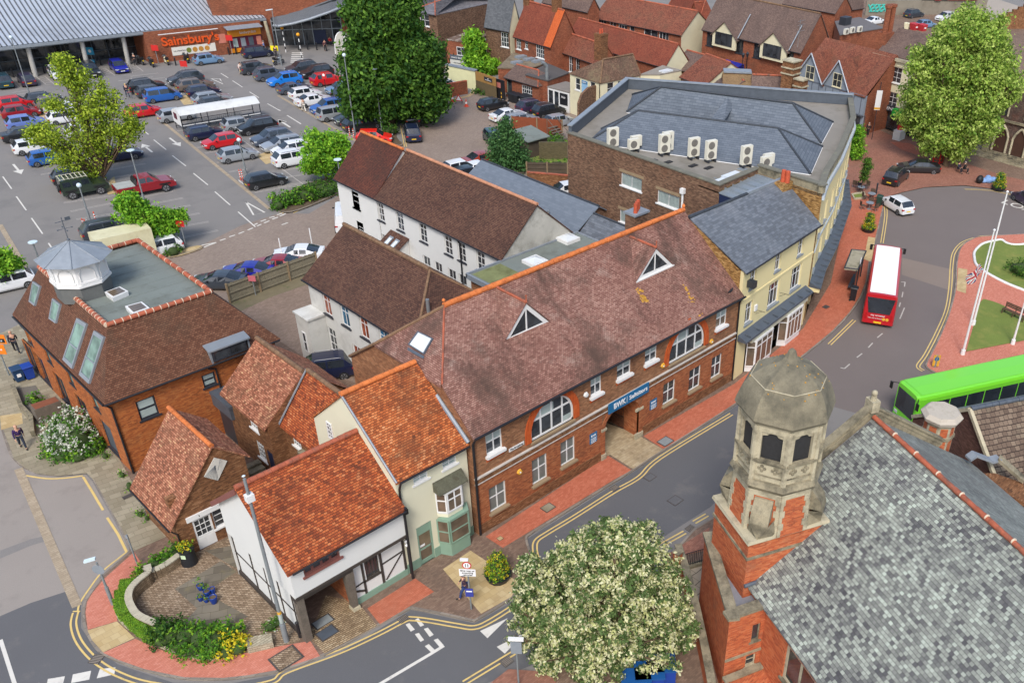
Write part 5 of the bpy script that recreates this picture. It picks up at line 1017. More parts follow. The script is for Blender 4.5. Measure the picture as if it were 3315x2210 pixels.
for k in Rn(26):
 u=rv.choice([rv.uniform(1.9,4.3),rv.uniform(6.7,9)]);z=rv.choice([.6,1.1,1.6]);b.obox(wF.pt(u,z+.15,.2),wF.d*rv.uniform(.06,.14),wF.n*.08,(0,0,rv.uniform(.08,.2)),rv.randrange(3))
for z in(1.08,1.58):bar(b,wF,1.8,4.4,z,z+.03,.05,.4);bar(b,wF,6.6,9.1,z,z+.03,.05,.4)
b.mk_('window_display',[Ml,pl('display_red',S(150,60,50)),pl('display_green',S(90,140,100))],ys)
MB().obox(wF.pt(.75,7.65,.3),wF.d*.22,wF.n*.28,(0,0,.24)).mk_('floodlight',Mc,ys);MB().obox(wF.pt(2.15,5.15,.06),wF.d*.16,wF.n*.06,(0,0,.22)).mk_('alarm_box',Mt,ys)
for u in(2.3,5.8):MB().tube([wF.pt(u,4.9,.03),wF.pt(u,4.95,.75)],.018,5).tube([wF.pt(u,4.6,.03),wF.pt(u,4.92,.5)],.014,5).mk_('bracket',Mk,ys)
aw=Th('fallen_sack','pair of white rolled bundles on the paving by the shopfront bay','sack');c0=U((2534,1101),.3);MB().cyl(c0+V_(-.35,0,0),c0+V_(.3,.35,0),.2,.16,10).ball(c0+V_(.3,.35,0),.16).mk_('bundle',Mt,aw);MB().cyl(c0+V_(.15,-.2,-.05),c0+V_(.55,.1,-.05),.12,.12,10).mk_('bundle',Mt,aw)
zl_=Th('zinc_link','standing seam zinc roof linking the slate shop to the flat roofed block','roof structure');b=MB();P=[U(q,z)for q,z in((mk(2200,500,2.688)(352,330),10.6),(mk(2200,500,2.688)(628,468),10.6),(mk(2200,500,2.688)(925,320),10.9),(mk(2200,500,2.688)(575,215),10.9))]
b.slab([(51.9,37.3,10.75),(57.3,37.3,10.9),(57.3,41.2,10.95),(51.9,41.2,10.8)],.1)
for k in Rn(5):x=52.6+k*1;b.box((x,37.3,10.78),(x+.04,41.1,10.98))
b.mk_('sheet',M_zinc,zl_);MB().box((51.95,37.35,8.6),(57.2,41.1,10.66)).mk_('cladding',M_navy,zl_)
kb_=Th('flat_block','large dark brick block with blue slate double-hipped roof behind a parapet and yellow curved front','building')
KZ=10.95;K=Z(0,51.9,39.2,55.8,39.4,55.9,38.55,57,38.7,57.05,37.45)
front=Z(0,57.1,33.45,60.2,35,65.4,37.1,74,41.1,79.6,44.9);back=[(66.8,63),(52,55.6)]
poly=[(51.9,39.2),(57,39.4)]+front+back
body=MB();wK=Wl((51.9,55.6),(51.9,39.2),0,KZ)
M5=mk(1750,480,2.688)
for bl,tr in(((2009,601),(2079,588)),((2124,659),(2203,646)),((2007,718),(2042,699))):
 a,c=wK.at(bl),wK.at(tr);uc=(a[0]+c[0])/2;hw=1.15 if bl[0]!=(2007,718)[0]else .65;zc=(a[1]+c[1])/2+.1
 f=Wi(kb_,wK,(uc-hw,uc+hw,zc-.5,zc+.55),2 if hw>1 else 1,1,Mt,Mgl,.1)
 b=MB()
 for k in Rn(int(hw*14)):u=uc-hw+.1+k*.14;b.tube([wK.pt(u,zc-.45,-.06),wK.pt(u,zc+.5,-.06)],.012,4)
 b.mk_('bars',Mk,f);MB().bar(wK,uc-hw-.2,uc+hw+.2,zc+.6,zc+.85,0,.015).mk_('lintel',Msi,kb_)
wK.mk_(body);Wl((51.9,39.2),(57,39.4),0,KZ).mk_(body,1);Wl(back[0],back[1],0,KZ).mk_(body);Wl(front[-1],back[0],0,KZ).mk_(body);Wl((57,39.4),front[0],0,KZ).mk_(body,1);body.mk_('wall',[Mj,MY_],kb_)
def parapet(path,z,th,h,mat,name,cap=Msi,closed=False):
 b=MB();c=MB();P=path+([path[0]]if closed else[])
 for i in Rn(len(P)-1):
  A_,B_=V_(*P[i],0),V_(*P[i+1],0);d_=(B_-A_).normalized();n_=V_(-d_.y,d_.x,0);A2=A_-d_*0;B2=B_
  b.obox((A2+B2)/2+n_*th/2+V_(0,0,z+h/2),(B2-A2)/2,n_*(th/2-.003*(i%2)),(0,0,h/2-.003*(i%2)))
  c.obox((A2+B2)/2+n_*th/2+V_(0,0,z+h+.06),(B2-A2)/2+d_*.1,n_*(th/2+.08-.004*(i%2)),(0,0,.05-.004*(i%2)))
 o=b.mk_(name,mat,kb_);c.mk_('coping',cap,kb_);return o
M_cope=pl('weathered_coping',S(120,118,106),.95,.2,1.5,fine=.15,dirt=(S(150,148,110),1.5,.58,.8))
parapet([(51.9,55.6),(51.9,39.2),(57,39.4)],KZ,.35,.35,Mj,'parapet',M_cope);parapet([front[-1],back[0],back[1]],KZ,.3,.95,Md,'parapet',Me);parapet([(57,39.4)]+front,KZ,.35,.6,Ms,'parapet',M_cope)
rf=MB();rf.prism([(p[0],p[1])for p in poly],KZ-.25,KZ-.02);rf.mk_('flat_roof',M_feltB,kb_)
for i in Rn(len(front)-1):
 w=Wl(front[i],front[i+1],0,KZ);nwin=max(1,int(w.L/2.1))
 if i==0:nwin=1
 for k in Rn(nwin):
  u=w.L*(k+.5)/nwin
  for z0,z1 in((3.9,5.7),(6.9,8.7)):Wi(kb_,w,(u-.5,u+.5,z0,z1),2,2,Mt,Mg,.12,smat=Me,depth=.2)
 w.op.append((.35,w.L-.35,.1,2.8));b=MB();w.mk_(b,0,2.2 if i in(0,1)else .5);b.mk_('front_wall',My,kb_)
 MB().poly([w.pt(.3,.1,-2.25 if i in(0,1)else-.55),w.pt(w.L-.3,.1,-2.25 if i in(0,1)else-.55),w.pt(w.L-.3,2.9,-2.25 if i in(0,1)else-.55),w.pt(.3,2.9,-2.25 if i in(0,1)else-.55)]).mk_('shopfront_glass',Mg,kb_)
 MB().bar(w,-.02,w.L+.02,6.15,6.3,0,.09).bar(w,-.02,w.L+.02,KZ-.5,KZ-.2,0,.2).mk_('cornice',pl('grey_blue_paint',S(186,196,204),.7,.05),kb_)
 b=MB();b.hexa([w.pt(-.15,3.2,.95),w.pt(w.L+.15,3.2,.95),w.pt(w.L,3.2,.0),w.pt(0,3.2,.0)],[w.pt(-.15,3.28,.95),w.pt(w.L+.15,3.28,.95),w.pt(w.L,3.6,.0),w.pt(0,3.6,.0)])
 for k in Rn(int(w.L/1.2)+1):u=.4+k*1.2;(u<w.L)and b.obox(w.pt(u,3.47,.47),w.d*.03,w.n*.46,(0,0,.05))
 b.mk_('canopy',Md,kb_)
 MB().bar(w,0,w.L,2.8,3.19,-.1,.85).mk_('fascia',My,kb_)
def hiproof(ea,eb,ra,rb,ec,ed,z0,z1,nm='hipped_roof'):
 """front eave ea-eb, ridge ra-rb, rear eave ec-ed in photo points"""
 E=[U(p,z0)for p in(ea,eb,ed,ec)];R_=[U(p,z1)for p in(ra,rb)]
 r=MB().slab([E[0],E[1],R_[1],R_[0]],.1).slab([E[1],E[2],R_[1]],.1).slab([E[2],E[3],R_[0],R_[1]],.1).slab([E[3],E[0],R_[0]],.1).mk_(nm,T_blue,kb_)
 b=MB();Rg(b,R_[0],R_[1],.11,.5)
 for a,c in((E[0],R_[0]),(E[1],R_[1]),(E[2],R_[1]),(E[3],R_[0])):Rg(b,a+V_(0,0,.03),c,.1,.5)
 b.mk_('ridge_tiles',Mrd,r)
 b=MB()
 for a,c in((E[0],E[1]),(E[1],E[2])):b.tube([a+V_(0,0,-.1),c+V_(0,0,-.1)],.07,4)
 b.mk_('eave_flashing',Mt,r);return r,E,R_
KA_,KB2=mk(1820,240,2.688),mk(2300,240,2.688)
hiproof((1904,459),(2624,564),(2066,358),(2519,415),(1946,419),(2663,475),11,12.9)
hiproof((2028,363),(2659,465),(2141,281),(2566,334),(2047,307),(2697,396),11,13.4)
b=MB();P=[U(q,z)for q,z in(((2300,388),12),((2356,313),13.4),((2376,344),12.6),((2345,389),12))];b.slab(P,.1);b.mk_('valley_roof',T_blue,kb_)
Ma=pl('ivory_casing',S(228,224,208),.5,.03);M_fan=pl('grey_fan_grille',S(118,114,108),.6,.15,4)
def ac_unit(p,fans,label,wd=.95):
 c=U(p,KZ);z=KZ;t=Th('air_conditioner',label,'air conditioner',0,'air conditioning units on the flat roof');hh=1.5 if fans==2 else .85;w=Wl((c.x-wd/2*.97,c.y+wd/2*.26),(c.x+wd/2*.97,c.y-wd/2*.26));z+=.25
 MB().obox(V_(c.x,c.y,z+hh/2)-w.n*.18,w.d*wd/2,w.n*.18,(0,0,hh/2)).mk_('casing',Ma,t)
 for k in Rn(fans):zc=z+hh*(k+.5)/fans;MB().cyl(w.pt(wd*.42,zc,.0),w.pt(wd*.42,zc,.03),.3,.3,16).cyl(w.pt(wd*.42,zc,.03),w.pt(wd*.42,zc,.045),.07,.07,8).mk_('fan_grille',M_fan,t)
 MB().obox(V_(c.x,c.y,z-.12)-w.n*.18+w.d*wd*.35,w.d*.05,w.n*.3,(0,0,.12)).obox(V_(c.x,c.y,z-.12)-w.n*.18-w.d*wd*.35,w.d*.05,w.n*.3,(0,0,.12)).mk_('feet',Mc,t);return t
for i,(p,f_,lb)in enumerate((((1987,484),2,'tall twin-fan white unit nearest the left parapet'),((2054,494),1,'small single-fan white unit second from the left parapet'),((2062,484),1,'small white unit standing behind the left single-fan unit'),((2153,505),2,'tall twin-fan white unit in front of another tall unit'),((2164,497),2,'tall white unit hidden behind a twin-fan unit'),((2248,517),2,'tall twin-fan white unit left of a close pair in mid row'),((2303,526),2,'tall twin-fan white unit right of a close pair in mid row'),((2417,543),2,'tall twin-fan white unit beside the small right end units'),((2482,552),1,'small single-fan white unit at the right end of the row'),((2490,543),1,'small white unit standing behind the right end unit'))):ac_unit(p,f_,lb)
for q in(mk(2200,500,2.688)(368,255),mk(2200,500,2.688)(470,200)):
 c0=U(q,KZ);MB().box((c0.x-.9,c0.y-.55,KZ),(c0.x+.9,c0.y+.55,KZ+.2)).mk_('rooflight',Mgw,kb_)
for k,q in enumerate(((2114,521),(2162,526),(2244,537),(2294,544),(2410,562))):c0=U(q,KZ);MB().box((c0.x-.4,c0.y-.2,KZ-.018),(c0.x+.4,c0.y+.2,KZ+.05)).mk_('roof_pad',Mk,kb_)
pt=[U(mk(2200,500,2.688)(905,180),KZ+.8),U(mk(2200,500,2.688)(942,190),KZ+.8)];MB().box((pt[0].x-.6,pt[0].y-.5,KZ-1),(pt[1].x+.6,pt[0].y+.4,KZ+.3)).mk_('chimney',MY_,kb_)
for k,p_ in enumerate(pt):MB().cyl((p_.x,p_.y,KZ+.3),(p_.x,p_.y,KZ+1.2),.2,.17,10).mk_('chimney_pot',Mp,kb_)
u_=wK.at((2211,666))[0];pipe(kb_,[wK.pt(u_,KZ-1.2,.12),wK.pt(u_,4.5,.12)],.09,Mt);MB().obox(wK.pt(u_,KZ-1,.15),wK.d*.18,wK.n*.15,(0,0,.2)).mk_('hopper',Mt,kb_)
# CHURCH (right foreground)
e1=V_(cos(dg(65.9)),sin(dg(65.9)),0);e2=V_(e1.y,-e1.x,0);Zv=V_(0,0,1)
ch=Th('church','red brick church with mottled grey slate roof and stone coped gable')
ta=V_(25.7,16.2,0);TW,TD=4,3.25
def pz(p,z):return V_(p.x,p.y,z)
RZ_=10.8;r0,r1=U((2829,1352),RZ_),U((3315,1789),RZ_);rd_=(r0-r1).normalized();r1=r0-rd_*26;n2=V_(rd_.y,-rd_.x,0)
ev=U((2502,1968),5.4);dl=(r0-ev).dot(n2);dR=7;zR=RZ_-.66*dR
L0,L1=r0-n2*dl,r1-n2*dl;Rr0,Rr1=r0+n2*dR,r1+n2*dR
body=MB();wN=Wl((L0.x,L0.y),(L1.x,L1.y),0,5.3)
for(a,b_)in(((2547,2109),(2621,2207)),):
 ua=wN.at(a)[0];Wi(ch,wN,(ua-.1,ua+2.2,2.4,4.6),2,1,Ml,Mg,.1,smat=Ms,bw=.14,fw=.16)
ua2=ua+5;Wi(ch,wN,(ua2,ua2+2.2,2.4,4.6),2,1,Ml,Mg,.1,smat=Ms,bw=.14,fw=.16)
wN.mk_(body);body.poly([(L0.x,L0.y,0),(L0.x,L0.y,5.3),(r0.x,r0.y,RZ_-.1),(Rr0.x,Rr0.y,zR-.1),(Rr0.x,Rr0.y,0)]);body.poly([(L1.x,L1.y,0),(Rr1.x,Rr1.y,0),(Rr1.x,Rr1.y,zR),(r1.x,r1.y,RZ_-.1),(L1.x,L1.y,5.3)])
body.poly([(Rr0.x,Rr0.y,0),(Rr0.x,Rr0.y,zR),(Rr1.x,Rr1.y,zR),(Rr1.x,Rr1.y,0)]);body.mk_('wall',Mq,ch)
b=MB();ov=n2*.25;b.slab([pz(L0-ov,5.2),pz(L1-ov,5.2),r1,r0],.12);rch=b.mk_('roof',T_church,ch);MB().slab([pz(Rr0+ov,zR-.1),pz(Rr1+ov,zR-.1),r1,r0],.12).mk_('far_slope',T_churchB,rch)
b=MB();b2=MB();Rg(b,r0+Zv*.05,r1+Zv*.05,.13,.45)
for k in Rn(14):c0=r0.lerp(r1,(k*1.55+1.6)/26)+Zv*.1;b2.cyl(c0,c0-rd_*.06,.14,.14,8)
b.mk_('ridge_tiles',Mrr,rch);b2.mk_('ridge_joints',M_mortar,rch)
b=MB();gd=rd_*.28
for s_,foot,zf in((-1,r0-n2*(dl+.2),5.35),(1,r0+n2*(dR-1.9),RZ_-.66*(dR-1.9))):
 A_=pz(r0,RZ_+.5)+gd;B_=pz(foot,zf+.45)+gd;d_=B_-A_;L_=d_.length;d_.normalize();nn=d_.cross(rd_).normalized();nn=nn if nn.z>0 else-nn
 b.obox((A_+B_)/2-nn*.25,d_*L_/2,rd_*.14,nn*.3);b.obox((A_+B_)/2+nn*.08,d_*L_/2,rd_*.22,nn*.05);b.obox((A_+B_)/2-nn*.15,d_*L_/2,rd_*.18,nn*.03)
b.mk_('gable_coping',Ms,ch);b=MB();c0=pz(r0,RZ_+.4)+gd;b.obox(c0+Zv*.2,n2*.22,rd_*.3,Zv*.3);b.cyl(c0+Zv*.5,c0+Zv*.75,.17,.14,8);b.ball(c0+Zv*.85,.16);b.mk_('finial',Ml,ch)
pc=U((3051,1334),8.6);pcx=(pc.x,pc.y)
pt_=MB().hexa(oc_(pcx,.82,4),oc_(pcx,.82,8.3)).mk_('pinnacle',Ml,ch)
MB().hexa(oc_(pcx,1.05,8.3),oc_(pcx,1.12,8.5)).hexa(oc_(pcx,1.12,8.5),oc_(pcx,.9,8.72)).mk_('pinnacle_cap',pl('pale_cap_stone',S(198,188,172),.9,.12,2,fine=.1,dirt=(S(160,150,132),2,.5,.8)),pt_)
b=MB()
for k in Rn(8):
 a=(k+.5)*pi/4+pi/8;n_=P2(a);t_=V_(-n_.y,n_.x,0);c0=V_(*pcx,0)+n_*.765;b.obox(c0+Zv*7.75,t_*.2,n_*.01,Zv*.28);b.obox(c0+Zv*6.75,t_*.22,n_*.01,Zv*.45)
b.mk_('brick_panels',Mq,pt_);MB().hexa(oc_(pcx,.9,7.25),oc_(pcx,.9,7.42)).mk_('band',Ms,pt_)
tw=Th('bell_tower','brick and stone bell tower with octagonal open belfry and domed stone cap','tower')
A0=ta;B0=ta+e2*TW;C0=B0+e1*TD;D0=ta+e1*TD;Tc=(A0+C0)/2;cx_=(Tc.x,Tc.y)
sq=lambda g_,z:[pz(A0-e1*g_-e2*g_,z),pz(B0-e1*g_+e2*g_,z),pz(C0+e1*g_+e2*g_,z),pz(D0+e1*g_-e2*g_,z)]
MB().hexa(sq(0,0),sq(0,7.85)).mk_('shaft',Mq,tw)
MB().hexa(sq(.06,6.92),sq(.06,7.06)).mk_('string_course',Ms,tw);MB().hexa(sq(.04,7.8),sq(.14,7.92)).hexa(sq(.14,7.92),sq(.1,8.08)).mk_('string_course',Ml,tw)
ang=atan2(e1.y,e1.x)
def oc(r,z,k=1):return oc_(cx_,r,z,ang+pi/8)
MB().hexa(oc(1.98,8),oc(1.86,10.35)).mk_('brick_stage',Mq,tw)
b=MB();b2=MB()
for k in Rn(8):
 a=ang+pi/8+(k+.5)*pi/4;n_=P2(a);t_=V_(-n_.y,n_.x,0);ap=lambda z:1.86*cos(pi/8)+(10.35-z)*.048;hw=lambda z:(1.86+(10.35-z)*.05)*sin(pi/8)
 diag=abs(n_.dot(e1))<.85 and abs(n_.dot(e2))<.85;c0=V_(*cx_,0)
 b.obox(c0+n_*(ap(10.2)+.01)+Zv*10.2,t_*hw(10.2),n_*.035,Zv*.16)
 for z,wq in((8.2,.16),(8.55,.26),(8.9,.16),(9.25,.26),(9.6,.16),(9.9,.24)):
  for s_ in(-1,1):b.obox(c0+n_*(ap(z)+.012)+t_*s_*(hw(z)-wq/2)+Zv*z,t_*wq/2,n_*.03,Zv*.172)
 if diag:
  for z0,z1,o0,o1 in((9.45,9.95,.5,.1),(8.95,9.45,.62,.5)):
   lo=[c0+n_*(ap(z0)+o0)-t_*.42+Zv*z0,c0+n_*(ap(z0)+o0)+t_*.42+Zv*z0,c0+n_*(ap(z0)-.1)+t_*.42+Zv*z0,c0+n_*(ap(z0)-.1)-t_*.42+Zv*z0]
   hi=[c0+n_*(ap(z1)+o1)-t_*.42+Zv*z1,c0+n_*(ap(z1)+o1)+t_*.42+Zv*z1,c0+n_*(ap(z1)-.1)+t_*.42+Zv*z1,c0+n_*(ap(z1)-.1)-t_*.42+Zv*z1];b2.hexa(lo,hi)
  tip=c0+n_*2.35+Zv*8.05;q=[c0+n_*(ap(8.95)+.62)+t_*s*.42+Zv*8.95 for s in(-1,1)];r_=[c0+n_*(ap(8.95)-.1)+t_*s*.6+Zv*8.95 for s in(-1,1)];base=[c0+n_*1.7+t_*s*.75+Zv*8.05 for s in(-1,1)]
  b2.poly([q[0],q[1],tip]);b2.poly([q[1],r_[1],base[1],tip]);b2.poly([r_[0],q[0],tip,base[0]])
b.mk_('stone_quoins',Ml,tw);b2.mk_('buttress_head',Ms,tw)
MB().hexa(oc(1.9,10.3),oc(2.12,10.6)).hexa(oc(2.12,10.6),oc(2,10.85)).mk_('ledge',Ms,tw)
MB().hexa(oc(1.84,10.8),oc(1.84,11.9)).mk_('panel_stage',Ml,tw)
b=MB();b2=MB();b3=MB();bl_=MB();RB=1.86
for k in Rn(8):
 a0=ang+pi/8+k*pi/4;v=P2(a0);c0=V_(*cx_,0);b.cyl(c0+v*(RB+.0)+Zv*10.8,c0+v*(RB+.0)+Zv*13.7,.13,.13,6,0,True,False)
 a=a0+pi/8;n_=P2(a);t_=V_(-n_.y,n_.x,0);ap=RB*cos(pi/8);hw=RB*sin(pi/8)
 for s_ in(-1,1):b.obox(c0+n_*(ap-.06)+t_*s_*(hw-.16)+Zv*12.75,t_*.1,n_*.1,Zv*.9)
 b2.obox(c0+n_*(ap+.03)+Zv*11.95,t_*(hw+.02),n_*.12,Zv*.06)
 b.obox(c0+n_*(ap-.04)+Zv*13.62,t_*hw,n_*.1,Zv*.2);b.obox(c0+n_*(ap+.06)+Zv*13.86,t_*(hw+.08),n_*.1,Zv*.07)
 top_=13.45;pts=[(-hw+.2,13),(-hw+.26,13.2),(-.24,13.24),(-.16,13.33),(0,13.42),(.16,13.33),(.24,13.24),(hw-.26,13.2),(hw-.2,13)]
 for i in Rn(len(pts)-1):
  (x0,z0),(x1,z1)=pts[i],pts[i+1];f=c0+n_*(ap-.02);b.poly([f+t_*x0+Zv*z0,f+t_*x0+Zv*top_,f+t_*x1+Zv*top_,f+t_*x1+Zv*z1][::(1 if True else-1)])
  b.poly([f+t_*x0+Zv*z0,f+t_*x1+Zv*z1,f+t_*x1+Zv*z1-n_*.1,f+t_*x0+Zv*z0-n_*.1])
 b3.poly([c0+n_*(ap-.13)+t_*-hw*.95+Zv*11.9,c0+n_*(ap-.13)+t_*hw*.95+Zv*11.9,c0+n_*(ap-.13)+t_*hw*.95+Zv*13.5,c0+n_*(ap-.13)+t_*-hw*.95+Zv*13.5])
 for xo in(-.3,.3):
  for dx,dz in((.12,0),(-.12,0),(0,.12),(0,-.12)):p=c0+n_*(ap+.0)+t_*(xo+dx)+Zv*(11.5+dz);b2.cyl(p,p+n_*.035,.085,.06,8)
 b2.obox(c0+n_*(ap+.02)+Zv*11.15,t_*(hw-.1),n_*.02,Zv*.02);b2.obox(c0+n_*(ap+.02)+Zv*11.8,t_*(hw-.1),n_*.02,Zv*.02)
b.mk_('belfry_stonework',Ml,tw);b2.mk_('quatrefoil_band',Ms,tw);b3.mk_('belfry_mesh',pl('belfry_dark_mesh',S(44,44,46),.7,.2,6),tw)
b=MB();prof=[(2.08,13.84),(2.18,14),(2.12,14.25),(2,14.6),(1.84,14.95),(1.6,15.3),(1.2,15.62),(.75,15.86),(.42,16.02),(.26,16.2),(.16,16.5),(.05,16.6)]
rows=[oc(r_,z)for r_,z in prof];
for i in Rn(len(rows)-1):b.hexa(rows[i],rows[i+1],0,caps=(i==0 or i==len(rows)-2))
dm=b.mk_('dome',M_dome,tw);b=MB()
for k in Rn(8):a_,c_=oc(1.61,15.3)[k],oc(1.61,15.3)[(k+1)%8];b.tube([a_,c_],.028,4)
b.mk_('dome_joint',Ml,dm)
li=MB()
for k in Rn(46):
 r_i=rnd.choice([4,5,6,7]);ph=rnd.uniform(0,8);kk=int(ph)%8;p=rows[r_i][kk].lerp(rows[r_i][(kk+1)%8],ph%1).lerp(rows[r_i+1][kk].lerp(rows[r_i+1][(kk+1)%8],ph%1),rnd.random());li.ball(p,rnd.uniform(.02,.05),0,5,3)
li.mk_('lichen',MATS['orange_lichen'],dm)
sb=Th('stair_block','lower brick stair block with stone parapet wrapped round the foot of the bell tower','building')
Q0,Q1,Q2=V_(27.28,19.78,0),V_(23.88,15.56,0),V_(25.9,14.72,0);Q3=Q2+(e1*4);ZBk=4.75
b=MB();w1,w2_=Wl((Q0.x,Q0.y),(Q1.x,Q1.y),0,5.05),Wl((Q1.x,Q1.y),(Q2.x,Q2.y),0,5.05)
u_=w2_.at((2447,2045))[0];Wi(sb,w2_,(u_-.22,u_+.22,3,4.1),1,1,Ms,Mg,.05);u_=w2_.at((2426,2149))[0];Wi(sb,w2_,(u_-.25,u_+.3,1.35,2.1),1,2,Ml,Mg,.08)
w1.mk_(b);w2_.mk_(b);b.mk_('wall',Mq,sb);MB().prism([(Q0.x,Q0.y),(Q1.x+.1,Q1.y+.1),(Q2.x,Q2.y+.05),(Q3.x,Q3.y)],4.3,4.55).mk_('lead_roof',pl('lead_sheet',S(150,154,162),.5,.2,1,metal=.1,dirt=(S(70,60,52),.9,.55,.7)),sb)
b=MB()
for A_,B_ in((Q0,Q1),(Q1,Q2)):
 d_=(B_-A_).normalized();n_=V_(d_.y,-d_.x,0);b.obox((A_+B_)/2+Zv*5.12-n_*.17,(B_-A_)/2+d_*.12,n_*.26,Zv*(.09 if A_ is Q0 else .087))
b.mk_('coping',Ms,sb);b=MB();d_=(Q1-Q0).normalized();n_=V_(d_.y,-d_.x,0);b.obox((Q0+Q1)/2+Zv*4.8-n_*.18,(Q1-Q0)/2-d_*.2,n_*.14,Zv*.3);d_=(Q2-Q1).normalized();n_=V_(d_.y,-d_.x,0);b.obox((Q1+Q2)/2+Zv*4.8-n_*.18,(Q2-Q1)/2-d_*.2,n_*.14,Zv*.3);b.mk_('parapet',Mq,sb)
MB().bar(w2_,0,w2_.L,2.25,2.4,0,.05).mk_('string_course',Ms,sb)
pipe(sb,[(Q2.x+.05,Q2.y-.1,5),(Q2.x+.05,Q2.y-.1,.1)],.06)
MB().tube([pz(B0-e1*.05,5.6),pz(A0-e1*.05,5.35)],.12,4).mk_('flashing',Md,tw)
an=Th('church_annexe','low flat-roofed annexe with stone coping at the foot of the church','building');p_=[U(t23(q[0],q[1]),1.4)for q in((75,1560),(380,1440),(480,1568),(430,1700),(120,1800))];MB().prism([(p.x,p.y)for p in p_],0,1.25).mk_('wall',Mq,an);b=MB()
for i in Rn(2):A_,B_=p_[i],p_[i+1];d_=(B_-A_).normalized();n_=V_(d_.y,-d_.x,0);b.obox((A_+B_)/2-n_*.1+Zv*.02,(B_-A_)/2,n_*.16,Zv*(.07-i*.004))
b.mk_('coping',Ms,an)
bw=Th('boundary_wall','dark brick boundary wall with stone coping beside the pale church path','wall');P=[U(q,0)for q in((2191,1815),(2213,1883),(2247,2011),(2276,2147),(2298,2266))];b=MB();c_=MB()
for i in Rn(len(P)-1):d_=(P[i+1]-P[i]);n_=V_(-d_.y,d_.x,0).normalized();b.obox((P[i]+P[i+1])/2+Zv*.6,d_/2,n_*.15,Zv*.6);c_.obox((P[i]+P[i+1])/2+Zv*1.24,d_/2,n_*.2,Zv*.05)
b.mk_('brickwork',Mq,bw);c_.mk_('coping',Ms,bw)
rl=Th('railing','black iron railing between the brick pier and the church wall');A_,B_=U((2217,1832),.3),U((2276,1815),.3);b=MB()
for k in Rn(11):p=A_.lerp(B_,k/10);b.cyl(p,p+Zv*.9,.018,n=5)
for z in(.08,.9):b.tube([A_+Zv*z,B_+Zv*z],.025,5)
b.mk_('bars',Mk,rl);MB().obox((A_+B_)/2-Zv*.12,(B_-A_)/2,V_(-(B_-A_).y,(B_-A_).x,0).normalized()*.15,Zv*.12).mk_('stone_curb',Ms,rl)
pr_=Th('brick_pier','slim brick gate pier with weathered top at the church path','pier');c0=U((2189,1871),0);MB().box((c0.x-.18,c0.y-.18,0),(c0.x+.18,c0.y+.18,1.9)).mk_('shaft',Mq,pr_);MB().box((c0.x-.22,c0.y-.22,1.9),(c0.x+.22,c0.y+.22,1.98)).mk_('cap',Ms,pr_)
bh=Th('tiled_house','house with brown concrete tiled roof, white verge and dormer behind the church','house')
hr0=V_(42.7,13.9,8);hd=V_(.883,-.469,0);hn=V_(-hd.y,hd.x,0);hr1=hr0+hd*18;sl=.78
b=MB();near0,near1=hr0-hn*6-Zv*6*sl,hr1-hn*6-Zv*6*sl;farr0,farr1=hr0+hn*4.4-Zv*4.4*sl,hr1+hn*4.4-Zv*4.4*sl
b.slab([near0,near1,hr1,hr0],.14);rb=b.mk_('roof',pat('brown_concrete_tiles',.3,.3,[(84,70,60),(112,94,80),(140,122,104)],.05,S(60,48,42),stain=(S(148,138,116),.5,.5,.75),bump=.8,over=True),bh)
MB().slab([farr0,farr1,hr1,hr0],.14).mk_('far_slope',T_churchB,rb);MB().poly([pz(near0,0),near0-Zv*.14,hr0-Zv*.14,farr0-Zv*.14,pz(farr0,0)]).poly([pz(farr0,0),pz(farr1,0),farr1-Zv*.1,farr0-Zv*.1]).mk_('wall',pat('purple_brown_brick',.225,.075,[(84,58,50),(110,78,68),(132,98,86)],.012,S(100,80,72),bump=.2),bh)
b=MB()
for A_,B_ in((hr0,near0),(hr0,farr0)):d_=(B_-A_);L_=d_.length;d_.normalize();nn=d_.cross(hd).normalized();b.obox((A_+B_)/2-hd*.06,d_*L_/2,hd*.1,nn*.1)
b.mk_('verge',Ml,rb);b=MB();Rg(b,hr0+Zv*.03,hr1+Zv*.03,.14,.45);b.mk_('ridge_tiles',Md,rb)
c0=onplane((3300,1500),hr0,V_(0,0,1).cross(hd).cross(hd)*0+(hn*-sl*-1*-1+Zv*1).normalized())if False else hr0+hd*6-hn*3.6-Zv*2.2
dmr=MB().obox(c0,hd*.9,hn*1.3,Zv*.75).mk_('dormer',Mb,rb);w=Wl(c0-hn*1.3-hd*.9,c0-hn*1.3+hd*.9);Wi(dmr,w,(.1,1.7,c0.z-.55,c0.z+.6),2,1,Mt,Mgl,None,cut=False);
w=Wl(c0+hn*1.2-hd*.9,c0-hn*1.3-hd*.9);Wi(dmr,w,(.9,2.45,c0.z-.5,c0.z+.6),1,1,Mt,Mgl,None,cut=False)
MB().slab([c0-hn*1.5-hd*1.1+Zv*.7,c0-hn*1.5+hd*1.1+Zv*.7,c0+hn*1.5+Zv*1.5,c0+hn*1.5-hd*.1+Zv*1.5],.1).mk_('dormer_roof',Md,dmr)
lp=Th('lead_parapet','stepped lead-covered parapet beside a buff stone coping behind the church','parapet');P=[U(q,z)for q,z in(((3134,1483),7),((3155,1469),7.2),((3208,1489),6.8),((3234,1482),7))];b=MB()
for i in Rn(3):d_=P[i+1]-P[i];L_=d_.length;d_.normalize();b.obox((P[i]+P[i+1])/2,d_*L_/2,hd.cross(Zv)*.25,Zv*.06);
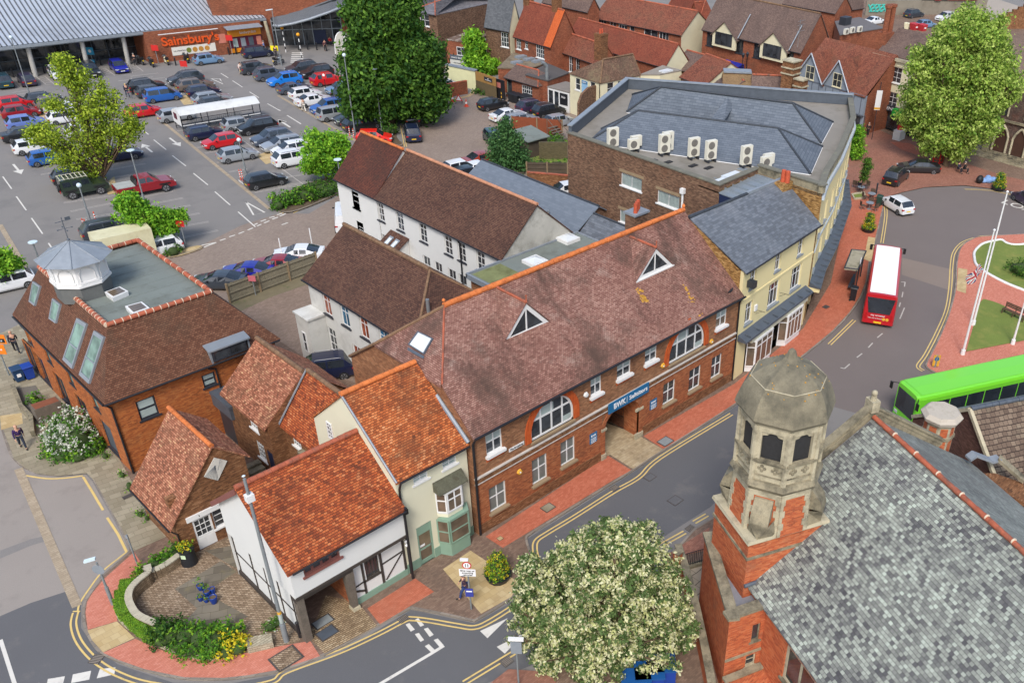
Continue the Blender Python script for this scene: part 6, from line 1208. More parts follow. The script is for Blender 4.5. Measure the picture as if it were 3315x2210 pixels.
b.mk_('lead_cap',Me,lp);b=MB();PQ=[P[3],U((3315,1553),6.2)];d_=PQ[1]-PQ[0];L_=d_.length;d_.normalize();b.obox((PQ[0]+PQ[1])/2,d_*L_/2,d_.cross(Zv).normalized()*.22,Zv*.1);b.mk_('coping',Ms,lp);MB().prism([(P[0].x,P[0].y),(P[3].x,P[3].y),(PQ[1].x,PQ[1].y),(PQ[1].x-1.5,PQ[1].y-1)],0,6).mk_('brickwork',Mb,lp)
# FAR BUILDINGS
G1,G2,G3,G4=mk(1300,0,2.24),mk(1850,0,2.24),mk(2300,0,2.24),mk(2715,0,2.24)
def FH(label,eL,eR,he,rp,hr,rm,wm,wins=(),name='brick_house',hips=(0,0),depth=None,ridge_m=Mrr,gable_m=None,cat='house',group=None,ov=.25,chim=()):
 """gabled or hipped house: visible eave eL-eR (photo points, left to right) at height he, ridge seen through rp at height hr"""
 A,B=U(eL,he),U(eR,he);d=(B-A).normalized();n=V_(-d.y,d.x,0);L=(B-A).length
 hd_=depth/2 if depth else max(1.5,(U(rp,hr)-A).dot(n));D=2*hd_;t=Th(name,label,cat,((A.x+B.x)/2,(A.y+B.y)/2,0),group)
 a,b_=A+n*ov,B+n*ov;c,e=B+n*(D-ov),A+n*(D-ov);w=Wl((a.x,a.y),(b_.x,b_.y),0,he);wr=Wl((b_.x,b_.y),(c.x,c.y),0,he)
 for wn in wins:
  ww=wr if wn[0]=='R' else w;u,z=ww.at(wn[1]);hw,hh=wn[2]/2,wn[3]/2
  u=min(max(u,hw+.1),ww.L-hw-.1);z=min(z,he-hh-.12);z=max(z,hh+.1)
  Wi(t,ww,(u-hw,u+hw,z-hh,z+hh),wn[4],wn[5],wn[6]if len(wn)>6 else Mt,Mg,.07)
 body=MB();w.mk_(body);wr.mk_(body,1);Wl((c.x,c.y),(e.x,e.y),0,he).mk_(body);Wl((e.x,e.y),(a.x,a.y),0,he).mk_(body)
 R0,R1=A+n*hd_+d*(hips[0]*hd_),B+n*hd_-d*(hips[1]*hd_);R0.z=R1.z=hr;dn=V_(0,0,.12)
 if not hips[0]:body.poly([e,a,R0-dn])
 if not hips[1]:body.poly([b_,c,R1-dn],1)
 body.mk_('wall',[wm,gable_m or wm],t);rf=MB();C_,E_=B+n*D,A+n*D;x=d*.12
 if hips[1]:rf.slab([B,C_,R1],.12)
 if hips[0]:rf.slab([E_,A,R0],.12)
 x0=x*(0 if hips[0]else 1);x1=x*(0 if hips[1]else 1)
 rf.slab([A-x0,B+x1,R1+x1,R0-x0],.12);rf.slab([C_+x1,E_-x0,R0-x0,R1+x1],.12);r=rf.mk_('roof',rm,t)
 b=MB();Rg(b,R0,R1,.13,.5)
 if hips[1]:Rg(b,B,R1,.1,.5)
 if hips[0]:Rg(b,A,R0,.1,.5)
 b.mk_('ridge_tiles',ridge_m,r)
 MB().tube([A+n*.0-V_(0,0,.08),B-V_(0,0,.08)],.06,5).mk_('gutter',Mk,t)
 for(f,o,wd,h,npot)in chim:
  p=R0.lerp(R1,f)+n*o;ck=MB().box((p.x-wd/2,p.y-wd/2,p.z-2.5),(p.x+wd/2,p.y+wd/2,p.z+h)).box((p.x-wd/2-.06,p.y-wd/2-.06,p.z+h-.25),(p.x+wd/2+.06,p.y+wd/2+.06,p.z+h-.1)).mk_('chimney',Mb,r)
  for k in Rn(npot):b=MB();q=(p.x+(k-(npot-1)/2)*.4,p.y,p.z+h);b.cyl(q,(q[0],q[1],q[2]+.6),.15,.12,8);b.mk_('pot',Mp,ck)
 return t,w,r,(A,B,n,d,R0,R1)
W1=lambda p,*a:('F',p,*a)
FH('long red tiled cottage row with a mossy cream gable end at its right',(1921,59),(2203,115),5.4,(2243,33),8.3,Tf,Mf,[W1((1949,75),1.6,.9,3,1),W1((1984,83),1.3,.9,2,1),W1((2016,91),1.7,.9,3,1),W1((2046,96),.9,1.2,1,1),W1((2107,109),2.6,1.4,2,1),W1((2149,120),1.8,1.4,3,1)],gable_m=Mcf,name='cottage_row')
FH('rust red roofed house with a pinkish right slope and ragged mossy verge',(1832,129),(2150,220),4.4,(2198,143),7.2,Tr_,Mf,[],gable_m=Mcf)
t_,w_,r_,inf=FH('low brick cottage with rusty tiled roof and white glazed doors',(1779,157),(1928,210),4.6,(1984,154),6.9,Tf,Mf,[W1((1813,190),.9,1.9,2,4),W1((1848,201),.9,2.2,2,2),W1((1870,203),.9,1.9,2,2),W1((1870,203),1,1.9,2,2)],chim=((.98,-.8,1.3,1.6,2),),name='brick_cottage')
t_,w_,r_,inf=FH('steep dark red roofed house with bright orange new tiles at its right end',(1661,120),(1780,155),5.6,(1851,40),10.2,Tr_,Mf,[W1((1679,138),1.1,1.5,3,3),W1((1704,142),.7,1.1,2,2),W1((1748,158),1.8,1.8,4,3)],chim=((.02,.2,1.1,2.6,0),(.78,.2,1,2.2,0)))
A,B,n,d,R0,R1=inf;up=V_(0,0,.05);MB().slab([B+d*.13+up,B-d*1.4+up,R1-d*1.4+up,R1+d*.13+up],.06).mk_('new_tiles',pat('new_orange_tiles',.17,.14,[(198,92,44),(226,116,60)],.03,S(160,74,40),over=True),r_)
t_,w_,r_,inf=FH('brown brick building with low grey slate roof and purple slate skirt',(1328,35),(1409,50),7.6,(1407,4),9.6,T_farS,Mj,[W1((1374,66),1.8,1.6,2,2),W1((1385,136),.9,1.7,1,2),W1((1407,141),.9,1.7,1,2)],hips=(.5,.9),name='brick_building',cat='building',depth=15)
A,B,n,d,R0,R1=inf;E_=B+n*15;pl_=Th('rear_wing','brown rendered rear wing with purple mansard slates and a roof window','building');M_=U((1421,88),5.3);N_=U((1573,60),5.3);hv=(N_-M_).normalized();nv=V_(-hv.y,hv.x,0)
b=MB();w=Wl((M_.x,M_.y),(N_.x,N_.y),0,5.3);w.mk_(b);b.mk_('wall',Mj,pl_);mr=MB().slab([M_,N_,N_+nv*1.5+Zv*2.6,M_+nv*1.5+Zv*2.6],.1).mk_('mansard_slope',pat('purple_slates_far',.3,.2,[(118,100,106),(146,126,130)],.012,S(108,92,98),over=True,stain=(S(160,140,142),.3,.5,.8)),pl_);MB().slab([M_+nv*1.5+Zv*2.6,N_+nv*1.5+Zv*2.6,N_+nv*9+Zv*4,M_+nv*9+Zv*4],.1).mk_('roof',T_farS,pl_);MB().tube([M_,N_],.1,4).mk_('gutter',Ml,pl_)
q=M_.lerp(N_,.8)+nv*.75+Zv*1.4;MB().obox(q,hv*.4,nv*.25,Zv*.75).mk_('roof_window',Md,mr)
t_,w_,r_,inf=FH('tall narrow slate mansard house with white dormer and cream party wall',(1568,89),(1646,104),6.2,(1684,2),10.4,pat('dark_slates_far',.3,.2,[(84,88,92),(112,114,118)],.012,S(74,78,82),over=True),Mj,[W1((1634,130),1.4,2,3,3)],gable_m=Mcf,name='mansard_house')
A,B,n,d,R0,R1=inf;c0=U((1629,62),7.6);dm_=MB().obox(c0+n*.9,d*.65,n*.95,Zv*.75).mk_('dormer',Mt,r_);w=Wl(c0-d*.65-n*.05,c0+d*.65-n*.05);Wi(dm_,w,(.12,1.18,6.98,8.2),2,1,Mt,Mg,None,cut=False)
for lb,eL,eR,he,rp,hr,rm in(('red-brown roofed house at the top edge behind the chimneys',(1755,9),(1900,41),7,(1880,0),9,Tk),('red hipped roof house behind the long cottage row',(2162,20),(2263,65),5,(2254,0),8,Tr_),('rusty tiled house with white windows behind the mossy gable',(2263,66),(2301,62),5,(2323,4),7.5,Tr_)):
 FH(lb,eL,eR,he,rp,hr,rm,Mf,[W1((2267,74),.8,1,1,1)]if 'hipped' in lb else[],hips=(.6,.6)if 'hipped' in lb else(0,0))
def fb_1(name,label,P,h,wm,rm,cat='building',par=.25):
 t=Th(name,label,cat,(P[0].x,P[0].y,0));MB().prism([(p.x,p.y)for p in P],0,h-.05).mk_('wall',wm,t);b=MB();cx=sum((p.x for p in P))/len(P);cy=sum((p.y for p in P))/len(P);b.prism([(cx+(p.x-cx)*1.03,cy+(p.y-cy)*1.03)for p in P],h-.05,h+.08);b.mk_('roof',rm,t);return t
def rf_(p,q,z,depth):
 A,B=U(p,z),U(q,z);d=(B-A).normalized();n=V_(-d.y,d.x,0);return[A,B,B+n*depth,A+n*depth],d,n
M_gravel=pl('mossy_gravel_roof',S(140,126,104),.95,.25,1.2,fine=.3,dirt=(S(80,74,58),.9,.5,.7));M_rf=pl('flaking_roof',S(112,92,80),.95,.3,1.5,dirt=(S(206,196,182),1.1,.52,.6))
P,d,n=rf_((1444,129),(1515,139),4.2,6);fb=fb_1('barber_shop','small brick flat-roofed shop with flaking roof and grey fascia boards',P,4.2,Mf,M_rf);w=Wl(P[0],P[1]);u,z=w.at((1494,167));Wi(fb,w,(u-.75,u+.75,z-.6,z+.6),2,2,Mt,Mg,.05,cut=False)
b=MB();u0,z0=w.at((1459,203));u1=w.L+.6;b.hexa([w.pt(u0,1.55,.1),w.pt(u1,1.55,.1),w.pt(u1,1.55,0),w.pt(u0,1.55,0)],[w.pt(u0,2.2,.1),w.pt(u1,2.2,.1),w.pt(u1,2.2,0),w.pt(u0,2.2,0)]);b.mk_('sign_board',Md,fb);MB().bar(w,u0,u1,.75,1.5,0,.08).mk_('sign_board',pl('pale_sign_board',S(204,204,196),.7),fb);tx("men's barber shop",w,(u0+u1)/2,1.87,.4,Mw,fb,.12,width=(u1-u0)*.85);tx('the healing studio',w,(u0+u1)/2,1.1,.3,Mdt,fb,.1,width=(u1-u0)*.7)
P,d,n=rf_((1515,139),(1582,129),4.2,4);fb2=fb_1('brick_annexe','brick annexe with white window and slate lean-to beside the barber shop',P,4.15,Mf,M_farS if 0 else T_farS);w=Wl(P[0],P[1]);u,z=w.at((1567,163));Wi(fb2,w,(u-.5,u+.5,z-.6,z+.6),2,1,Mt,Mg,.05,cut=False)
P,d,n=rf_((1442,210),(1537,230),2.6,.4);cwt=Th('cream_wall','tall cream rendered wall with grey capping behind the big tree','wall');MB().prism([(p.x,p.y)for p in P],0,2.55).mk_('render',pl('cream_render_wall',S(234,230,180),.85,.05),cwt);MB().prism([(p.x,p.y)for p in[P[0]-n*.1-d*.1,P[1]-n*.1+d*.1,P[2]+n*.2,P[3]+n*.2]],2.55,2.7).mk_('capping',Me,cwt)
P,d,n=rf_((1538,231),(1603,252),2.9,.12);wg_=Th('wooden_gate_fence','tall timber boarding with small dark sign beside the bin yard gate','fence');MB().prism([(p.x,p.y)for p in P],0,1.7).mk_('lower_boards',pl('old_boards',S(112,96,66),.9,.2,2,fine=.3),wg_);MB().prism([(p.x,p.y)for p in P],1.72,2.9).mk_('upper_boards',pl('new_boards',S(172,130,70),.85,.1,2,fine=.2),wg_);w=Wl(P[0],P[1]);MB().bar(w,w.L*.45,w.L*.85,2.1,2.6,.02,.05).mk_('sign_board',Mc,wg_);MB().cyl(w.pt(w.L*.65,2.42,.05),w.pt(w.L*.65,2.42,.06),.09,.09,10).bar(w,w.L*.5,w.L*.8,2.2,2.26,.05,.06).mk_('lettering',Mw,wg_)
P,d,n=rf_((1603,254),(1631,263),2.6,.12);mg=Th('metal_gate','black metal yard gate with yellow marks and a red notice','gate');MB().prism([(p.x,p.y)for p in P],0,2.6).mk_('panel',Mk,mg);w=Wl(P[0],P[1]);MB().bar(w,.2,w.L*.6,1.5,2.2,.01,.03).mk_('notice',pl('red_notice',S(196,120,110)),mg);MB().bar(w,w.L*.6,w.L*.68,.2,.5,.01,.03).bar(w,w.L*.6,w.L*.68,.7,1,.01,.03).mk_('stripe',Mo,mg)
P=[U(q,3.3)for q in((1612,221),(1717,223),(1773,203),(1664,172))];gr_=fb_1('gravel_roof_block','flat mossy gravel-roofed block with four box rooflights',P,3.3,Mf,M_gravel)
for q in((1686,182),(1713,190),(1673,200),(1740,196)):c0=U(q,3.6);MB().box((c0.x-.8,c0.y-.45,3.35),(c0.x+.8,c0.y+.45,3.65)).mk_('rooflight',Me,gr_)
P=[U(q,3.4)for q in((1702,243),(1773,263),(1842,237),(1773,208))];bf_=fb_1('felt_roof_block','dark flat-roofed kitchen block with a bent steel flue',P,3.4,Mf,pl('dark_roof_felt',S(88,84,82),.95,.1,.5));c0=U((1771,257),3.5);MB().tube([c0,c0+Zv*1.6,c0+Zv*2.1+V_(-.4,.1,0),c0+Zv*2.1+V_(-.7,.2,.1)],.24,10).mk_('flue',Mm,bf_)
t_,w_,r_,inf=FH('low brick building with brown tiled skirt roof beside the wheelie bins',(1631,251),(1741,282),2.6,(1787,259),3.9,Tk,Mf,[W1((1706,297),2,1.5,5,3),W1((1649,277),1,2,1,1,Mgn)],hips=(0,.9),depth=5,name='low_brick_building',cat='building')
P,d,n=rf_((1773,282),(1841,300),2.7,3.5);lt=fb_1('glazed_lean_to','white framed lean-to shopfront with a black poster next to the cream house',P,2.7,Mt,pl('grey_sheet_roof',S(136,128,120),.9,.1));w=Wl(P[0],P[1]);MB().bar(w,w.L*.58,w.L*.95,.9,2.4,.01,.04).mk_('poster',Mk,lt);MB().bar(w,w.L*.05,w.L*.25,.2,2.4,.01,.03).bar(w,w.L*.33,w.L*.52,.1,2.4,.01,.03).mk_('pane',Mg,lt);tx('Hair',w,w.L*.76,1.9,.4,Mw,lt,.05)
A,B,C_=U((1841,237),5.15),U((1943,270),5.15),U((2075,243),5.15);D_=A+C_-B;hc=Th('cream_house','cream two-storey house with brown hipped roof and a blue notice on its wall','house');cI=(A+B+C_+D_)/4;sh_=lambda p:cI+(p-cI)*.965
a,b_,c,d_=map(sh_,(A,B,C_,D_));wa,wb=Wl(a,b_,0,5.1),Wl(b_,c,0,5.1);body=MB()
for ww,q,wd,hh in((wa,(1870,273),.95,1.5),(wa,(1918,286),.95,1.5),(wb,(1977,281),1.1,1.5),(wb,(2010,273),1,1.4),(wb,(2044,268),1,1.4)):u,z=ww.at(q);Wi(hc,ww,(u-wd/2,u+wd/2,min(z,4.2)-hh/2,min(z,4.2)+hh/2),1,2,Mt,Mg,.06)
wa.mk_(body);wb.mk_(body);Wl(c,d_,0,5.1).mk_(body);Wl(d_,a,0,5.1).mk_(body);body.mk_('wall',Mcf,hc);R0,R1=U((1952,193),7.6),U((2049,175),7.6);rf=MB();rf.slab([A,B,R0],.1);rf.slab([B,C_,R1,R0],.1);rf.slab([C_,D_,R1],.1);rf.slab([D_,A,R0,R1],.1);rr=rf.mk_('roof',T_farG,hc);b=MB();Rg(b,R0,R1,.12,.5);Rg(b,B,R0,.12,.5);Rg(b,C_,R1,.06,.5);b.mk_('ridge_tiles',Mrm,rr)
u,z=wa.at((1893,279));MB().bar(wa,u-.55,u+.55,min(z,4)-.9,min(z,4)+.8,.01,.05).mk_('notice_board',pl('pale_blue_notice',S(150,190,222),.6,.1),hc);MB().bar(wa,u-.52,u+.52,min(z,4)+.4,min(z,4)+.76,.05,.06).mk_('notice_heading',Mz,hc)
pipe(hc,[wa.pt(wa.L-.05,5,.08),wa.pt(wa.L-.05,.1,.08)],.05);tx('CLINIC',wa,u,min(z,4)+.58,.25,Mw,hc,.07)
P=[U(q,4.6)for q in((2075,245),(2100,250),(2203,232),(2162,214))];ce=fb_1('cream_extension','cream flat-roofed extension with one rooflight joined to the hipped house',[U((2073,243),4.6),U((2136,243),4.6),U((2206,229),4.6),U((2145,214),4.6)],4.6,Mcf,pl('grey_flat_roof',S(150,142,130),.9,.1));c0=U((2156,229),4.8);MB().box((c0.x-.9,c0.y-.5,4.68),(c0.x+.9,c0.y+.5,4.85)).mk_('rooflight',Mgw,ce)
for k in Rn(2):q=((2091,266),(2119,272))[k];Pw=[U((2073,243),4.6),U((2136,243),4.6)];w=Wl(Pw[0],Pw[1]);u,z=w.at(q);Wi(ce,w,(u-.25,u+.25,2.6,3.9),1,2,Mt,Mg,None,cut=False)
FH('small dark red tiled house with ragged ridge behind the cream extension',(2200,250),(2276,281),4,(2346,196),6.6,Tf,Mb,[],gable_m=Mcf)
FH('dark mossy roofed outhouse left of the ragged ridge',(2176,219),(2243,239),3.6,(2252,170),5.6,Tk,Mb,[])
t_,w_,r_,inf=FH('sagging brown plain-tiled house with a grey-green capped ridge',(2342,308),(2434,312),4.6,(2490,243),6.6,pat('ochre_plain_tiles',.17,.14,[(120,96,68),(158,130,94)],.03,S(98,78,56),over=True),Mb,[],depth=6,name='sagging_house')
A,B,n,d,R0,R1=inf;MB().obox((R0+R1)/2+n*.5+Zv*.12,d*(R1-R0).length/2,n*.8,Zv*.1).mk_('ridge_capping',Me,r_)
FH('dark brown gabled cottage front with white window left of the sagging house',(2291,286),(2340,312),4.3,(2345,230),6,Tk,Mb,[('R',(2323,286),.7,1.2,1,2)])
FH('low brown roof with a lead seam behind the slate block',(2434,315),(2532,319),4.4,(2532,257),6.8,Tk,Mb,[])
FH('small orange-edged gable roof right behind the slate block',(2550,326),(2586,333),4.5,(2559,308),6,Tr_,Mb,[])
ckk=[('tall brick chimney stack with stone bands behind the slate block',(2552,308),1.6,9.2),('stepped stone-capped chimney stack next to the taller stack',(2586,326),1.2,7.6)]
for lb,q,wd,h in ckk:
 c0=U(q,5);t=Th('chimney_stack',lb,'chimney');MB().box((c0.x-wd/2,c0.y-wd/2,0),(c0.x+wd/2,c0.y+wd/2,h)).mk_('stack',Mb,t)
 b=MB()
 for z in(h-1.6,h-.9,h-.1):b.box((c0.x-wd/2-.12,c0.y-wd/2-.12,z),(c0.x+wd/2+.12,c0.y+wd/2+.12,z+.15))
 b.mk_('band',Ml,t)
t_,w_,r_,inf=FH('large brick hall with sweeping brown roof and two cream gabled dormers',(2272,97),(2590,173),6.2,(2684,50),11,Tk,Mf,[W1((2299,127),1.4,2,2,1,Mc),W1((2394,150),1.4,2,2,1,Mc),W1((2452,166),1.4,2,2,1,Mc),W1((2555,190),1.4,2,2,1,Mc)],name='brick_hall',cat='building',ridge_m=Mrm)
A,B,n,d,R0,R1=inf
for bl,br,ap in(((2308,147),(2383,164),(2350,77)),((2461,187),(2546,204),(2509,107))):
 w=Wl(A-n*.1,B-n*.1);ul,zl=w.at(bl);ur,zr=w.at(br);ua,za=w.at(ap);zb=(zl+zr)/2;za=max(za,zb+3.6);ze=6.2;dm_=MB().hexa([w.pt(ul,zb,.0),w.pt(ur,zb,.0),w.pt(ur,ze,.0),w.pt(ua,za,.0),w.pt(ul,ze,.0)][::-1],[w.pt(ul,zb,.25),w.pt(ur,zb,.25),w.pt(ur,ze,.25),w.pt(ua,za,.25),w.pt(ul,ze,.25)][::-1]).mk_('gabled_dormer',Mcf,t_)
 Wi(dm_,Wl(A+w.n*.25-n*.1,B+w.n*.25-n*.1),(ua-1.6,ua+1.6,zb+.35,zb+2.1),4,1,Mc,Mg,None,cut=False)
 b=MB();sl_=(11-6.2)/(R0-A).dot(n);dep=(za-ze)/sl_+.5
 for s_,u_ in((1,ul),(-1,ur)):b.slab([w.pt(u_-.3*s_,ze-.25,.45),w.pt(ua,za+.15,.45),w.pt(ua,za+.15,-dep),w.pt(u_-.3*s_,ze-.25,-.2)],.12)
 b.mk_('dormer_roof',Tk,dm_)
 MB().tube([w.pt(ur+.35,6.3,.3),w.pt(ur+.35,6.3+2.4*sl_,-2.2)],.1,4).mk_('lead_flashing',Me,dm_)
b=MB();q=U((2586,116),9.5);b.tube([q-Zv*1.5,q+Zv*2],.03,5)
for z in(1.9,1.4,.6):b.tube([q+Zv*z-V_(.9,.2,0),q+Zv*z+V_(.9,-.2,0)],.02,4)
b.mk_('aerial',Mm,r_)
aw=Th('blue_awning','deep blue awning low on the brick hall','awning');P=[U(q,z)for q,z in(((2350,192),2.9),((2409,209),2.9),((2408,223),2.2),((2377,223),2.2))];MB().slab(P,.08).mk_('fabric',pl('blue_fabric',S(20,30,140),.8),aw)
for lb,q in(('left lantern lamp of a pair before the brick hall',(2406,179)),('right lantern lamp of a pair before the brick hall',(2420,176))):
 c0=U(q,4.5);t=Th('lantern_lamp',lb,'street lamp');MB().cyl((c0.x,c0.y,0),(c0.x,c0.y,4.1),.09,.05,8).mk_('post',Mk,t);MB().cyl((c0.x,c0.y,4.1),(c0.x,c0.y,4.6),.14,.26,6).cyl((c0.x,c0.y,4.6),(c0.x,c0.y,4.85),.28,.04,6).mk_('lantern',Mc,t)
P=[U(q,5)for q in((2720,114),(2858,92),(2782,58),(2704,71))];fa=fb_1('flat_brick_shop','flat-roofed brick shop with white condensers on its roof edge',P,5,Mf,pl('dark_flat_roof',S(110,106,106),.9,.1))
for k,q in enumerate(((2738,112),(2758,107),(2782,104))):c0=U(q,5.1);t=Th('condenser',('left','middle','right')[k]+' of three white condensers on the flat brick shop','air conditioner');MB().box((c0.x-.5,c0.y-.2,5.12),(c0.x+.5,c0.y+.2,5.95)).mk_('casing',Ma,t);MB().cyl((c0.x-.1,c0.y-.2,5.55),(c0.x-.1,c0.y-.24,5.55),.3,.3,12).mk_('fan_grille',M_fan,t)
c0=U((2735,80),5.1);MB().box((c0.x-.9,c0.y-.6,5.1),(c0.x+.9,c0.y+.6,6.3)).mk_('plant_box',Mc,fa)
ea,eb=U((2582,243),5.2),U((2809,308),5.2);tf=Th('framed_house','grey-painted timber framed house with twin gables and hanging baskets','house');d=(eb-ea).normalized();n=V_(-d.y,d.x,0);w=Wl(ea,eb,0,4);M_gp=pl('grey_blue_boards',S(142,152,164),.8,.06,1,fine=.08)
u1=w.at((2671,268))[0];u2=w.at((2758,290))[0];L_=w.L
body=MB();bar(body,w,0,L_,2.6,5.1,-.0,.35);bar(body,w,0,L_,.1,2.6,-.3,.0)
for u in(0,u1,u2,L_-.1):pass
gz=8.4
for ua,ub in((0,u1),(u1,u2)):body.hexa([w.pt(ua,5.1,.0),w.pt(ub,5.1,.0),w.pt((ua+ub)/2,gz,.0)],[w.pt(ua,5.1,.35),w.pt(ub,5.1,.35),w.pt((ua+ub)/2,gz,.35)])
body.mk_('front_wall',M_gp,tf);w35=Wl(ea+w.n*.35,eb+w.n*.35)
for ua,ub in((0,u1),(u1,u2)):uc=(ua+ub)/2;Wi(tf,w35,(uc-.7,uc+.7,5.2,6.9),2,2,Mcf,Mg,.1,cut=False);Wi(tf,w,(uc+.3,uc+1.5,.8,2.2),2,2,Mc,Mg,None,cut=False)
Wi(tf,w,(L_-1.6,L_-.5,.9,2.3),2,2,Mc,Mg,None,cut=False)
b=MB();D_=5;rz=9.4
rb_=lambda u,z,o:w.pt(u,z,o)
for ua,ub in((0,u1),(u1,u2)):
 uc=(ua+ub)/2
 for s_,ue in((1,ua),(-1,ub)):b.slab([rb_(ue-.15*s_,4.95,.6),rb_(uc,gz+.15,.6),rb_(uc,gz+.15,-4.2),rb_(ue-.15*s_,4.95,-1)],.12)
b.slab([rb_(0,5,.1),rb_(L_,5,.5),rb_(L_,rz,-D_),rb_(0,rz,-D_)],.12);b.slab([rb_(L_,5,-2*D_),rb_(0,5,-2*D_),rb_(0,rz,-D_),rb_(L_,rz,-D_)],.12);rt=b.mk_('roof',Tf,tf)
b=MB()
for ua,ub in((0,u1),(u1,u2)):
 uc=(ua+ub)/2
 for ue in(ua,ub):b.tube([w.pt(ue,5,.62),w.pt(uc,gz+.1,.62)],.09,4)
b.mk_('bargeboards',pl('pale_blue_boards',S(188,196,206),.7,.05),rt);body=MB();body.poly([w.pt(L_,0,0),w.pt(L_,0,-2*D_),w.pt(L_,5,-2*D_),w.pt(L_,rz-.1,-D_),w.pt(L_,5,0)]);body.poly([w.pt(0,0,0),w.pt(0,5,0),w.pt(0,rz-.1,-D_),w.pt(0,5,-2*D_),w.pt(0,0,-2*D_)]);body.mk_('side_wall',Mf,tf)
tb=MB()
for k in Rn(10):u=L_*(k+.5)/10;bar(tb,w35,u-.06,u+.06,2.6,5,.0,.03)
bar(tb,w35,0,L_,4.95,5.1,0,.05);bar(tb,w35,0,L_,2.6,2.75,0,.06);tb.mk_('timber_frame',pl('darker_grey_boards',S(104,112,124),.8),tf)
pa,pb=U((2832,172),9),U((2929,196),9);d=(pb-pa).normalized();n=V_(-d.y,d.x,0);pc_=pb+d*5;tp=Th('corner_shop_house','cream three-storey corner building with dark shopfront behind the big tree','building');w=Wl(pa,pc_,0,9)
u,z=w.at((2889,239));Wi(tp,w,(u-1.35,u+1.35,z-1,z+.9),4,3,Mt,Mg,.15);u2_,z2=w.at((2876,319));Wi(tp,w,(u-1.35,u+1.35,z2-1,z2+.9),4,3,Mt,Mg,.15);Wi(tp,w,(u+3,u+5.5,z-1,z+.9),4,3,Mt,Mg,.15)
body=MB();w.op.append((.3,w.L-.3,.1,2.5));w.mk_(body,0,.3);Wl(pc_,pc_+n*9,0,9).mk_(body);Wl(pa+n*9,pa,0,9).mk_(body);body.mk_('wall',Mcf,tp);MB().bar(w,-.1,w.L+.1,8,8.15,0,.15).bar(w,-.15,w.L+.15,8.7,9.05,0,.3).mk_('cornice',Ml,tp)
MB().bar(w,.1,w.L-.1,2.5,3.2,0,.2).mk_('fascia',Mc,tp);tx('PHOENIX',w,3.2,2.85,.55,Mw,tp,.23,width=3.6);MB().poly([w.pt(.3,.1,-.25),w.pt(w.L-.3,.1,-.25),w.pt(w.L-.3,2.5,-.25),w.pt(.3,2.5,-.25)]).mk_('shopfront_glass',Mg,tp);MB().bar(w,4.6,7.4,2.3,3.15,.2,.9).mk_('green_awning',pl('green_awning_fabric',S(40,170,60),.8),tp)
MB().slab([pa+n*.4+Zv*.1,pc_+n*.4+Zv*.1,pc_+n*4.5+Zv*2.6,pa+n*4.5+Zv*2.6],.12).slab([pa+n*9,pc_+n*9,pc_+n*4.5+Zv*2.6,pa+n*4.5+Zv*2.6],.12).mk_('roof',Tk,tp)
ct=Th('chimney_stack','cluster of tall round brick chimneys rising behind the corner building','chimney');c0=U((2869,96),11.5);MB().box((c0.x-1,c0.y-.7,0),(c0.x+1,c0.y+.7,11.2)).mk_('base',Mf,ct)
for k in Rn(3):b=MB();q=(c0.x-.65+k*.65,c0.y-.2+(k%2)*.3);b.cyl((*q,11.2),(*q,14.2),.34,.34,8,0,True,False);b.cyl((*q,14.2),(*q,14.5),.45,.45,8,0,True,False);b.mk_('flue_shaft',Mf,ct)
FH('orange brick house with white windows at the top edge above the brown roof',(2532,13),(2702,45),6,(2657,-27),8.5,Tk,Mf,[W1((2592,11),1.2,1.6,3,2),W1((2637,22),.9,.9,1,1)])
FH('plain orange brick gable house left of the graffiti wall',(2702,42),(2798,27),5,(2746,-27),8.5,Tk,Mf,[])
gw=Th('graffiti_wall','grey rendered yard wall with turquoise graffiti','wall');A_,B_=U((2798,47),0),U((3184,40),0);A_=U((2800,53),0);B_=U((3188,48),0);w=Wl(A_,B_);MB().bar(w,0,w.L,0,2.9,-.3,0).mk_('render',pl('grey_concrete_wall',S(140,132,118),.95,.12,.4,dirt=(S(110,100,86),.5,.5,.8)),gw)
b=MB();u0=w.at((2813,27))[0];u1=w.at((2865,27))[0]
for k in Rn(11):u=u0+(u1-u0)*(k+.5)/11;pth=[w.pt(u+.5*sin(k*2+q)*.7,.8+q*.28,.03)for q in Rn(6)];b.tube(pth,.17,5)
b.mk_('painted_tag',pl('turquoise_paint',S(70,190,176),.7,.1),gw)
cr=Th('container_rack','red and dark storage containers behind a mesh screen above the yard wall','container');q0,q1=U((2985,0),3),U((3166,0),3);w2c=Wl(q0,q1);MB().bar(w2c,0,w2c.L*.45,2.9,5,-3,0).mk_('dark_panel',Mc,cr);MB().bar(w2c,w2c.L*.45,w2c.L,2.9,4.2,-3,0).bar(w2c,w2c.L*.22,w2c.L*.33,2.9,4.6,.01,.3).mk_('red_panel',pl('faded_red_panel',S(150,50,52),.7),cr)
rw=Th('ramp_wall','dark stepped wall rising beside the car ramp at the top right','wall');A_,B_=U((3235,96),0),U((3315,96),0);w=Wl(A_,B_);b=MB()
for k in Rn(5):bar(b,w,w.L*k/5,w.L*(k+1)/5-.0,0,2.6+k*.5,-.6,0)
b.mk_('stonework',Mb,rw)
sa=Th('stone_church','flint and stone church wall with three pale pointed arches and broad steps','church');A_,B_=U((3195,485),.6),U((3315,517),.6);d=(B_-A_).normalized();n=V_(-d.y,d.x,0);B2=B_+d*5;w=Wl(A_+n*.2,B2+n*.2,0,9)
M_flint=pat('knapped_flint',.18,.12,[(66,54,50),(92,76,70),(122,106,96)],.02,S(98,84,74),stain=(S(116,72,60),.8,.5,.75));body=MB();w.mk_(body);body.mk_('wall',M_flint,sa)
pw=2.3
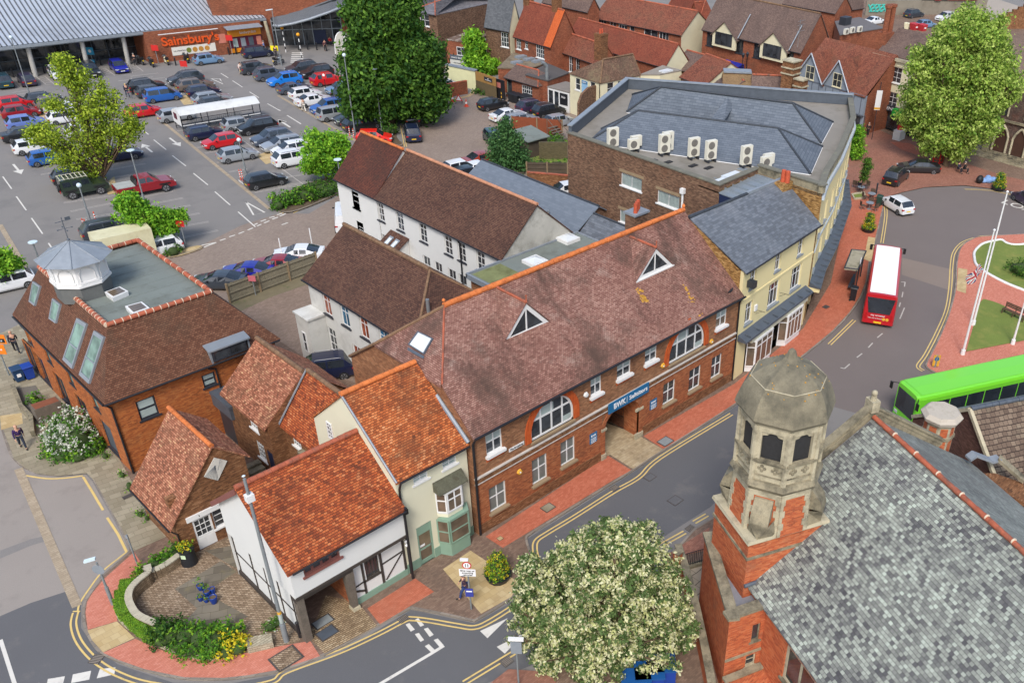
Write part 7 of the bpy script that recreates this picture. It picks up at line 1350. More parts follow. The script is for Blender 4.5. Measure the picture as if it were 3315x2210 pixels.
for k in Rn(4):
 uc=1.3+k*pw;ar=[(uc-.85,.7),(uc-.85,2.6),(uc-.62,3.2),(uc-.3,3.65),(uc,3.95),(uc+.3,3.65),(uc+.62,3.2),(uc+.85,2.6),(uc+.85,.7)];b=MB()
 for i in Rn(len(ar)-1):b.tube([w.pt(*ar[i],.08),w.pt(*ar[i+1],.08)],.15,6)
 b.mk_('arch',Ml,sa);MB().poly([w.pt(a_,z_,.02)for a_,z_ in ar]).mk_('door',pl('dark_oak_door',S(72,46,34),.8,.2),sa)
b=MB()
for k in Rn(3):uc=.8+k*3.4;b.poly([w.pt(uc-.6,5,.02),w.pt(uc+.6,5,.02),w.pt(uc+.6,7.4,.02),w.pt(uc,8.3,.02),w.pt(uc-.6,7.4,.02)])
b.mk_('window',Mg,sa);b=MB()
for k in Rn(3):uc=.8+k*3.4;b.tube([w.pt(uc-.65,5,.05),w.pt(uc-.65,7.4,.05),w.pt(uc,8.4,.05),w.pt(uc+.65,7.4,.05),w.pt(uc+.65,5,.05)],.12,6)
b.mk_('window_surround',Ml,sa);MB().bar(w,-.3,w.L,4.35,4.6,0,.25).bar(w,-.5,.2,0,8.5,0,.7).mk_('buttress',Ms,sa)
for k in Rn(5):MB().bar(w,-3+k*.3,w.L,.1,.2+(4-k)*.11,.3+k*.4-.4,.3+k*.4).mk_('step',Ms,sa)
gwl=Th('garden_wall','brown brick wall with curved top beside the cream house','wall');A_,B_=U((1877,388),0),U((1946,357),0);A_=U((1869,417),0);w=Wl(A_,A_+V_(6,1,0));MB().hexa([w.pt(0,0,0),w.pt(6,0,0),w.pt(6,4.6,0),w.pt(2,4.7,0),w.pt(.7,4.2,0),w.pt(0,3.2,0)][::-1],[w.pt(0,0,.3),w.pt(6,0,.3),w.pt(6,4.6,.3),w.pt(2,4.7,.3),w.pt(.7,4.2,.3),w.pt(0,3.2,.3)][::-1]).mk_('brickwork',Mj,gwl)
def fence(label,a,c,h,mat,panel=1.8,name='panel_fence',post=Msi,rails=True,z=.0,board=None):
 A_,B_=(U(a,z)if isinstance(a,tuple)else a),(U(c,z)if isinstance(c,tuple)else c);d=(B_-A_);L_=d.length;d.normalize();n=V_(-d.y,d.x,0);t=Th(name,label,'fence',A_);k_=max(1,round(L_/panel))
 b=MB()
 nb=int(L_/(board or .13))
 for i in Rn(nb):p=A_+d*(L_*(i+.5)/nb)+n*(.012*(i%2));b.obox(p+Zv*(h/2+.05),d*(L_/nb*.49),n*.012,Zv*(h/2-.02*((i*7)%3)))
 b.mk_('boards',mat,t)
 for i in Rn(k_+1):b=MB();p=A_+d*(L_*i/k_)-n*.07;b.box((p.x-.06,p.y-.06,z),(p.x+.06,p.y+.06,z+h+.12));b.mk_('post',post,t)
 if rails:b=MB();[b.obox((A_+B_)/2-n*.05+Zv*zz,d*L_/2,n*.03,Zv*.04)for zz in(.3,h*.55,h-.15)];b.mk_('rail',mat,t)
 return t
M_fw=pl('weathered_fence_boards',S(150,142,120),.95,.16,1.2,fine=.3,dirt=(S(104,98,80),1.5,.55,.8));M_fr=pl('rusty_red_boards',S(142,74,44),.9,.15,1,fine=.15);M_fd=pl('dark_boards',S(96,84,70),.95,.2,1.5,fine=.3)
fence('long weathered timber fence on a verge behind four parked cars',(745,985),(1030,878),1.75,M_fw,2.7,post=Msi)
fence('rust-red boarded fence beside the silver cars in the court',((1659,438)),((1821,451)),2.3,M_fr,3,rails=False)
fence('dark close-boarded fence at the foot of the rear garden',(1706,566),(1838,568),1.4,M_fd,2.4)
gd_=sh_1('garden',[U(p,.06)for p in[(1708,468),(1836,451),(1838,566),(1706,566)]],.06,G_grass)
rwl=Th('retaining_wall','green-stained retaining wall across the rear garden','wall');A_,B_=U((1746,517),0),U((1838,517),0);w=Wl(A_,B_);MB().bar(w,0,w.L,0,2,-.3,0).mk_('brickwork',pat('mossy_garden_brick',.225,.075,[(86,80,58),(120,108,80)],.012,S(84,78,60)),rwl)
lowb=Th('low_brick_wall','low red-brown brick wall below the dark garden fence','wall');A_,B_=U((1708,606),0),U((1838,617),0);w=Wl(A_,B_);MB().bar(w,0,w.L,0,1.6,-.25,0).mk_('brickwork',Mb,lowb);MB().bar(w,0,w.L,1.6,1.68,-.3,.05).mk_('coping',Mrr,lowb)
shd=Th('garden_shed','grey-roofed timber shed in the rear garden by the birch','shed');c0=U((1719,498),0);MB().box((c0.x-1.5,c0.y-1.2,0),(c0.x+1.5,c0.y+1.6,2.1)).mk_('wall',M_fd,shd);MB().slab([(c0.x-1.7,c0.y-1.5,2.1),(c0.x+1.7,c0.y-1.5,2.1),(c0.x+1.7,c0.y+1.8,2.6),(c0.x-1.7,c0.y+1.8,2.6)],.1).mk_('roof',M_felt,shd);MB().box((c0.x+.3,c0.y-1.22,.1),(c0.x+1.1,c0.y-1.2,1.9)).mk_('door',M_fd,shd)
stp=Th('timber_steps','timber stairway with handrails beside the rust-red fence','steps');c0=U((1832,468),0)
for k in Rn(7):MB().box((c0.x-.7,c0.y+k*.35,.2+k*.22),(c0.x+.7,c0.y+k*.35+.3,.28+k*.22)).mk_('step',M_timber,stp)
b=MB()
for x in(-.7,.7):b.tube([(c0.x+x,c0.y,1.1),(c0.x+x,c0.y+2.5,2.7)],.04,5);b.tube([(c0.x+x,c0.y,0),(c0.x+x,c0.y,1.1)],.04,5);b.tube([(c0.x+x,c0.y+2.5,0),(c0.x+x,c0.y+2.5,2.7)],.04,5)
b.mk_('handrail',M_timber,stp)
rb_=Th('brick_wall','short free-standing orange brick wall behind the traffic cones','wall');A_,B_=U((1422,321),0),U((1515,304),0);w=Wl(A_,B_);MB().bar(w,0,w.L,0,1.7,-.3,0).mk_('brickwork',Mf,rb_);MB().bar(w,0,w.L,1.7,1.8,-.33,.04).mk_('coping',Mrr,rb_)
# SUPERMARKET
sm=Th('supermarket','long supermarket with sweeping ribbed metal roof, brick panel and glazed front','building')
ev0,ev1=V_(12,148,4.4),V_(70.4,143,4.4);dv=(ev1-ev0).normalized();nv=V_(-dv.y,dv.x,0);LL=(ev1-ev0).length
M_rib=pl('ribbed_metal_roof',S(196,204,214),.4,.05,.15,metal=.25,dirt=(S(150,152,156),.12,.5,.8));M_ribd=pl('dark_roof_seam',S(92,96,102),.6)
def zr_(t):return 4.45+.2*t+.0125*t*t
N_=10;rfm=MB().grid([[ev0+dv*(LL*i/20)+nv*(k*2.6)+Zv*(zr_(k*2.6)-4.4)for k in Rn(N_)]for i in Rn(21)],0,False,True).mk_('roof',M_rib,sm)
b=MB();nrib=96
for i in Rn(nrib):p=ev0+dv*(LL*(i+.5)/nrib);pth=[p+nv*(k*2.6)+Zv*(zr_(k*2.6)-4.4+.03)for k in Rn(N_)];b.tube(pth,.095,4)
b.mk_('seams',M_ribd,rfm);MB().obox((ev0+ev1)/2-Zv*.18-nv*.1,dv*LL/2,nv*.2,Zv*.16).obox((ev0+ev1)/2-Zv*.42+nv*.3,dv*LL/2,nv*.25,Zv*.1).mk_('eaves_gutter',Me,sm)
for q in((96,232),(255,204),(413,206)):
 c0=U(q);c0=ev0+dv*(c0-ev0).dot(dv)+nv*1;MB().cyl((c0.x,c0.y,0),(c0.x,c0.y-.5,4.1),.32,.28,10).mk_('column',pl('grey_column',S(186,184,178),.8,.06),sm)
gA,gB=ev0+nv*5.5,ev0+dv*41+nv*5.5;w=Wl(gA,gB);MB().poly([w.pt(0,0),w.pt(w.L,0),w.pt(w.L,4.6),w.pt(0,4.6)]).mk_('glazing',Mg,sm);b=MB()
for k in Rn(22):bar(b,w,w.L*k/21-.05,w.L*k/21+.05,0,4.6,0,.08)
for z in(0,1.3,2.9):bar(b,w,0,w.L,z,z+.1,0,.07)
b.mk_('mullions',Md,sm)
sA,sB=U((485,208)),U((872,171));sA=V_(52.6,144,0);sB=V_(69,142,0);wS=Wl(sA,sB);b=MB();b.poly([wS.pt(0,0),wS.pt(wS.L,0),wS.pt(wS.L,4.4),wS.pt(0,4.4)]);ws2=Wl(sA+V_(.8,8,0),sA);b.poly([ws2.pt(0,0),ws2.pt(ws2.L,0),ws2.pt(ws2.L,4.4),ws2.pt(0,4.4)]);b.mk_('brick_panel',Mf,sm)
M_or=pl('orange_letter_face',S(236,92,30),.5,.02);u0,u1=wS.at((521,132))[0],wS.at((706,111))[0];tx("Sainsbury's",wS,(u0+u1)/2,2.75,1.7,M_or,sm,.12,width=(u1-u0),bold=.03,ext=.06)
MB().bar(wS,u0-.3,u1,3.85,3.93,.3,.45).mk_('light_strip',Mt,sm);MB().bar(wS,wS.at((557,170))[0],wS.at((698,153))[0],.75,1.9,.02,.06).mk_('banner',pl('white_banner',S(232,228,218),.6,.04),sm)
b=MB();ub0,ub1=wS.at((557,170))[0],wS.at((698,153))[0]
for k,c_ in enumerate((0,1,1,1)):b.cyl(wS.pt(ub0+(ub1-ub0)*(.38+k*.14),1.3,.06),wS.pt(ub0+(ub1-ub0)*(.38+k*.14),1.3,.08),.36,.36,12,c_)
b.mk_('banner_pictures',[pl('food_green',S(120,130,50)),pl('food_orange',S(196,140,60))],sm);tx('Lots of fresh food',wS,ub0+(ub1-ub0)*.17,1.35,.3,Mdt,sm,.07,width=(ub1-ub0)*.26)
f0,f1=wS.at((742,149))[0],wS.L-.3;MB().bar(wS,f0,f1,.5,3.6,.05,.3).mk_('kiosk_front',pl('maroon_panel',S(96,28,48),.5),sm);MB().bar(wS,f0,f1,2.45,3.5,.3,.36).bar(wS,f0,f1,.2,.8,.3,.36).mk_('kiosk_fascia',pl('orange_fascia',S(240,150,30),.5,.03),sm);tx("Sainsbury's Bank",wS,f0+(f1-f0)*.6,2.95,.5,Mw,sm,.38,width=(f1-f0)*.5)
for k in Rn(4):b=MB();u=f0+(f1-f0)*(.18+.24*k);bar(b,wS,u-.35,u+.35,.95,2.2,.3,.36);b.mk_('cash_machine',(Mgl,Me,Md,pl('poster_pink',S(210,130,110)))[k],sm)
MB().slab([wS.pt(f0-.3,3.75,1.5),wS.pt(f1,3.75,1.5),wS.pt(f1,4,0),wS.pt(f0-.3,4,0)],.06).mk_('kiosk_canopy',Me,sm)
MB().bar(wS,wS.at((710,145))[0],wS.at((735,145))[0],1.7,3,.02,.06).mk_('poster',pl('poster_pink',S(210,130,110)),sm)
en=Th('store_entrance','glazed store entrance under a rising curved metal roof','building')
crv=[(U((885,81),4.1)),U((900,83),4.15),U((951,74),4.5),U((1002,60),5.1),U((1070,36),6),U((1147,4),7),U((1223,-26),7.8)]
bk2=V_(.45,.893,0);er=MB().grid([[p+bk2*t_+Zv*(.02*t_)for t_ in(0,3,6,9,12,16)]for p in crv],0,False,True).mk_('roof',pl('grey_sheet_curve',S(148,154,160),.5,.08,.3,metal=.2),en);b=MB()
for j in Rn(1,26):b.tube([p+bk2*(j*.62)+Zv*(.02*j*.62+.03)for p in crv],.06,4)
b.mk_('seams',M_ribd,er);MB().tube([p-Zv*.12 for p in crv],.2,6).mk_('fascia',Me,er)
g0,g1=U((891,149))+V_(0,0,0),U((1113,142));w=Wl(g0,g1);hts=[(0,3.9),(.25,4.1),(.5,4.8),(.75,5.7),(1,6.6)];MB().poly([w.pt(0,0)]+[w.pt(w.L,0)]+[w.pt(w.L*a_,h_+.3)for a_,h_ in hts[::-1]]).mk_('glazing',Mg,en);b=MB()
for k in Rn(8):f_=k/7;h_=3.9+2.7*max(0,f_-.15)**1.3;bar(b,w,w.L*f_-.06,w.L*f_+.06,0,h_,0,.1)
for z,s_ in((2.3,0),(3.6,0),(4.8,.6)):bar(b,w,w.L*s_,w.L,z,z+.12,0,.09)
b.mk_('mullions',Me,en);MB().bar(w,w.L*.58,w.L*.76,.2,2.2,.1,.14).mk_('poster',M_navy,en);b=MB();c0=w.pt(-.4,0,1.5);b.cyl(c0,c0+Zv*4+V_(-.4,0,0),.3,.25,10);b.mk_('column',Ml,en)
MB().bar(w,w.L+.1,w.L+3,0,7,-.5,0).mk_('brick_end',Mf,en);MB().bar(w,w.L+.4,w.L+1.2,4.6,5.9,.02,.1).bar(w,w.L+.4,w.L+1.2,3.4,3.7,.02,.1).mk_('wall_sign',M_or,en)
bkb=Th('brick_warehouse','plain orange brick wall of the store rising above the entrance roof','building');A_,B_=U((804,17),7.5),U((1021,26),7.5);w=Wl(A_+V_(-2,8,0),B_+V_(14,8,0));MB().bar(w,0,w.L,0,14,-8,0).mk_('brickwork',Mf,bkb)
# VEHICLES
def paint(name,col,metal=.0):
 if name in MATS:return MATS[name]
 m,n,l,b=_new(name);b.inputs['Base Color'].default_value=(*col,1);b.inputs['Roughness'].default_value=.32;b.inputs['Metallic'].default_value=metal;b.inputs['Coat Weight'].default_value=.6;b.inputs['Coat Roughness'].default_value=.08;return m
PC_={'black':paint('black_paintwork',S(34,36,40)),'navy':paint('navy_paintwork',S(28,36,66)),'dark':paint('charcoal_paintwork',S(58,64,72)),'slate':paint('slate_paintwork',S(78,88,104)),'silver':paint('silver_paintwork',S(172,178,184),.3),'white':paint('white_paintwork',S(236,238,240)),'red':paint('red_paintwork',S(206,26,34)),'maroon':paint('dark_red_paintwork',S(146,22,34)),'blue':paint('blue_paintwork',S(34,96,176)),'sky':paint('bright_blue_paintwork',S(30,130,226)),'steel':paint('pale_blue_paintwork',S(112,146,180)),'royal':paint('royal_blue_paintwork',S(28,34,150)),'peri':paint('lilac_blue_paintwork',S(108,130,196)),'brown':paint('brown_paintwork',S(112,100,92)),'green':paint('dark_green_paintwork',S(42,56,44)),'coral':paint('bright_red_paintwork',S(234,44,36)),'purple':paint('dark_purple_paintwork',S(58,46,70)),'deepgreen':paint('bottle_green_paintwork',S(34,62,58)),'orange':paint('copper_paintwork',S(160,60,44)),'teal':paint('dark_teal_paintwork',S(30,64,74)),'busred':paint('bus_red',S(196,22,34)),'lime':paint('bus_lime',S(126,226,54))}
Mcg=glass('car_glass',S(44,50,58),.04,.9,.3);Mty=pl('tyre_rubber',S(34,34,36),.85,.1);Mr=pl('alloy_rim',S(172,174,178),.35,.05,metal=.6)
M_hl=glass('headlamp_glass',S(206,212,216),.1,.8,.05);M_tl=pl('tail_lamp_red',S(178,24,26),.3,.05);M_plw=pl('white_plate',S(230,230,224),.5,.02);M_ply=pl('yellow_plate',S(240,200,40),.5,.02);Mbk=pl('black_trim',S(28,28,30),.6,.1)
TYP=dict(hatch=(4.05,1.75,1.48,.93,.03,.13,.60,.77),suv=(4.5,1.88,1.66,1.06,.03,.13,.6,.76),saloon=(4.75,1.84,1.43,.93,.13,.3,.58,.76),estate=(4.75,1.84,1.47,.94,.03,.13,.6,.76),mpv=(4.35,1.8,1.66,1,.02,.08,.66,.85),van=(4.95,1.95,1.95,1.12,.01,.03,.74,.87),coupe=(4.3,1.84,1.3,.88,.1,.3,.55,.74))
def car_mesh(kind):
 L,W,H,belt,xr0,xr1,xf1,xf0=TYP[kind];xb=(xr1+xf1)/2+.03;xc=xr1+.06 if kind in('estate','mpv','suv')else xr1+.02
 xs=sorted({0,.012,.03 if xr0>.04 else .02,xr0,xr1,xr1+.012,xb-.012,xb+.012,xf1-.02,xf1,xf0,.88,.95,.985,1});rows=[]
 def cab(x):
  if x<=xr0 or x>=xf0:return 0
  if x<xr1:return(x-xr0)/(xr1-xr0)
  if x>xf1:return(xf0-x)/(xf0-xf1)
  return 1
 for x in xs:
  e=abs(2*x-1);hw=W/2*(1-.1*e**5-.05*e**30);zb=.2+.1*e**12
  zs=belt+(.03 if x<xf0 else 0);zs=zs if x<=xf0 else belt-(belt-.72*belt)*((x-xf0)/(1-xf0))**1.4
  if x>.985:zs*=.9
  if x<.012:zs*=.86
  c=cab(x);roof=H-.03*abs((x-(xr1+xf1)/2)/(xf1-xr1)*2)**2;zr=zs+(roof-zs)*c
  if c>0:top=[(hw*(.95-.17*c),zr-.05*c),(hw*(.85-.25*c),zr),(0,zr+.015)]
  else:top=[(hw*.84,zs+.015),(hw*.5,zs+.03),(0,zs+.035)]
  half=[(0,zb),(hw*.9,zb),(hw*.99,.34),(hw,.52),(hw*.985,zs*.82),(hw*.95,zs)]+top
  rows.append(([(x*L-L/2,y,z)for y,z in half],x))
 body,gl=MB(),MB()
 for i in Rn(len(rows)-1):
  (A,xa),(B,xb2)=rows[i],rows[i+1];xm=(xa+xb2)/2
  for k in Rn(8):
   side=k==5 and xr1<xm<xf1 and not(abs(xm-xb)<.013 or abs(xm-xr1-.006)<.007)and not(kind=='van' and xm<xf1-.18)
   scr=k in(6,7)and(xf1<xm<xf0 or xr0<xm<xr1)and not(kind=='van' and xm<.5)
   side2=k==5 and(xf1<xm<xf0)and kind in('mpv','van')
   t_=gl if(side or scr or side2)else body
   for s in(1,-1):
    q=[(p[0],p[1]*s,p[2])for p in(A[k],B[k],B[k+1],A[k+1])]
    t_.poly(q if s<0 else q[::-1])
 for(A,xa),fl in((rows[0],1),(rows[-1],0)):
  P=[(p[0],p[1],p[2])for p in A]+[(p[0],-p[1],p[2])for p in A[1:-1]][::-1];body.poly(P if fl else P[::-1])
 return body,gl,L,W,belt
PROTO={}
def wheel_mesh(r=.33,w=.22,big=False):
 b=MB();b.cyl((0,-w/2,0),(0,w/2,0),r,r,16,0);b.cyl((0,-w/2-.012,0),(0,w/2+.012,0),r*.66,r*.66,12,1);b.cyl((0,-w/2-.02,0),(0,w/2+.02,0),r*.2,r*.2,8,0)
 for k in Rn(5):
  a=k*2*pi/5
  for s in(-1,1):b.obox((cos(a)*r*.42,s*(w/2+.014),sin(a)*r*.42),(sin(a)*.05,0,-cos(a)*.05),(0,.004,0),(cos(a)*r*.16,0,sin(a)*r*.16),0)
 return b
def proto(kind):
 if kind in PROTO:return PROTO[kind]
 root=Th('parked_car' if kind!='van' else 'parked_van','x','car' if kind!='van' else 'van');b,g_,L,W,belt=car_mesh(kind)
 bo=b.mk_('body',PC_['black'],root);g_.mk_('window_glass',Mcg,root);H=TYP[kind][2]
 for sx in(.17,.815):
  for s in(1,-1):w=wheel_mesh(.34 if kind in('suv','van')else .32);w.v=[(p[0]+sx*L-L/2,p[1]+s*(W/2-.11),p[2]+.33)for p in w.v];w.mk_('wheel',[Mty,Mr],root)
 for s in(1,-1):
  h=MB();h.obox((L/2-.12,s*W*.36,belt*.7),(.13,-s*.05,0),(.03,s*.17,0),(0,0,.055));h.mk_('headlight',M_hl,root)
  h=MB();h.obox((-L/2+.07,s*W*.39,belt*.82),(.08,0,0),(0,.12,0),(0,0,.075));h.mk_('tail_light',M_tl,root)
  h=MB();h.obox((L*(TYP[kind][6]+.06)-L/2+.1,s*(W/2+.06),belt+.06),(.06,0,0),(0,.09,0),(0,0,.05));h.mk_('mirror',Mbk,root)
 h=MB();h.box((-L/2-.015,-.26,.5),(-L/2+.02,.26,.61));h.mk_('rear_plate',M_ply,root)
 h=MB();h.box((L/2-.02,-.26,.38),(L/2+.015,.26,.49));h.mk_('front_plate',M_plw,root)
 h=MB();h.box((L/2-.06,-.5,.5),(L/2+.006,.5,.64));h.mk_('grille',Mbk,root)
 if kind in('estate','suv'):
  h=MB();x0,x1=TYP[kind][5]*L-L/2+.2,TYP[kind][6]*L-L/2-.15
  for s in(1,-1):h.tube([(x0,s*W*.34,H),(x0+.1,s*W*.34,H+.05),(x1-.1,s*W*.34,H+.05),(x1,s*W*.34,H)],.025,5)
  h.mk_('roof_rails',Mr,root)
 PROTO[kind]=[root,False];return PROTO[kind]
BAY=dg(-7.6)
def park(kind,px,ang,col,label,group='cars parked in the marked bays',z=.75,sc_=1):
 p=proto(kind);c=U(px,z)
 if not p[1]:o=p[0];p[1]=True
 else:o=copy_tree(p[0])
 o.location=(c.x,c.y,.004);o.rotation_euler=(0,0,ang);o.scale=(sc_,)*3;o['label']=label;o['category']='van' if kind=='van' else 'car';o['group']=group
 for ch in o.children:
  if ch.name.startswith('body'):ch.material_slots[0].link='OBJECT';ch.material_slots[0].material=PC_[col]
 return o
Rt,Lf=BAY,BAY+pi
AWAY,TOW=BAY+pi/2,BAY-pi/2
g1='cars parked in the marked bays';g2='cars in the disabled bays by the store';g3='cars parked in the rear court';g4='cars parked along the timber fence'
for a in[('suv',(8,260),AWAY,'teal','dark teal car at the left edge in the disabled bays',g2),('hatch',(84,254),AWAY,'purple','dark purple car facing the store under the left blue sign',g2),('hatch',(184,233),TOW,'white','white car behind the top of the yellow-green tree by the store',g2),('suv',(290,225),TOW,'black','black car facing out beneath the second blue disabled sign',g2),('hatch',(383,213),TOW,'royal','vivid royal blue car facing out beside the motorcycles',g2),('hatch',(673,189),Rt,'steel','pale blue hatchback alongside the store brick panel',g2),('mpv',(832,168),Rt,'navy','large dark people carrier by the cash machines',g2),('suv',(600,253),Lf,'dark','dark silver-railed car at the back of the middle block',g1),('estate',(630,272),Lf+pi,'brown','brown-grey estate in the middle block behind a navy car',g1),('hatch',(657,293),Rt,'navy','dark navy hatchback at the front of the upper middle block',g1),('suv',(474,277),Rt,'black','black car at the back left of the middle block by the woman with a trolley',g1),('hatch',(493,293),Rt,'dark','small dark car with pale tail wedged beside the blue people carrier',g1),('mpv',(525,307),Rt,'blue','mid blue people carrier in the left middle block',g1),('estate',(685,316),Rt,'silver','silver car just above the trolley shelter',g1),('hatch',(698,330),Rt,'dark','grey hatchback partly hidden by the trolley shelter roof',g1),('hatch',(464,356),Rt,'red','red hatchback in the aisle behind a tree branch',g1),('hatch',(568,370),Rt,'silver','silver car touching the left end of the trolley shelter',g1),('hatch',(775,398),Rt,'silver','silver hatchback just below the right end of the trolley shelter',g1),('suv',(832,408),Lf,'black','black four-wheel drive with roof bars below the trolley shelter',g1),('hatch',(661,426),Rt,'navy','navy hatchback below the left end of the trolley shelter',g1),('suv',(880,444),Lf,'slate','slate grey car between black four-wheel drive and silver estate',g1),('hatch',(715,454),Lf,'red','bright red hatchback facing left in the lower middle block',g1),('estate',(915,462),Lf,'silver','long pale silver estate facing left beside slate car',g1),('hatch',(768,496),Rt,'silver','silver-grey hatchback beside the tan planted square',g1),('hatch',(940,479),Lf,'white','white car squeezed between silver estate and white sporty car',g1),('suv',(951,510),Rt,'white','white car with black roof panels next to the small green tree',g1),('hatch',(859,579),Rt,'black','black hatchback alone beside the orange and white posts',g1),('hatch',(49,330),Rt,'red','red hatchback at the left edge behind a darker red one',g1),('hatch',(64,359),Rt,'maroon','dark red hatchback left of the yellow-green tree',g1),('hatch',(81,392),Rt,'peri','lilac-blue hatchback left of the yellow-green tree',g1),('hatch',(140,317),Rt,'dark','dark car behind the upper left of the yellow-green tree',g1),('suv',(179,336),Rt,'brown','red-brown car seen through the yellow-green tree',g1),('estate',(215,349),Rt,'white','upper white car seen through the yellow-green tree',g1),('hatch',(213,376),Rt,'white','lower white car seen through the yellow-green tree',g1),('saloon',(81,430),Rt,'black','black car behind the lowest left tree branches',g1),('hatch',(108,470),Rt,'white','white hatchback below the left tree branches',g1),('hatch',(157,506),Rt,'blue','blue hatchback mostly hidden under the tree',g1),('estate',(379,496),Rt,'navy','dark estate behind the trunk of the yellow-green tree',g1),('hatch',(238,566),Rt,'black','black hatchback behind the green off-roader',g1),('hatch',(272,417),Rt,'white','pale car hidden in the middle of the yellow-green tree',g1),('suv',(829,219),Rt,'dark','dark car at the back left of the right-hand block',g1),('suv',(876,239),Rt,'slate','dark blue-grey car with red lamps left of the bright blue one',g1),('suv',(921,257),Lf,'sky','bright blue car facing left in the right-hand block',g1),('coupe',(949,281),Rt,'slate','slate coupe-shaped car below the bright blue one',g1),('hatch',(987,300),Rt,'white','white hatchback between slate coupe and silver-white saloon',g1),('saloon',(1015,321),Rt,'white','silver-white saloon beside the person in pale clothes',g1),('suv',(1064,344),Lf,'blue','blue car facing left in the right-hand row',g1),('mpv',(1083,366),Rt,'silver','silver small people carrier in the right-hand row',g1),('suv',(1140,379),Lf,'dark','charcoal car facing left in the right-hand row',g1),('estate',(1172,398),Rt,'black','long black estate at the lower end of the right-hand row',g1),('suv',(977,219),Lf,'dark','dark car nearest the zebra crossing',g1),('suv',(1025,232),Lf,'black','black car between the zebra-side car and the red one',g1),('suv',(1060,256),Rt,'red','red car tucked against the big green tree',g1),('hatch',(1104,283),Lf,'steel','grey-blue car half hidden by the big green tree',g1),('suv',(1132,303),Rt,'black','black car under the left edge of the big green tree',g1),('estate',(1185,337),Lf,'dark','dark car in shade under the big green tree',g1),('estate',(1225,353),Lf,'silver','grey silver car beneath the big green tree crown',g1),('hatch',(1449,274),Rt,'white','white car behind the free-standing brick wall',g3),('hatch',(1211,440),BAY-.55,'coral','bright red hatchback beyond the red ridge of the white house',g1),('suv',(1332,379),dg(60),'black','black car parked beneath the big tree trunk',g3),('suv',(1334,427),dg(60),'navy','navy car with silver roof bars behind the black one by the trunk',g3),('hatch',(1595,334),Rt,'black','black hatchback alone near the traffic cones',g3),('saloon',(1644,369),Rt,'white','white car left of the silver estate in the court',g3),('estate',(1683,384),Rt,'silver','silver car directly behind the rust-red fence',g3),('suv',(1725,344),Rt,'purple','dark car nearest the wheelie bins',g3),('suv',(1776,357),Rt,'black','black estate with silver roof rails before the glazed lean-to',g3),('hatch',(1810,388),Rt,'silver','silver-blue hatchback beside the timber steps',g3),('hatch',(1598,443),dg(-112),'deepgreen','dark green car alone at the edge of the birch tree',g3),('saloon',(1564,510),Rt,'orange','copper red car left of the birch tree',g3),('saloon',(1547,542),Rt,'white','white classic saloon behind the terrace ridge',g3),('hatch',(1489,538),Rt,'white','white car nose left of the white saloon behind the ridge',g3),('hatch',(1513,559),Rt,'black','small black car nearest the terrace ridge',g3),('hatch',(1740,403),Rt,'maroon','dark red car roof just above the rust-red fence',g3),('hatch',(1829,613),dg(160),'white','white car nosing out from behind the dark brick block',g3),('coupe',(708,902),dg(136),'dark','dark grey coupe first along the timber fence',g4),('coupe',(800,872),dg(136),'royal','dark blue coupe second along the timber fence',g4),('coupe',(895,849),dg(136),'maroon','dark red coupe third along the timber fence',g4),('coupe',(966,815),dg(140),'white','white coupe with black roof last along the timber fence',g4),('hatch',(17,908),Lf,'white','white hatchback at the left edge behind a small tree',g1),('suv',(351,740),Rt,'dark','charcoal car beside orange posts behind the mansard roof',g1),('hatch',(379,764),Rt,'dark','grey car hidden between charcoal car and cream van',g1),('hatch',(506,796),Lf,'white','white car behind the small green tree past the mansard roof',g1),('suv',(1038,1189),dg(150),'navy','dark navy car in the yard behind the brick cottage','cars in the yard'),('suv',(2901,568),dg(10),'black','black four-wheel drive in the block-paved plaza','cars in the plaza'),('saloon',(2975,537),dg(133),'black','black saloon beside the red phone box','cars in the plaza'),('hatch',(2904,657),dg(66),'white','white hatchback with black roof on the road by the planters','cars in the plaza'),('hatch',(3330,640),dg(60),'purple','dark purple car at the right edge of the roundabout','cars in the plaza'),('suv',(2959,45),dg(-12),'dark','dark car by the grey yard wall at the top','cars in the top yard'),('suv',(3061,55),dg(168),'white','white car by the grey yard wall at the top','cars in the top yard'),('hatch',(2998,77),dg(-20),'steel','pale blue car half hidden behind red bins','cars in the top yard'),('saloon',(2832,66),dg(-12),'white','white car behind the flat-roofed brick shop','cars in the top yard')]:
 park(*a)
park('van',(1117,700),dg(58),'white','white van behind the corner of the white terrace','vans',.9);park('van',(2721,68),dg(10),'white','white van roof beside the big brown gable','vans',2)
def boxvan():
 c=U((385,770),2.2);t=Th('box_van','cream box van behind the flat roof of the mansard building','van');X=P2(BAY);Y=V_(-X.y,X.x,0);MB().obox(c+Zv*-.5+X*.2,X*2.2,Y*1.05,Zv*1.15).mk_('box',pl('cream_grp',S(222,216,178),.6,.06,dirt=(S(196,186,140),.8,.5,.8)),t)
 MB().obox(c-Zv*1.2-X*2.7,X*.8,Y*1,Zv*.75).mk_('cab',PC_['white'],t);MB().obox(c-Zv*.85-X*3.52,X*.02,Y*.85,Zv*.3).mk_('windscreen',Mcg,t)
 for sx in(-2.6,1.5):
  for s in(1,-1):w=wheel_mesh(.36);w.v=[tuple(V_(c.x,c.y,.36)+X*(p[0]+sx)+Y*(p[1]+s*.95)+Zv*p[2])for p in w.v];w.mk_('wheel',[Mty,Mr],t)
boxvan()
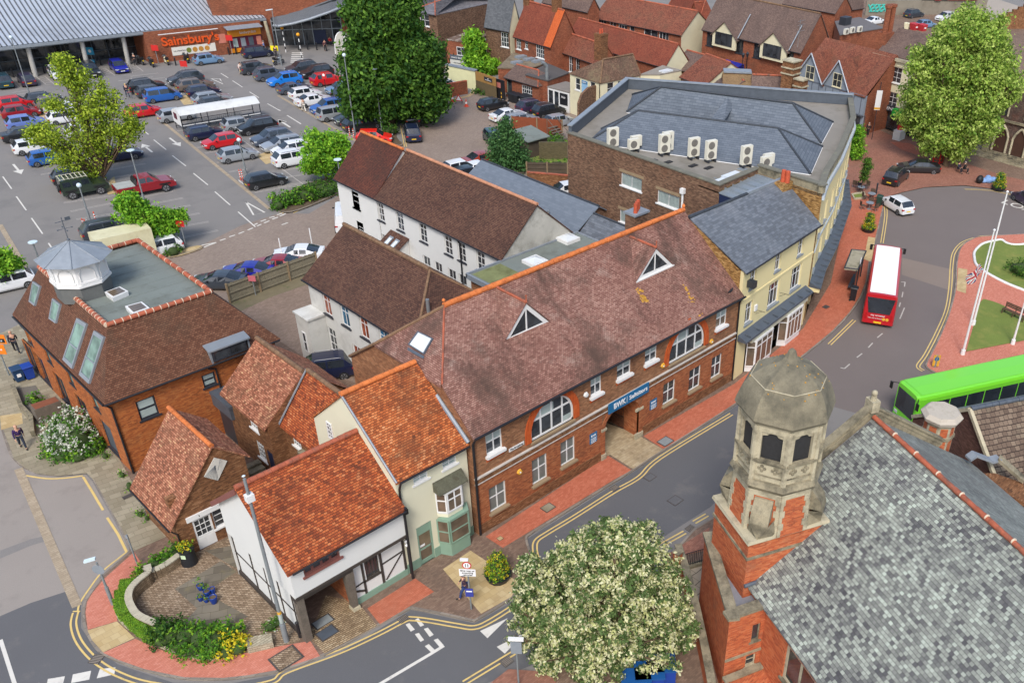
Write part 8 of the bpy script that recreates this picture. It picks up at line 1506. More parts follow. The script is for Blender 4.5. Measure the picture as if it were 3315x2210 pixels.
def boxy(px,label,col,kind):
 c=U(px,.8);t=Th('pickup_truck' if kind=='pickup' else 'off_roader',label,'pickup' if kind=='pickup' else 'car');P=PC_[col];b=MB();L,W=(5.4,1.92)if kind=='pickup' else(4.3,1.78)
 if kind=='pickup':
  prof=[(-2.7,.45,1.12),(-.75,.45,1.12),(-.7,.45,1.2),(1.35,.45,1.18),(2.3,.45,1.08),(2.7,.5,.85)]
 else:prof=[(-2,.5,1.15),(.75,.5,1.15),(.8,.5,1.12),(1.95,.5,1.08),(2.1,.55,1)]
 for i in Rn(len(prof)-1):
  (x0,b0,t0),(x1,b1,t1)=prof[i],prof[i+1];b.hexa([(x0,-W/2,b0),(x1,-W/2,b1),(x1,W/2,b1),(x0,W/2,b0)],[(x0,-W/2*.97,t0),(x1,-W/2*.97,t1),(x1,W/2*.97,t1),(x0,W/2*.97,t0)])
 b.mk_('body',P,t)
 if kind=='pickup':
  MB().hexa([(-.85,-.86,1.2),(1.35,-.86,1.2),(1.35,.86,1.2),(-.85,.86,1.2)],[(-.6,-.68,1.78),(.55,-.68,1.8),(.55,.68,1.8),(-.6,.68,1.78)]).mk_('cab',P,t)
  b=MB()
  for s in(1,-1):
   for x0,x1 in((-.62,.02),(.1,.78)):f=lambda x,z:(x+(0 if x<.7 else-.6*(z-1.24)/.5),s*(.87-.17*(z-1.2)/.6),z);q=[f(x0,1.26),f(x1,1.26),(f(x1,1.7)if x1<.7 else(.45,s*.725,1.7)),f(x0+.08,1.7)];b.poly(q if s<0 else q[::-1])
  b.poly([(1.33,-.75,1.25),(1.33,.75,1.25),(.6,.62,1.77),(.6,-.62,1.77)]);b.mk_('window_glass',Mcg,t);MB().box((-2.65,-.9,1.125),(-1,.9,1.18)).mk_('load_cover',pl('silver_cover',S(176,180,176),.6),t);MB().hexa([(-1,-.85,1.15),(-.8,-.85,1.15),(-.8,.85,1.15),(-1,.85,1.15)],[(-.95,-.7,1.6),(-.75,-.7,1.75),(-.75,.7,1.75),(-.95,.7,1.6)]).mk_('roll_bar',Mbk,t)
 else:
  MB().hexa([(-2,-.86,1.15),(.75,-.86,1.15),(.75,.86,1.15),(-2,.86,1.15)],[(-1.95,-.74,1.92),(.5,-.74,1.92),(.5,.74,1.92),(-1.95,.74,1.92)]).mk_('cab',P,t);b=MB()
  for s in(1,-1):
   for x0,x1 in((-1.8,-1.1),(-.95,-.3),(-.15,.5)):f=lambda x,z:(x,s*(.867-.115*(z-1.15)/.77),z);q=[f(x0,1.28),f(x1,1.28),f(x1-.05,1.75),f(x0,1.75)];b.poly(q if s<0 else q[::-1])
  b.poly([(.73,-.7,1.25),(.73,.7,1.25),(.57,.66,1.82),(.57,-.66,1.82)]);b.mk_('window_glass',Mcg,t);b=MB()
  for k in Rn(7):b.box((-1.9+k*.38,-.72,1.98),(-1.82+k*.38,.72,2.03))
  for s in(1,-1):b.tube([(-1.95,s*.72,1.95),(-1.95,s*.72,2.05),(.45,s*.72,2.05),(.45,s*.72,1.95)],.025,5)
  b.mk_('roof_rack',pl('pale_rack',S(206,204,184),.6),t);w=wheel_mesh(.4,.2);w.v=[(-2.13+p[1],p[0],1.05+p[2])for p in w.v];w.mk_('spare_wheel',[Mty,Mr],t)
 for sx in((-1.75,1.65)if kind=='pickup' else(-1.25,1.25)):
  for s in(1,-1):w=wheel_mesh(.41,.26);w.v=[(p[0]+sx,p[1]+s*(W/2-.06),p[2]+.41)for p in w.v];w.mk_('wheel',[Mty,Mr],t);MB().obox((sx,s*(W/2+.0),.88),(.52,0,0),(0,.06,0),(0,0,.05)).mk_('wheel_arch',Mbk,t)
 for s in(1,-1):
  h=MB();h.obox((L/2-.02,s*W*.38,.85),(.03,0,0),(0,.14,0),(0,0,.09));h.mk_('headlight',M_hl,t);h=MB();h.obox((-L/2+.0,s*W*.45,.9),(.03,0,0),(0,.06,0),(0,0,.14));h.mk_('tail_light',M_tl,t)
 t.location=(c.x,c.y,.004);t.rotation_euler=(0,0,BAY);return t
boxy((468,598),'dark red double-cab pickup with silver load cover','maroon','pickup');boxy((270,604),'dark green boxy off-roader with pale roof rack and spare wheel','green','off')
def bus(front,rear,W,H,label,col,roofm,z0=.0,green=False):
 F,R_=V_(*front,0),V_(*rear,0);d=(F-R_).normalized();n=V_(-d.y,d.x,0);L=(F-R_).length;t=Th('bus',label,'bus');b=MB();hw=W/2
 st=[(-L/2,.93,.35,.0),(-L/2+.15,1,.3,.0),(L/2-.6,1,.3,.0),(L/2-.2,.97,.32,.0),(L/2,.84,.35,-.05)]
 sec=lambda x,k,zb,dz:[(x,0,zb),(x,-hw*k,zb),(x,-hw*k,1.2),(x,-hw*k*.985,H-.25),(x,-hw*k*.93,H-.07+dz),(x,-hw*k*.8,H+dz),(x,0,H+.03+dz),(x,hw*k*.8,H+dz),(x,hw*k*.93,H-.07+dz),(x,hw*k*.985,H-.25),(x,hw*k,1.2),(x,hw*k,zb)]
 rows=[sec(*s_)for s_ in st];b.grid(rows,0,True,False);b.f=[f[::-1]for f in b.f];b.poly(rows[0][::-1][::-1]);b.poly(rows[-1][::-1]);body=b.mk_('body',PC_[col],t)
 b=MB();x0,x1=-L/2+.25,L/2-.35;b.poly([(x0,-hw*.8,H+.022),(x1,-hw*.8,H+.022),(x1,0,H+.05),(x0,0,H+.05)]);b.poly([(x0,0,H+.05),(x1,0,H+.05),(x1,hw*.8,H+.022),(x0,hw*.8,H+.022)]);b.mk_('roof_panel',roofm,t)
 for s in(1,-1):
  xw=-L/2+.8
  while xw<L/2-1.2:
   x2=min(xw+1.45,L/2-.5);b=MB();y=s*(hw*.995+.012);q=[(xw,y,1.25),(x2-.08,y,1.25),(x2-.08,y-s*.02,2.45),(xw,y-s*.02,2.45)];b.poly(q if s<0 else q[::-1]);q2=[(p[0],p[1]-s*.05,p[2])for p in q];b.mk_('side_window',Mcg,t);xw=x2
  for sx in(-L*.28,L*.3):w=wheel_mesh(.48,.28);w.v=[(p[0]+sx,p[1]+s*(hw-.12),p[2]+.48)for p in w.v];w.mk_('wheel',[Mty,Mr],t)
  MB().tube([(L/2-.1,s*hw*.85,H-.2),(L/2+.25,s*(hw+.18),H-.25)],.03,5).obox((L/2+.25,s*(hw+.2),H-.5),(.04,0,0),(0,.12,0),(0,0,.25)).mk_('mirror',Mbk,t)
  MB().obox((-L/2-.01,s*hw*.8,1),(.02,0,0),(0,.07,0),(0,0,.28)).mk_('tail_light',M_tl,t);MB().obox((L/2+.0,s*hw*.62,.75),(.03,0,0),(0,.16,0),(0,0,.1)).mk_('headlight',M_hl,t)
 MB().hexa([(L/2+.005,-hw*.76,1.05),(L/2+.03,-hw*.76,1.05),(L/2+.03,hw*.76,1.05),(L/2+.005,hw*.76,1.05)],[(L/2-.0,-hw*.72,H-.35),(L/2+.03,-hw*.72,H-.35),(L/2+.03,hw*.72,H-.35),(L/2+.0,hw*.72,H-.35)]).mk_('windscreen',Mcg,t)
 MB().hexa([(-L/2-.03,-hw*.68,1.3),(-L/2+.0,-hw*.68,1.3),(-L/2+.0,hw*.68,1.3),(-L/2-.03,hw*.68,1.3)],[(-L/2-.03,-hw*.88,H-.3),(-L/2+.0,-hw*.88,H-.3),(-L/2+.0,hw*.88,H-.3),(-L/2-.03,hw*.88,H-.3)]).mk_('rear_window',Mcg,t)
 MB().box((-L/2-.04,-.3,.42),(-L/2-.01,.3,.56)).mk_('rear_plate',M_ply,t)
 if not green:
  w=Wl((-L/2-.02,hw),(-L/2-.02,-hw));tx('stay connected',w,hw*.95,1.12,.2,Mw,t,.02,width=1.1);tx('free wifi on board',w,hw*.8,.86,.12,Mw,t,.02,width=1.1)
  MB().cyl((-L/2-.03,-hw*.35,.85),(-L/2-.05,-hw*.35,.85),.13,.13,12).cyl((-L/2-.03,-hw*.57,.85),(-L/2-.05,-hw*.57,.85),.13,.13,12).mk_('badge',Mo,t)
 t.location=(*((F+R_)/2).xy,.004);t.rotation_euler=(0,0,atan2(d.y,d.x));return t
bus((69.6,33.4),(60.6,28.8),2.5,2.95,'red single-decker bus with white roof waiting by the bus shelter','busred',pl('white_bus_roof',S(252,252,252),.5,.0))
bus((49.7,20.5),(60.6,15.3),2.5,3,'bright lime green bus passing behind the church roof','lime',PC_['lime'],green=True)
def moto(px,ang,label,col=Mbk):
 c=U(px,.5);t=Th('motorcycle',label,'motorcycle',0,'motorcycles by the store')
 for x in(-.7,.7):b=MB();w=wheel_mesh(.32,.14);w.v=[(p[0]+x,p[1],p[2]+.32)for p in w.v];w.mk_('wheel',[Mty,Mr],t)
 MB().obox((0,0,.5),(.35,0,0),(0,.14,0),(0,0,.2)).ball((.15,0,.85),.25,0,8,5,(1.3,.7,.7)).mk_('body',col,t);MB().obox((-.4,0,.82),(.36,0,.03),(0,.15,0),(0,0,.07)).mk_('seat',Mbk,t);MB().tube([(.7,0,.32),(.42,0,1)],.04,6).tube([(.42,-.36,1.08),(.42,.36,1.08)],.025,6).mk_('handlebars',Mm,t);MB().hexa([(.5,-.2,.9),(.62,-.2,.9),(.62,.2,.9),(.5,.2,.9)],[(.4,-.16,1.3),(.42,-.16,1.3),(.42,.16,1.3),(.4,.16,1.3)]).mk_('screen',Mg,t);MB().box((-.95,-.2,.85),(-.65,.2,1.15)).mk_('top_box',Mbk,t)
 MB().box((-1.05,-.1,.6),(-1.02,.1,.75)).mk_('number_plate',M_ply,t)
 t.location=(c.x,c.y,.004);t.rotation_euler=(0,0,ang)
for px,a,lb,c_ in(((451,198),AWAY+.3,'dark motorcycle with leathered rider beside the royal blue car',Mbk),((489,204),AWAY,'black motorcycle second from the royal blue car',Mc),((537,197),AWAY,'pale motorcycle in front of the store brick corner',Mcf),((601,191),AWAY,'dark scooter alone below the white banner',Mbk),((902,198),Rt+.4,'large silver motorcycle near the zebra crossing',Me)):moto(px,a,lb,c_)
# TREES AND PLANTS
def lm_(name,col,var=.25):
 if name in MATS:return MATS[name]
 m,n,l,b=_new(name);g_=n.new('ShaderNodeNewGeometry');w=n.new('ShaderNodeTexWhiteNoise');w.noise_dimensions='1D';l.new(g_.outputs['Random Per Island'],w.inputs['W'])
 out=_ramp(n,l,w.outputs[0],[(0,tuple(c*(1-var)for c in col)),(1,tuple(min(1,c*(1+var))for c in col))]);l.new(out,b.inputs['Base Color']);b.inputs['Roughness'].default_value=.7;b.inputs['Specular IOR Level'].default_value=.25
 tr=n.new('ShaderNodeBsdfTranslucent');l.new(out,tr.inputs[0]);mx=n.new('ShaderNodeMixShader');mx.inputs[0].default_value=.35;l.new(b.outputs[0],mx.inputs[1]);l.new(tr.outputs[0],mx.inputs[2]);l.new(mx.outputs[0],n['Material Output'].inputs[0]);return m
LM={'mid':[lm_('leaf_mid_green',S(84,124,44)),lm_('leaf_deep_green',S(52,92,34)),lm_('leaf_light_green',S(112,152,56))],'lime':[lm_('leaf_yellow_green',S(164,190,54)),lm_('leaf_soft_lime',S(190,208,70)),lm_('leaf_olive',S(122,146,50))],'spring':[lm_('leaf_spring_green',S(128,186,50)),lm_('leaf_bright_lime',S(160,208,62)),lm_('leaf_grass_green',S(90,148,44))],'ash':[lm_('leaf_fresh',S(164,194,84)),lm_('leaf_pale_fresh',S(192,212,112)),lm_('leaf_deep_fresh',S(118,156,62))],'birch':[lm_('leaf_birch',S(88,132,74)),lm_('leaf_birch_dark',S(60,100,56)),lm_('leaf_birch_light',S(124,160,96))],'blossom':[lm_('blossom_cream',S(244,242,196),.08),lm_('leaf_grey_green',S(104,130,74)),lm_('blossom_green_cream',S(214,218,150),.12)],'bush':[lm_('leaf_bush',S(96,150,44)),lm_('leaf_bush_dark',S(64,110,36)),lm_('leaf_bush_light',S(140,184,50))],'yellowbush':[lm_('leaf_gold',S(230,212,50),.12),lm_('leaf_bush',S(96,150,44)),lm_('leaf_bush_light',S(140,184,50))],'white':[lm_('petal_white',S(238,240,226),.06),lm_('leaf_bush',S(96,150,44)),lm_('leaf_bush_dark',S(64,110,36))]}  # darker fresh green is a leaf tone of its own, scattered at random
M_bark=pl('bark',S(112,92,72),.95,.25,3,fine=.3,bump=.6)
def lo_(name,C,Nn,size,mi,mats,parent):
 """leaf sized diamonds at points C"""
 k=len(C);rs=np.random.RandomState(len(C));a=rs.normal(size=(k,3));a/=np.linalg.norm(a,axis=1)[:,None];nn=Nn*.6+a*.6;nn/=np.linalg.norm(nn,axis=1)[:,None];t=np.cross(nn,rs.normal(size=(k,3)));t/=np.linalg.norm(t,axis=1)[:,None];bb=np.cross(nn,t)
 s=size*rs.uniform(.6,1.3,size=(k,1));V=np.empty((k,4,3));V[:,0]=C-t*s;V[:,1]=C-bb*s*.55+nn*s*.15;V[:,2]=C+t*s;V[:,3]=C+bb*s*.55+nn*s*.15
 off=np.array(parent['_o'])if parent is not None and '_o' in parent else np.zeros(3);V=V.reshape(-1,3)-off
 me=bpy.data.meshes.new(name);me.vertices.add(k*4);me.vertices.foreach_set('co',V.ravel());me.loops.add(k*4);me.loops.foreach_set('vertex_index',np.arange(k*4));me.polygons.add(k);me.polygons.foreach_set('loop_start',np.arange(k)*4);me.polygons.foreach_set('loop_total',np.full(k,4));
 for m in mats:me.materials.append(m)
 me.polygons.foreach_set('material_index',mi);me.update();me.validate();o=bpy.data.objects.new(name,me);sc.collection.objects.link(o)
 if parent is not None:o.parent=parent;o['_o']=parent['_o']
 return o
def cp_(blobs,dens,seed,fill=.35,clump=.32,per=14,flat=1):
 rs=np.random.RandomState(seed);C,Nn,Rd=[],[],[]
 for(c,r)in blobs:
  r3=np.array(r if isinstance(r,(tuple,list))else(r,r,r*flat));area=4*pi*(r3.prod()**(2/3));nc=max(4,int(area*dens));u=rs.normal(size=(nc,3));u/=np.linalg.norm(u,axis=1)[:,None];rad=1-fill*rs.random_sample(nc)**1.6
  cc=np.array(c)+u*r3*rad[:,None]
  for i in Rn(nc):
   p=rs.normal(size=(per,3))*clump*.5;C.append(cc[i]+p);q=p/(np.linalg.norm(p,axis=1)[:,None]+1e-6);v=u[i]*.7+q*.6+np.array([0,0,.35]);Nn.append(v/np.linalg.norm(v,axis=1)[:,None]);Rd.append(np.full(per,i))
 return np.vstack(C),np.vstack(Nn),np.concatenate(Rd)
def Tr(label,base,blobs_px,mats,dens=1.2,size=.22,seed=1,per=12,clump=.5,tr=.28,name='broadleaf_tree',group=None,flower=False,limbs=10,z0=.0,w3=(.55,.3,.15),depth=.6,thing_cat='tree',trunk_px=None,fill=.4):
 B=U(base,z0)if isinstance(base,tuple)else base;t=Th(name,label,thing_cat,B,group);vd=V_(B.x,B.y,0).normalized();vs=V_(-vd.y,vd.x,0);rs=random.Random(seed);blobs=[]
 for(q,r)in blobs_px:
  p=onplane(q,B,vd);blobs.append(((p.x,p.y,max(p.z,z0+r*.6)),r))
  for s in(-1,1):o=vd*s*r*depth;blobs.append(((p.x+o.x+vs.x*rs.uniform(-.3,.3)*r,p.y+o.y+vs.y*rs.uniform(-.3,.3)*r,max(z0+.5,p.z+rs.uniform(-.15,.25)*r-.1*r)),r*.78))
 for c,r in list(blobs):
  for k in Rn(3):
   a=rs.uniform(0,6.28);e=rs.uniform(-.3,1.1);q=r*rs.uniform(.85,1.25);blobs.append(((c[0]+q*cos(a)*cos(e),c[1]+q*sin(a)*cos(e),c[2]+q*sin(e)),r*rs.uniform(.16,.34)))
 C,Nn,Rd=cp_(blobs,dens,seed,fill,clump,per);r2=np.random.RandomState(seed+5);mi=r2.choice(3,size=len(C),p=w3);cm=r2.choice(3,size=Rd.max()+1,p=w3);use=r2.random_sample(len(C))<.6;mi=np.where(use,cm[Rd],mi);keep=C[:,2]>z0+.05
 C,Nn,mi=C[keep],Nn[keep],mi[keep]
 if flower:
  fc=r2.random_sample(Rd.max()+1)<.72;up=fc[Rd[keep]]&(r2.random_sample(len(C))<.85);mi=np.where(up,r2.choice([0,2],size=len(C),p=[.6,.4]),1)
 lo_('crown',C,Nn,size,mi.astype(np.int32),LM[mats],t)
 b=MB();top_z=max(c[2]for c,r in blobs);cx=np.mean([c for c,r in blobs],axis=0);fork=B+V_(0,0,max(.5,(min(c[2]-(r if not isinstance(r,tuple)else r[2])*.5 for c,r in blobs)-z0)*.8));fork.z=min(fork.z,z0+(top_z-z0)*.45)
 lean=V_(cx[0]-B.x,cx[1]-B.y,0)*.25;fork+=lean;b.tube([B,B+(fork-B)*.5+lean*.1,fork],[tr*1.25,tr,tr*.85],9)
 main=[bl for i,bl in enumerate(blobs)if i%3==0]
 for(c,r)in main+rs.sample(blobs,min(len(blobs),limbs)):
  e=Ve(c);m=fork.lerp(e,.5)+V_(rs.uniform(-.2,.2),rs.uniform(-.2,.2),rs.uniform(.0,.3))*1;b.tube([fork,m,e],[tr*.5,tr*.28,tr*.1],6)
  for k in Rn(3):f=e+V_(rs.uniform(-1,1),rs.uniform(-1,1),rs.uniform(-.2,1)).normalized()*(r if not isinstance(r,tuple)else r[0])*.75;b.tube([m.lerp(e,.6),f],[tr*.14,tr*.04],4)
 b.mk_('trunk',M_bark,t);return t
D=lambda x,y:(x*1.40944,y*1.40944)
Tr('tall dense dark green tree with leaning trunk between car park and court',(1262,405),[((1198,56),3),((1276,28),3.3),((1240,127),3.2),((1184,183),2.8),((1311,141),3.2),((1374,183),2.6),((1212,254),3.4),((1311,254),3.4),((1388,268),2.4),((1170,303),2.4),((1268,317),3),((1353,317),2.8),((1156,352),1.6),((1416,324),1.5),((1198,0),2.6)],'mid',dens=1.35,size=.26,seed=11,per=15,clump=.8,tr=.55,depth=.7,fill=.5)
Tr('large pale green tree in front of the cream corner building',(3061,540),[((3122,99),2.3),((3058,141),2.2),((3185,127),2.4),((3002,211),2.2),((3101,211),2.8),((3214,211),2.6),((2974,296),2.2),((3073,310),2.8),((3185,310),2.8),((3256,282),2),((2974,381),2),((3073,409),2.4),((3171,395),2.4),((3016,451),1.6),((3101,479),1.5)],'ash',dens=1.7,size=.19,seed=21,per=17,clump=.6,tr=.32,depth=.7,fill=.5)
Tr('open yellow-green tree with bare twigs in the left car park',(345,592),[((211,226),.9),((226,268),1.1),((268,261),1.2),((303,324),1.6),((366,352),1.7),((395,423),1.5),((324,409),1.8),((268,366),1.5),((211,465),1.6),((141,451),1.2),((106,437),.8),((254,507),1.6),((324,493),1.5),((197,521),1.3),((409,451),1.1),((282,557),.9),((176,338),.7),((197,204),.5),((437,409),.6)],'lime',dens=.5,size=.15,seed=31,per=14,clump=.6,tr=.2,depth=.5,limbs=18,fill=.8)
Tr('small round lime green tree beside the hedge',(1055,589),[((1036,459),1.2),((1083,468),1.2),((1015,493),1.3),((1062,502),1.5),((1100,502),1.2),((1028,532),1),((1079,536),1.1),((1002,540),.7),((1108,464),.6)],'spring',dens=1.3,size=.17,seed=41,per=12,clump=.45,tr=.13)
Tr('small spreading bright green tree behind the mansard flat roof',(506,804),[((408,664),.7),((434,668),.9),((400,694),.8),((442,702),1.1),((481,702),1.1),((519,711),1),((561,711),.8),((476,736),1.1),((519,745),1.1),((549,740),.8),((489,766),.8),((430,643),.4),((583,702),.4)],'spring',dens=1.3,size=.15,seed=51,per=12,clump=.4,tr=.12)
Tr('small bright green tree cut by the left edge of the view',(17,932),[((-17,855),1),((17,855),.9),((38,872),.7),((0,881),.9),((-4,830),.6),((47,855),.4)],'spring',dens=1.4,size=.15,seed=61,per=12,clump=.4,tr=.1)
Tr('blossoming cream-flowered tree beside the church on the street corner',V_(21.9,20.6,.1),[((1889,1776),.6),((2001,1755),.8),((2072,1755),.6),((1832,1818),.7),((1945,1804),1.6),((2058,1818),1.5),((1748,1875),.9),((1846,1903),1.6),((1973,1931),2),((2100,1917),1.5),((2178,1917),.8),((1734,2001),1.1),((1832,2030),1.6),((1973,2044),1.9),((2114,2030),1.5),((2199,2015),.9),((1776,2100),.8),((1903,2128),1.2),((2030,2128),1.2),((2142,2100),.8),((1698,1875),.5),((1705,1832),.35),((1691,1959),.5)],'blossom',dens=3.6,size=.09,seed=71,per=22,clump=.2,tr=.2,flower=True,depth=.75,fill=.45)
Tr('feathery birch beside the garden shed',(1653,549),[((1640,408),.6),((1644,434),1),((1623,459),1.1),((1666,464),1.1),((1615,489),1.1),((1649,493),1.3),((1678,502),1.1),((1632,519),1.2),((1666,532),1.2),((1695,523),.8),((1623,489),.9)],'birch',dens=.9,size=.16,seed=81,per=12,clump=.55,tr=.1,name='birch_tree')
Tr('narrow upright green tree by the barber shop',(1542,238),[((1530,123),.9),((1534,145),1.3),((1542,170),1.5),((1538,196),1.6),((1551,217),1.5),((1576,217),1.2),((1598,225),1.2),((1581,234),1)],'spring',dens=1.2,size=.26,seed=91,per=12,clump=.6,tr=.15)
Tr('spindly sapling in the paved plaza',(2784,630),[((2811,523),.25),((2808,540),.4),((2802,557),.5),((2800,574),.35)],'mid',dens=3,size=.09,seed=95,per=10,clump=.3,tr=.05,limbs=3)
Tr('bushy green shrub against the side of the flat block',(2770,515),[((2777,421),.5),((2779,442),.8),((2774,468),.9),((2772,489),.9),((2766,502),.7)],'spring',dens=2,size=.13,seed=97,per=10,clump=.35,tr=.08,name='tall_shrub',thing_cat='shrub')
def Sb(label,blobs,mats,size=.09,dens=4,seed=1,name='shrub',cat='shrub',per=12,clump=.22,w3=(.5,.3,.2),z0=.1,group=None,kind=None):
 bl=[];c0=None
 for(q,r)in blobs:
  rr=r if isinstance(r,tuple)else(r,r,r);p=U(q,z0+rr[2]*.55)if isinstance(q,tuple)else q;bl.append(((p.x,p.y,z0+rr[2]*.55),rr));c0=c0 or p
 t=Th(name,label,cat,(c0.x,c0.y,z0),group);C,Nn,Rd=cp_(bl,dens,seed,.35,clump,per);r2=np.random.RandomState(seed);cm=r2.choice(3,size=Rd.max()+1,p=w3);mi=np.where(r2.random_sample(len(C))<.6,cm[Rd],r2.choice(3,size=len(C),p=w3));k=C[:,2]>z0;lo_('foliage',C[k],Nn[k],size,mi[k].astype(np.int32),LM[mats],t)
 b=MB()
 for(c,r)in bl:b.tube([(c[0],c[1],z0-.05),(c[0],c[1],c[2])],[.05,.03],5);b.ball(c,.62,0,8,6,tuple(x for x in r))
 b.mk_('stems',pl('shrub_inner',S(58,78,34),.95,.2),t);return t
Sb('clipped yellow-green hedge on the kerbed island',[((898,651),(.9,.9,.85)),((928,647),(1,.9,.9)),((957,640),(1,.9,.95)),((987,634),(.95,.9,.95)),((1004,632),(.7,.8,.85)),((902,666),(.7,.7,.6))],'bush',size=.13,dens=3,seed=2,name='hedge',cat='hedge',clump=.3)
Sb('low dark ground-cover shrubs round the small lime tree',[((1015,604),(1.2,1,.6)),((1045,608),(1.2,1,.7)),((1079,604),(1.2,1,.6)),((1028,630),(1.1,.9,.5)),((1062,621),(1.1,.9,.6)),((1096,595),(.8,.9,.5))],'mid',size=.12,dens=2.5,seed=3,clump=.35)
Sb('small round shrub on the verge behind the mansard building',[((561,813),(.8,.7,.6))],'mid',size=.11,dens=4,seed=4)
Sb('large white-flowering viburnum beside the brick building',[((187,1400),(1,.9,1.3)),((238,1387),(1.1,1,1.6)),((213,1430),(1.1,1,1.3)),((255,1430),(1.1,1,1.4)),((276,1396),(.8,.8,1.3))],'white',size=.085,dens=7,seed=5,name='flowering_shrub',w3=(.5,.35,.15),per=12,clump=.16)
Sb('green undergrowth round the base of the white viburnum',[((162,1459),(.7,.6,.5)),((204,1472),(.8,.6,.5)),((255,1476),(.8,.6,.5)),((298,1455),(.7,.6,.6)),((315,1438),(.6,.6,.7))],'bush',size=.1,dens=4,seed=6)
Sb('round green shrub in the fenced gravel bed',[((110,1294),(.5,.5,.5))],'bush',size=.09,dens=6,seed=7)
Sb('dark green shrub at the left of the curved corner bed',[((523,2041),(.7,.6,.7)),((553,2053),(.8,.7,.7)),((527,2070),(.6,.6,.5)),((574,2036),(.6,.6,.6))],'mid',size=.09,dens=6,seed=8,w3=(.3,.6,.1))
Sb('broad mid green shrub filling the curved corner bed',[((608,2058),(.9,.7,.7)),((655,2066),(.9,.8,.8)),((698,2075),(.9,.8,.8)),((638,2096),(.9,.6,.5)),((689,2104),(.8,.6,.5)),((740,2049),(.8,.7,.7)),((587,2087),(.7,.5,.5))],'bush',size=.09,dens=6,seed=9)
Sb('bright yellow-leaved shrub at the right of the curved bed',[((749,2083),(.7,.6,.6)),((770,2096),(.6,.6,.5)),((736,2109),(.6,.5,.4)),((723,2070),(.4,.4,.6))],'yellowbush',size=.085,dens=7,seed=10,w3=(.75,.1,.15))
Sb('leafy green shrubs in the upper planter by the brick shed',[((506,1832),(.55,.5,.5)),((536,1815),(.6,.5,.5)),((561,1798),(.55,.5,.5)),((570,1773),(.45,.45,.5)),((510,1815),(.4,.4,.4))],'bush',size=.08,dens=7,seed=12)
Sb('small herb bed with white flowers by the stone seat',[((880,2024),(.45,.35,.3)),((897,2015),(.35,.3,.3)),((868,2032),(.3,.3,.2))],'white',size=.06,dens=9,seed=13,w3=(.2,.6,.2))
Sb('rounded yellow-green bush at the top of the hedge row',[((456,1850),(.38,.36,.5))],'bush',size=.07,dens=10,seed=14,w3=(.2,.1,.7),group='clipped bushes along the curved wall');Sb('second rounded yellow-green bush from the top of the hedge row',[((452,1875),(.42,.36,.45))],'bush',size=.07,dens=10,seed=15,w3=(.2,.1,.7),group='clipped bushes along the curved wall')
M_boxw=pl('box_inner',S(104,140,44),.95,.15)
ords=['first','second','third','fourth','fifth','sixth','seventh','eighth']
for k,(q,sx,sy)in enumerate((((413,1894),.36,.34),((396,1924),.32,.27),((395,1949),.36,.26),((407,1973),.42,.4),((429,2002),.36,.3),((447,2017),.34,.28),((470,2032),.38,.34),((493,2047),.38,.34))):
 c0=U(q,.5);t=Th('box_hedge',ords[k]+' clipped box cube down the curved planter from the yellow bushes','hedge',0,'clipped box cubes');a=-.5+k*.14;X,Y=P2(a),V_(-sin(a),cos(a),0);h=.62;MB().obox((c0.x,c0.y,.1+h/2),X*sx*.9,Y*sy*.9,(0,0,h*.46)).mk_('inner',M_boxw,t)
 rs=np.random.RandomState(k);nL=1500;p=rs.uniform(-1,1,size=(nL,3));ax=rs.choice([0,1,2],size=nL,p=[.3,.3,.4]);sg=np.where(ax==2,1,rs.choice([-1,1],size=nL));Nn=np.zeros((nL,3));Nn[np.arange(nL),ax]=sg;p[np.arange(nL),ax]=sg*rs.uniform(.93,1.03,size=nL)
 Wd=lambda v:v[:,:1]*np.array(X)+v[:,1:2]*np.array(Y)+v[:,2:3]*np.array([0,0,1.]);C=Wd(p*np.array([sx,sy,h/2]))+np.array([c0.x,c0.y,.1+h/2]);lo_('foliage',C,Wd(Nn),.032,rs.choice(3,size=nL,p=[.3,.05,.65]).astype(np.int32),LM['bush'],t)
gl_=Sb('ivy and weeds growing over the garden terrace wall',[((1785,451),(1.6,1,.7)),((1806,459),(1.4,1,.6)),((1742,532),(1.5,.8,.5)),((1793,534),(2,.8,.4)),((1729,451),(1.2,.8,.8))],'bush',size=.14,dens=2,seed=16,name='garden_ivy',cat='ivy',z0=.3)
Sb('weeds under the timber yard boarding',[((1547,293),(1,.4,.6)),((1572,298),(1.2,.4,.6)),((1508,272),(1,.4,.6)),((1457,255),(1.4,.4,.6))],'bush',size=.14,dens=2,seed=17,name='weed_clump',cat='weeds')
Sb('tuft of weeds at the foot of the mansard building wall',[((340,1476),(.25,.3,.3)),((396,1536),(.2,.25,.3)),((419,1574),(.25,.25,.5)),((455,1664),(.25,.25,.3)),((476,1676),(.2,.2,.25))],'bush',size=.06,dens=8,seed=18,name='weed_clump',cat='weeds')
Sb('bushes at the foot of the big tree beside the parked cars',[((1253,383),(1,1,1.2)),((1262,425),(1,1,.8))],'mid',size=.14,dens=2.5,seed=19)
Sb('dark round shrub in the island lawn at the right edge',[((3306,872),(1.2,1.6,.9))],'mid',size=.09,dens=4,seed=20)
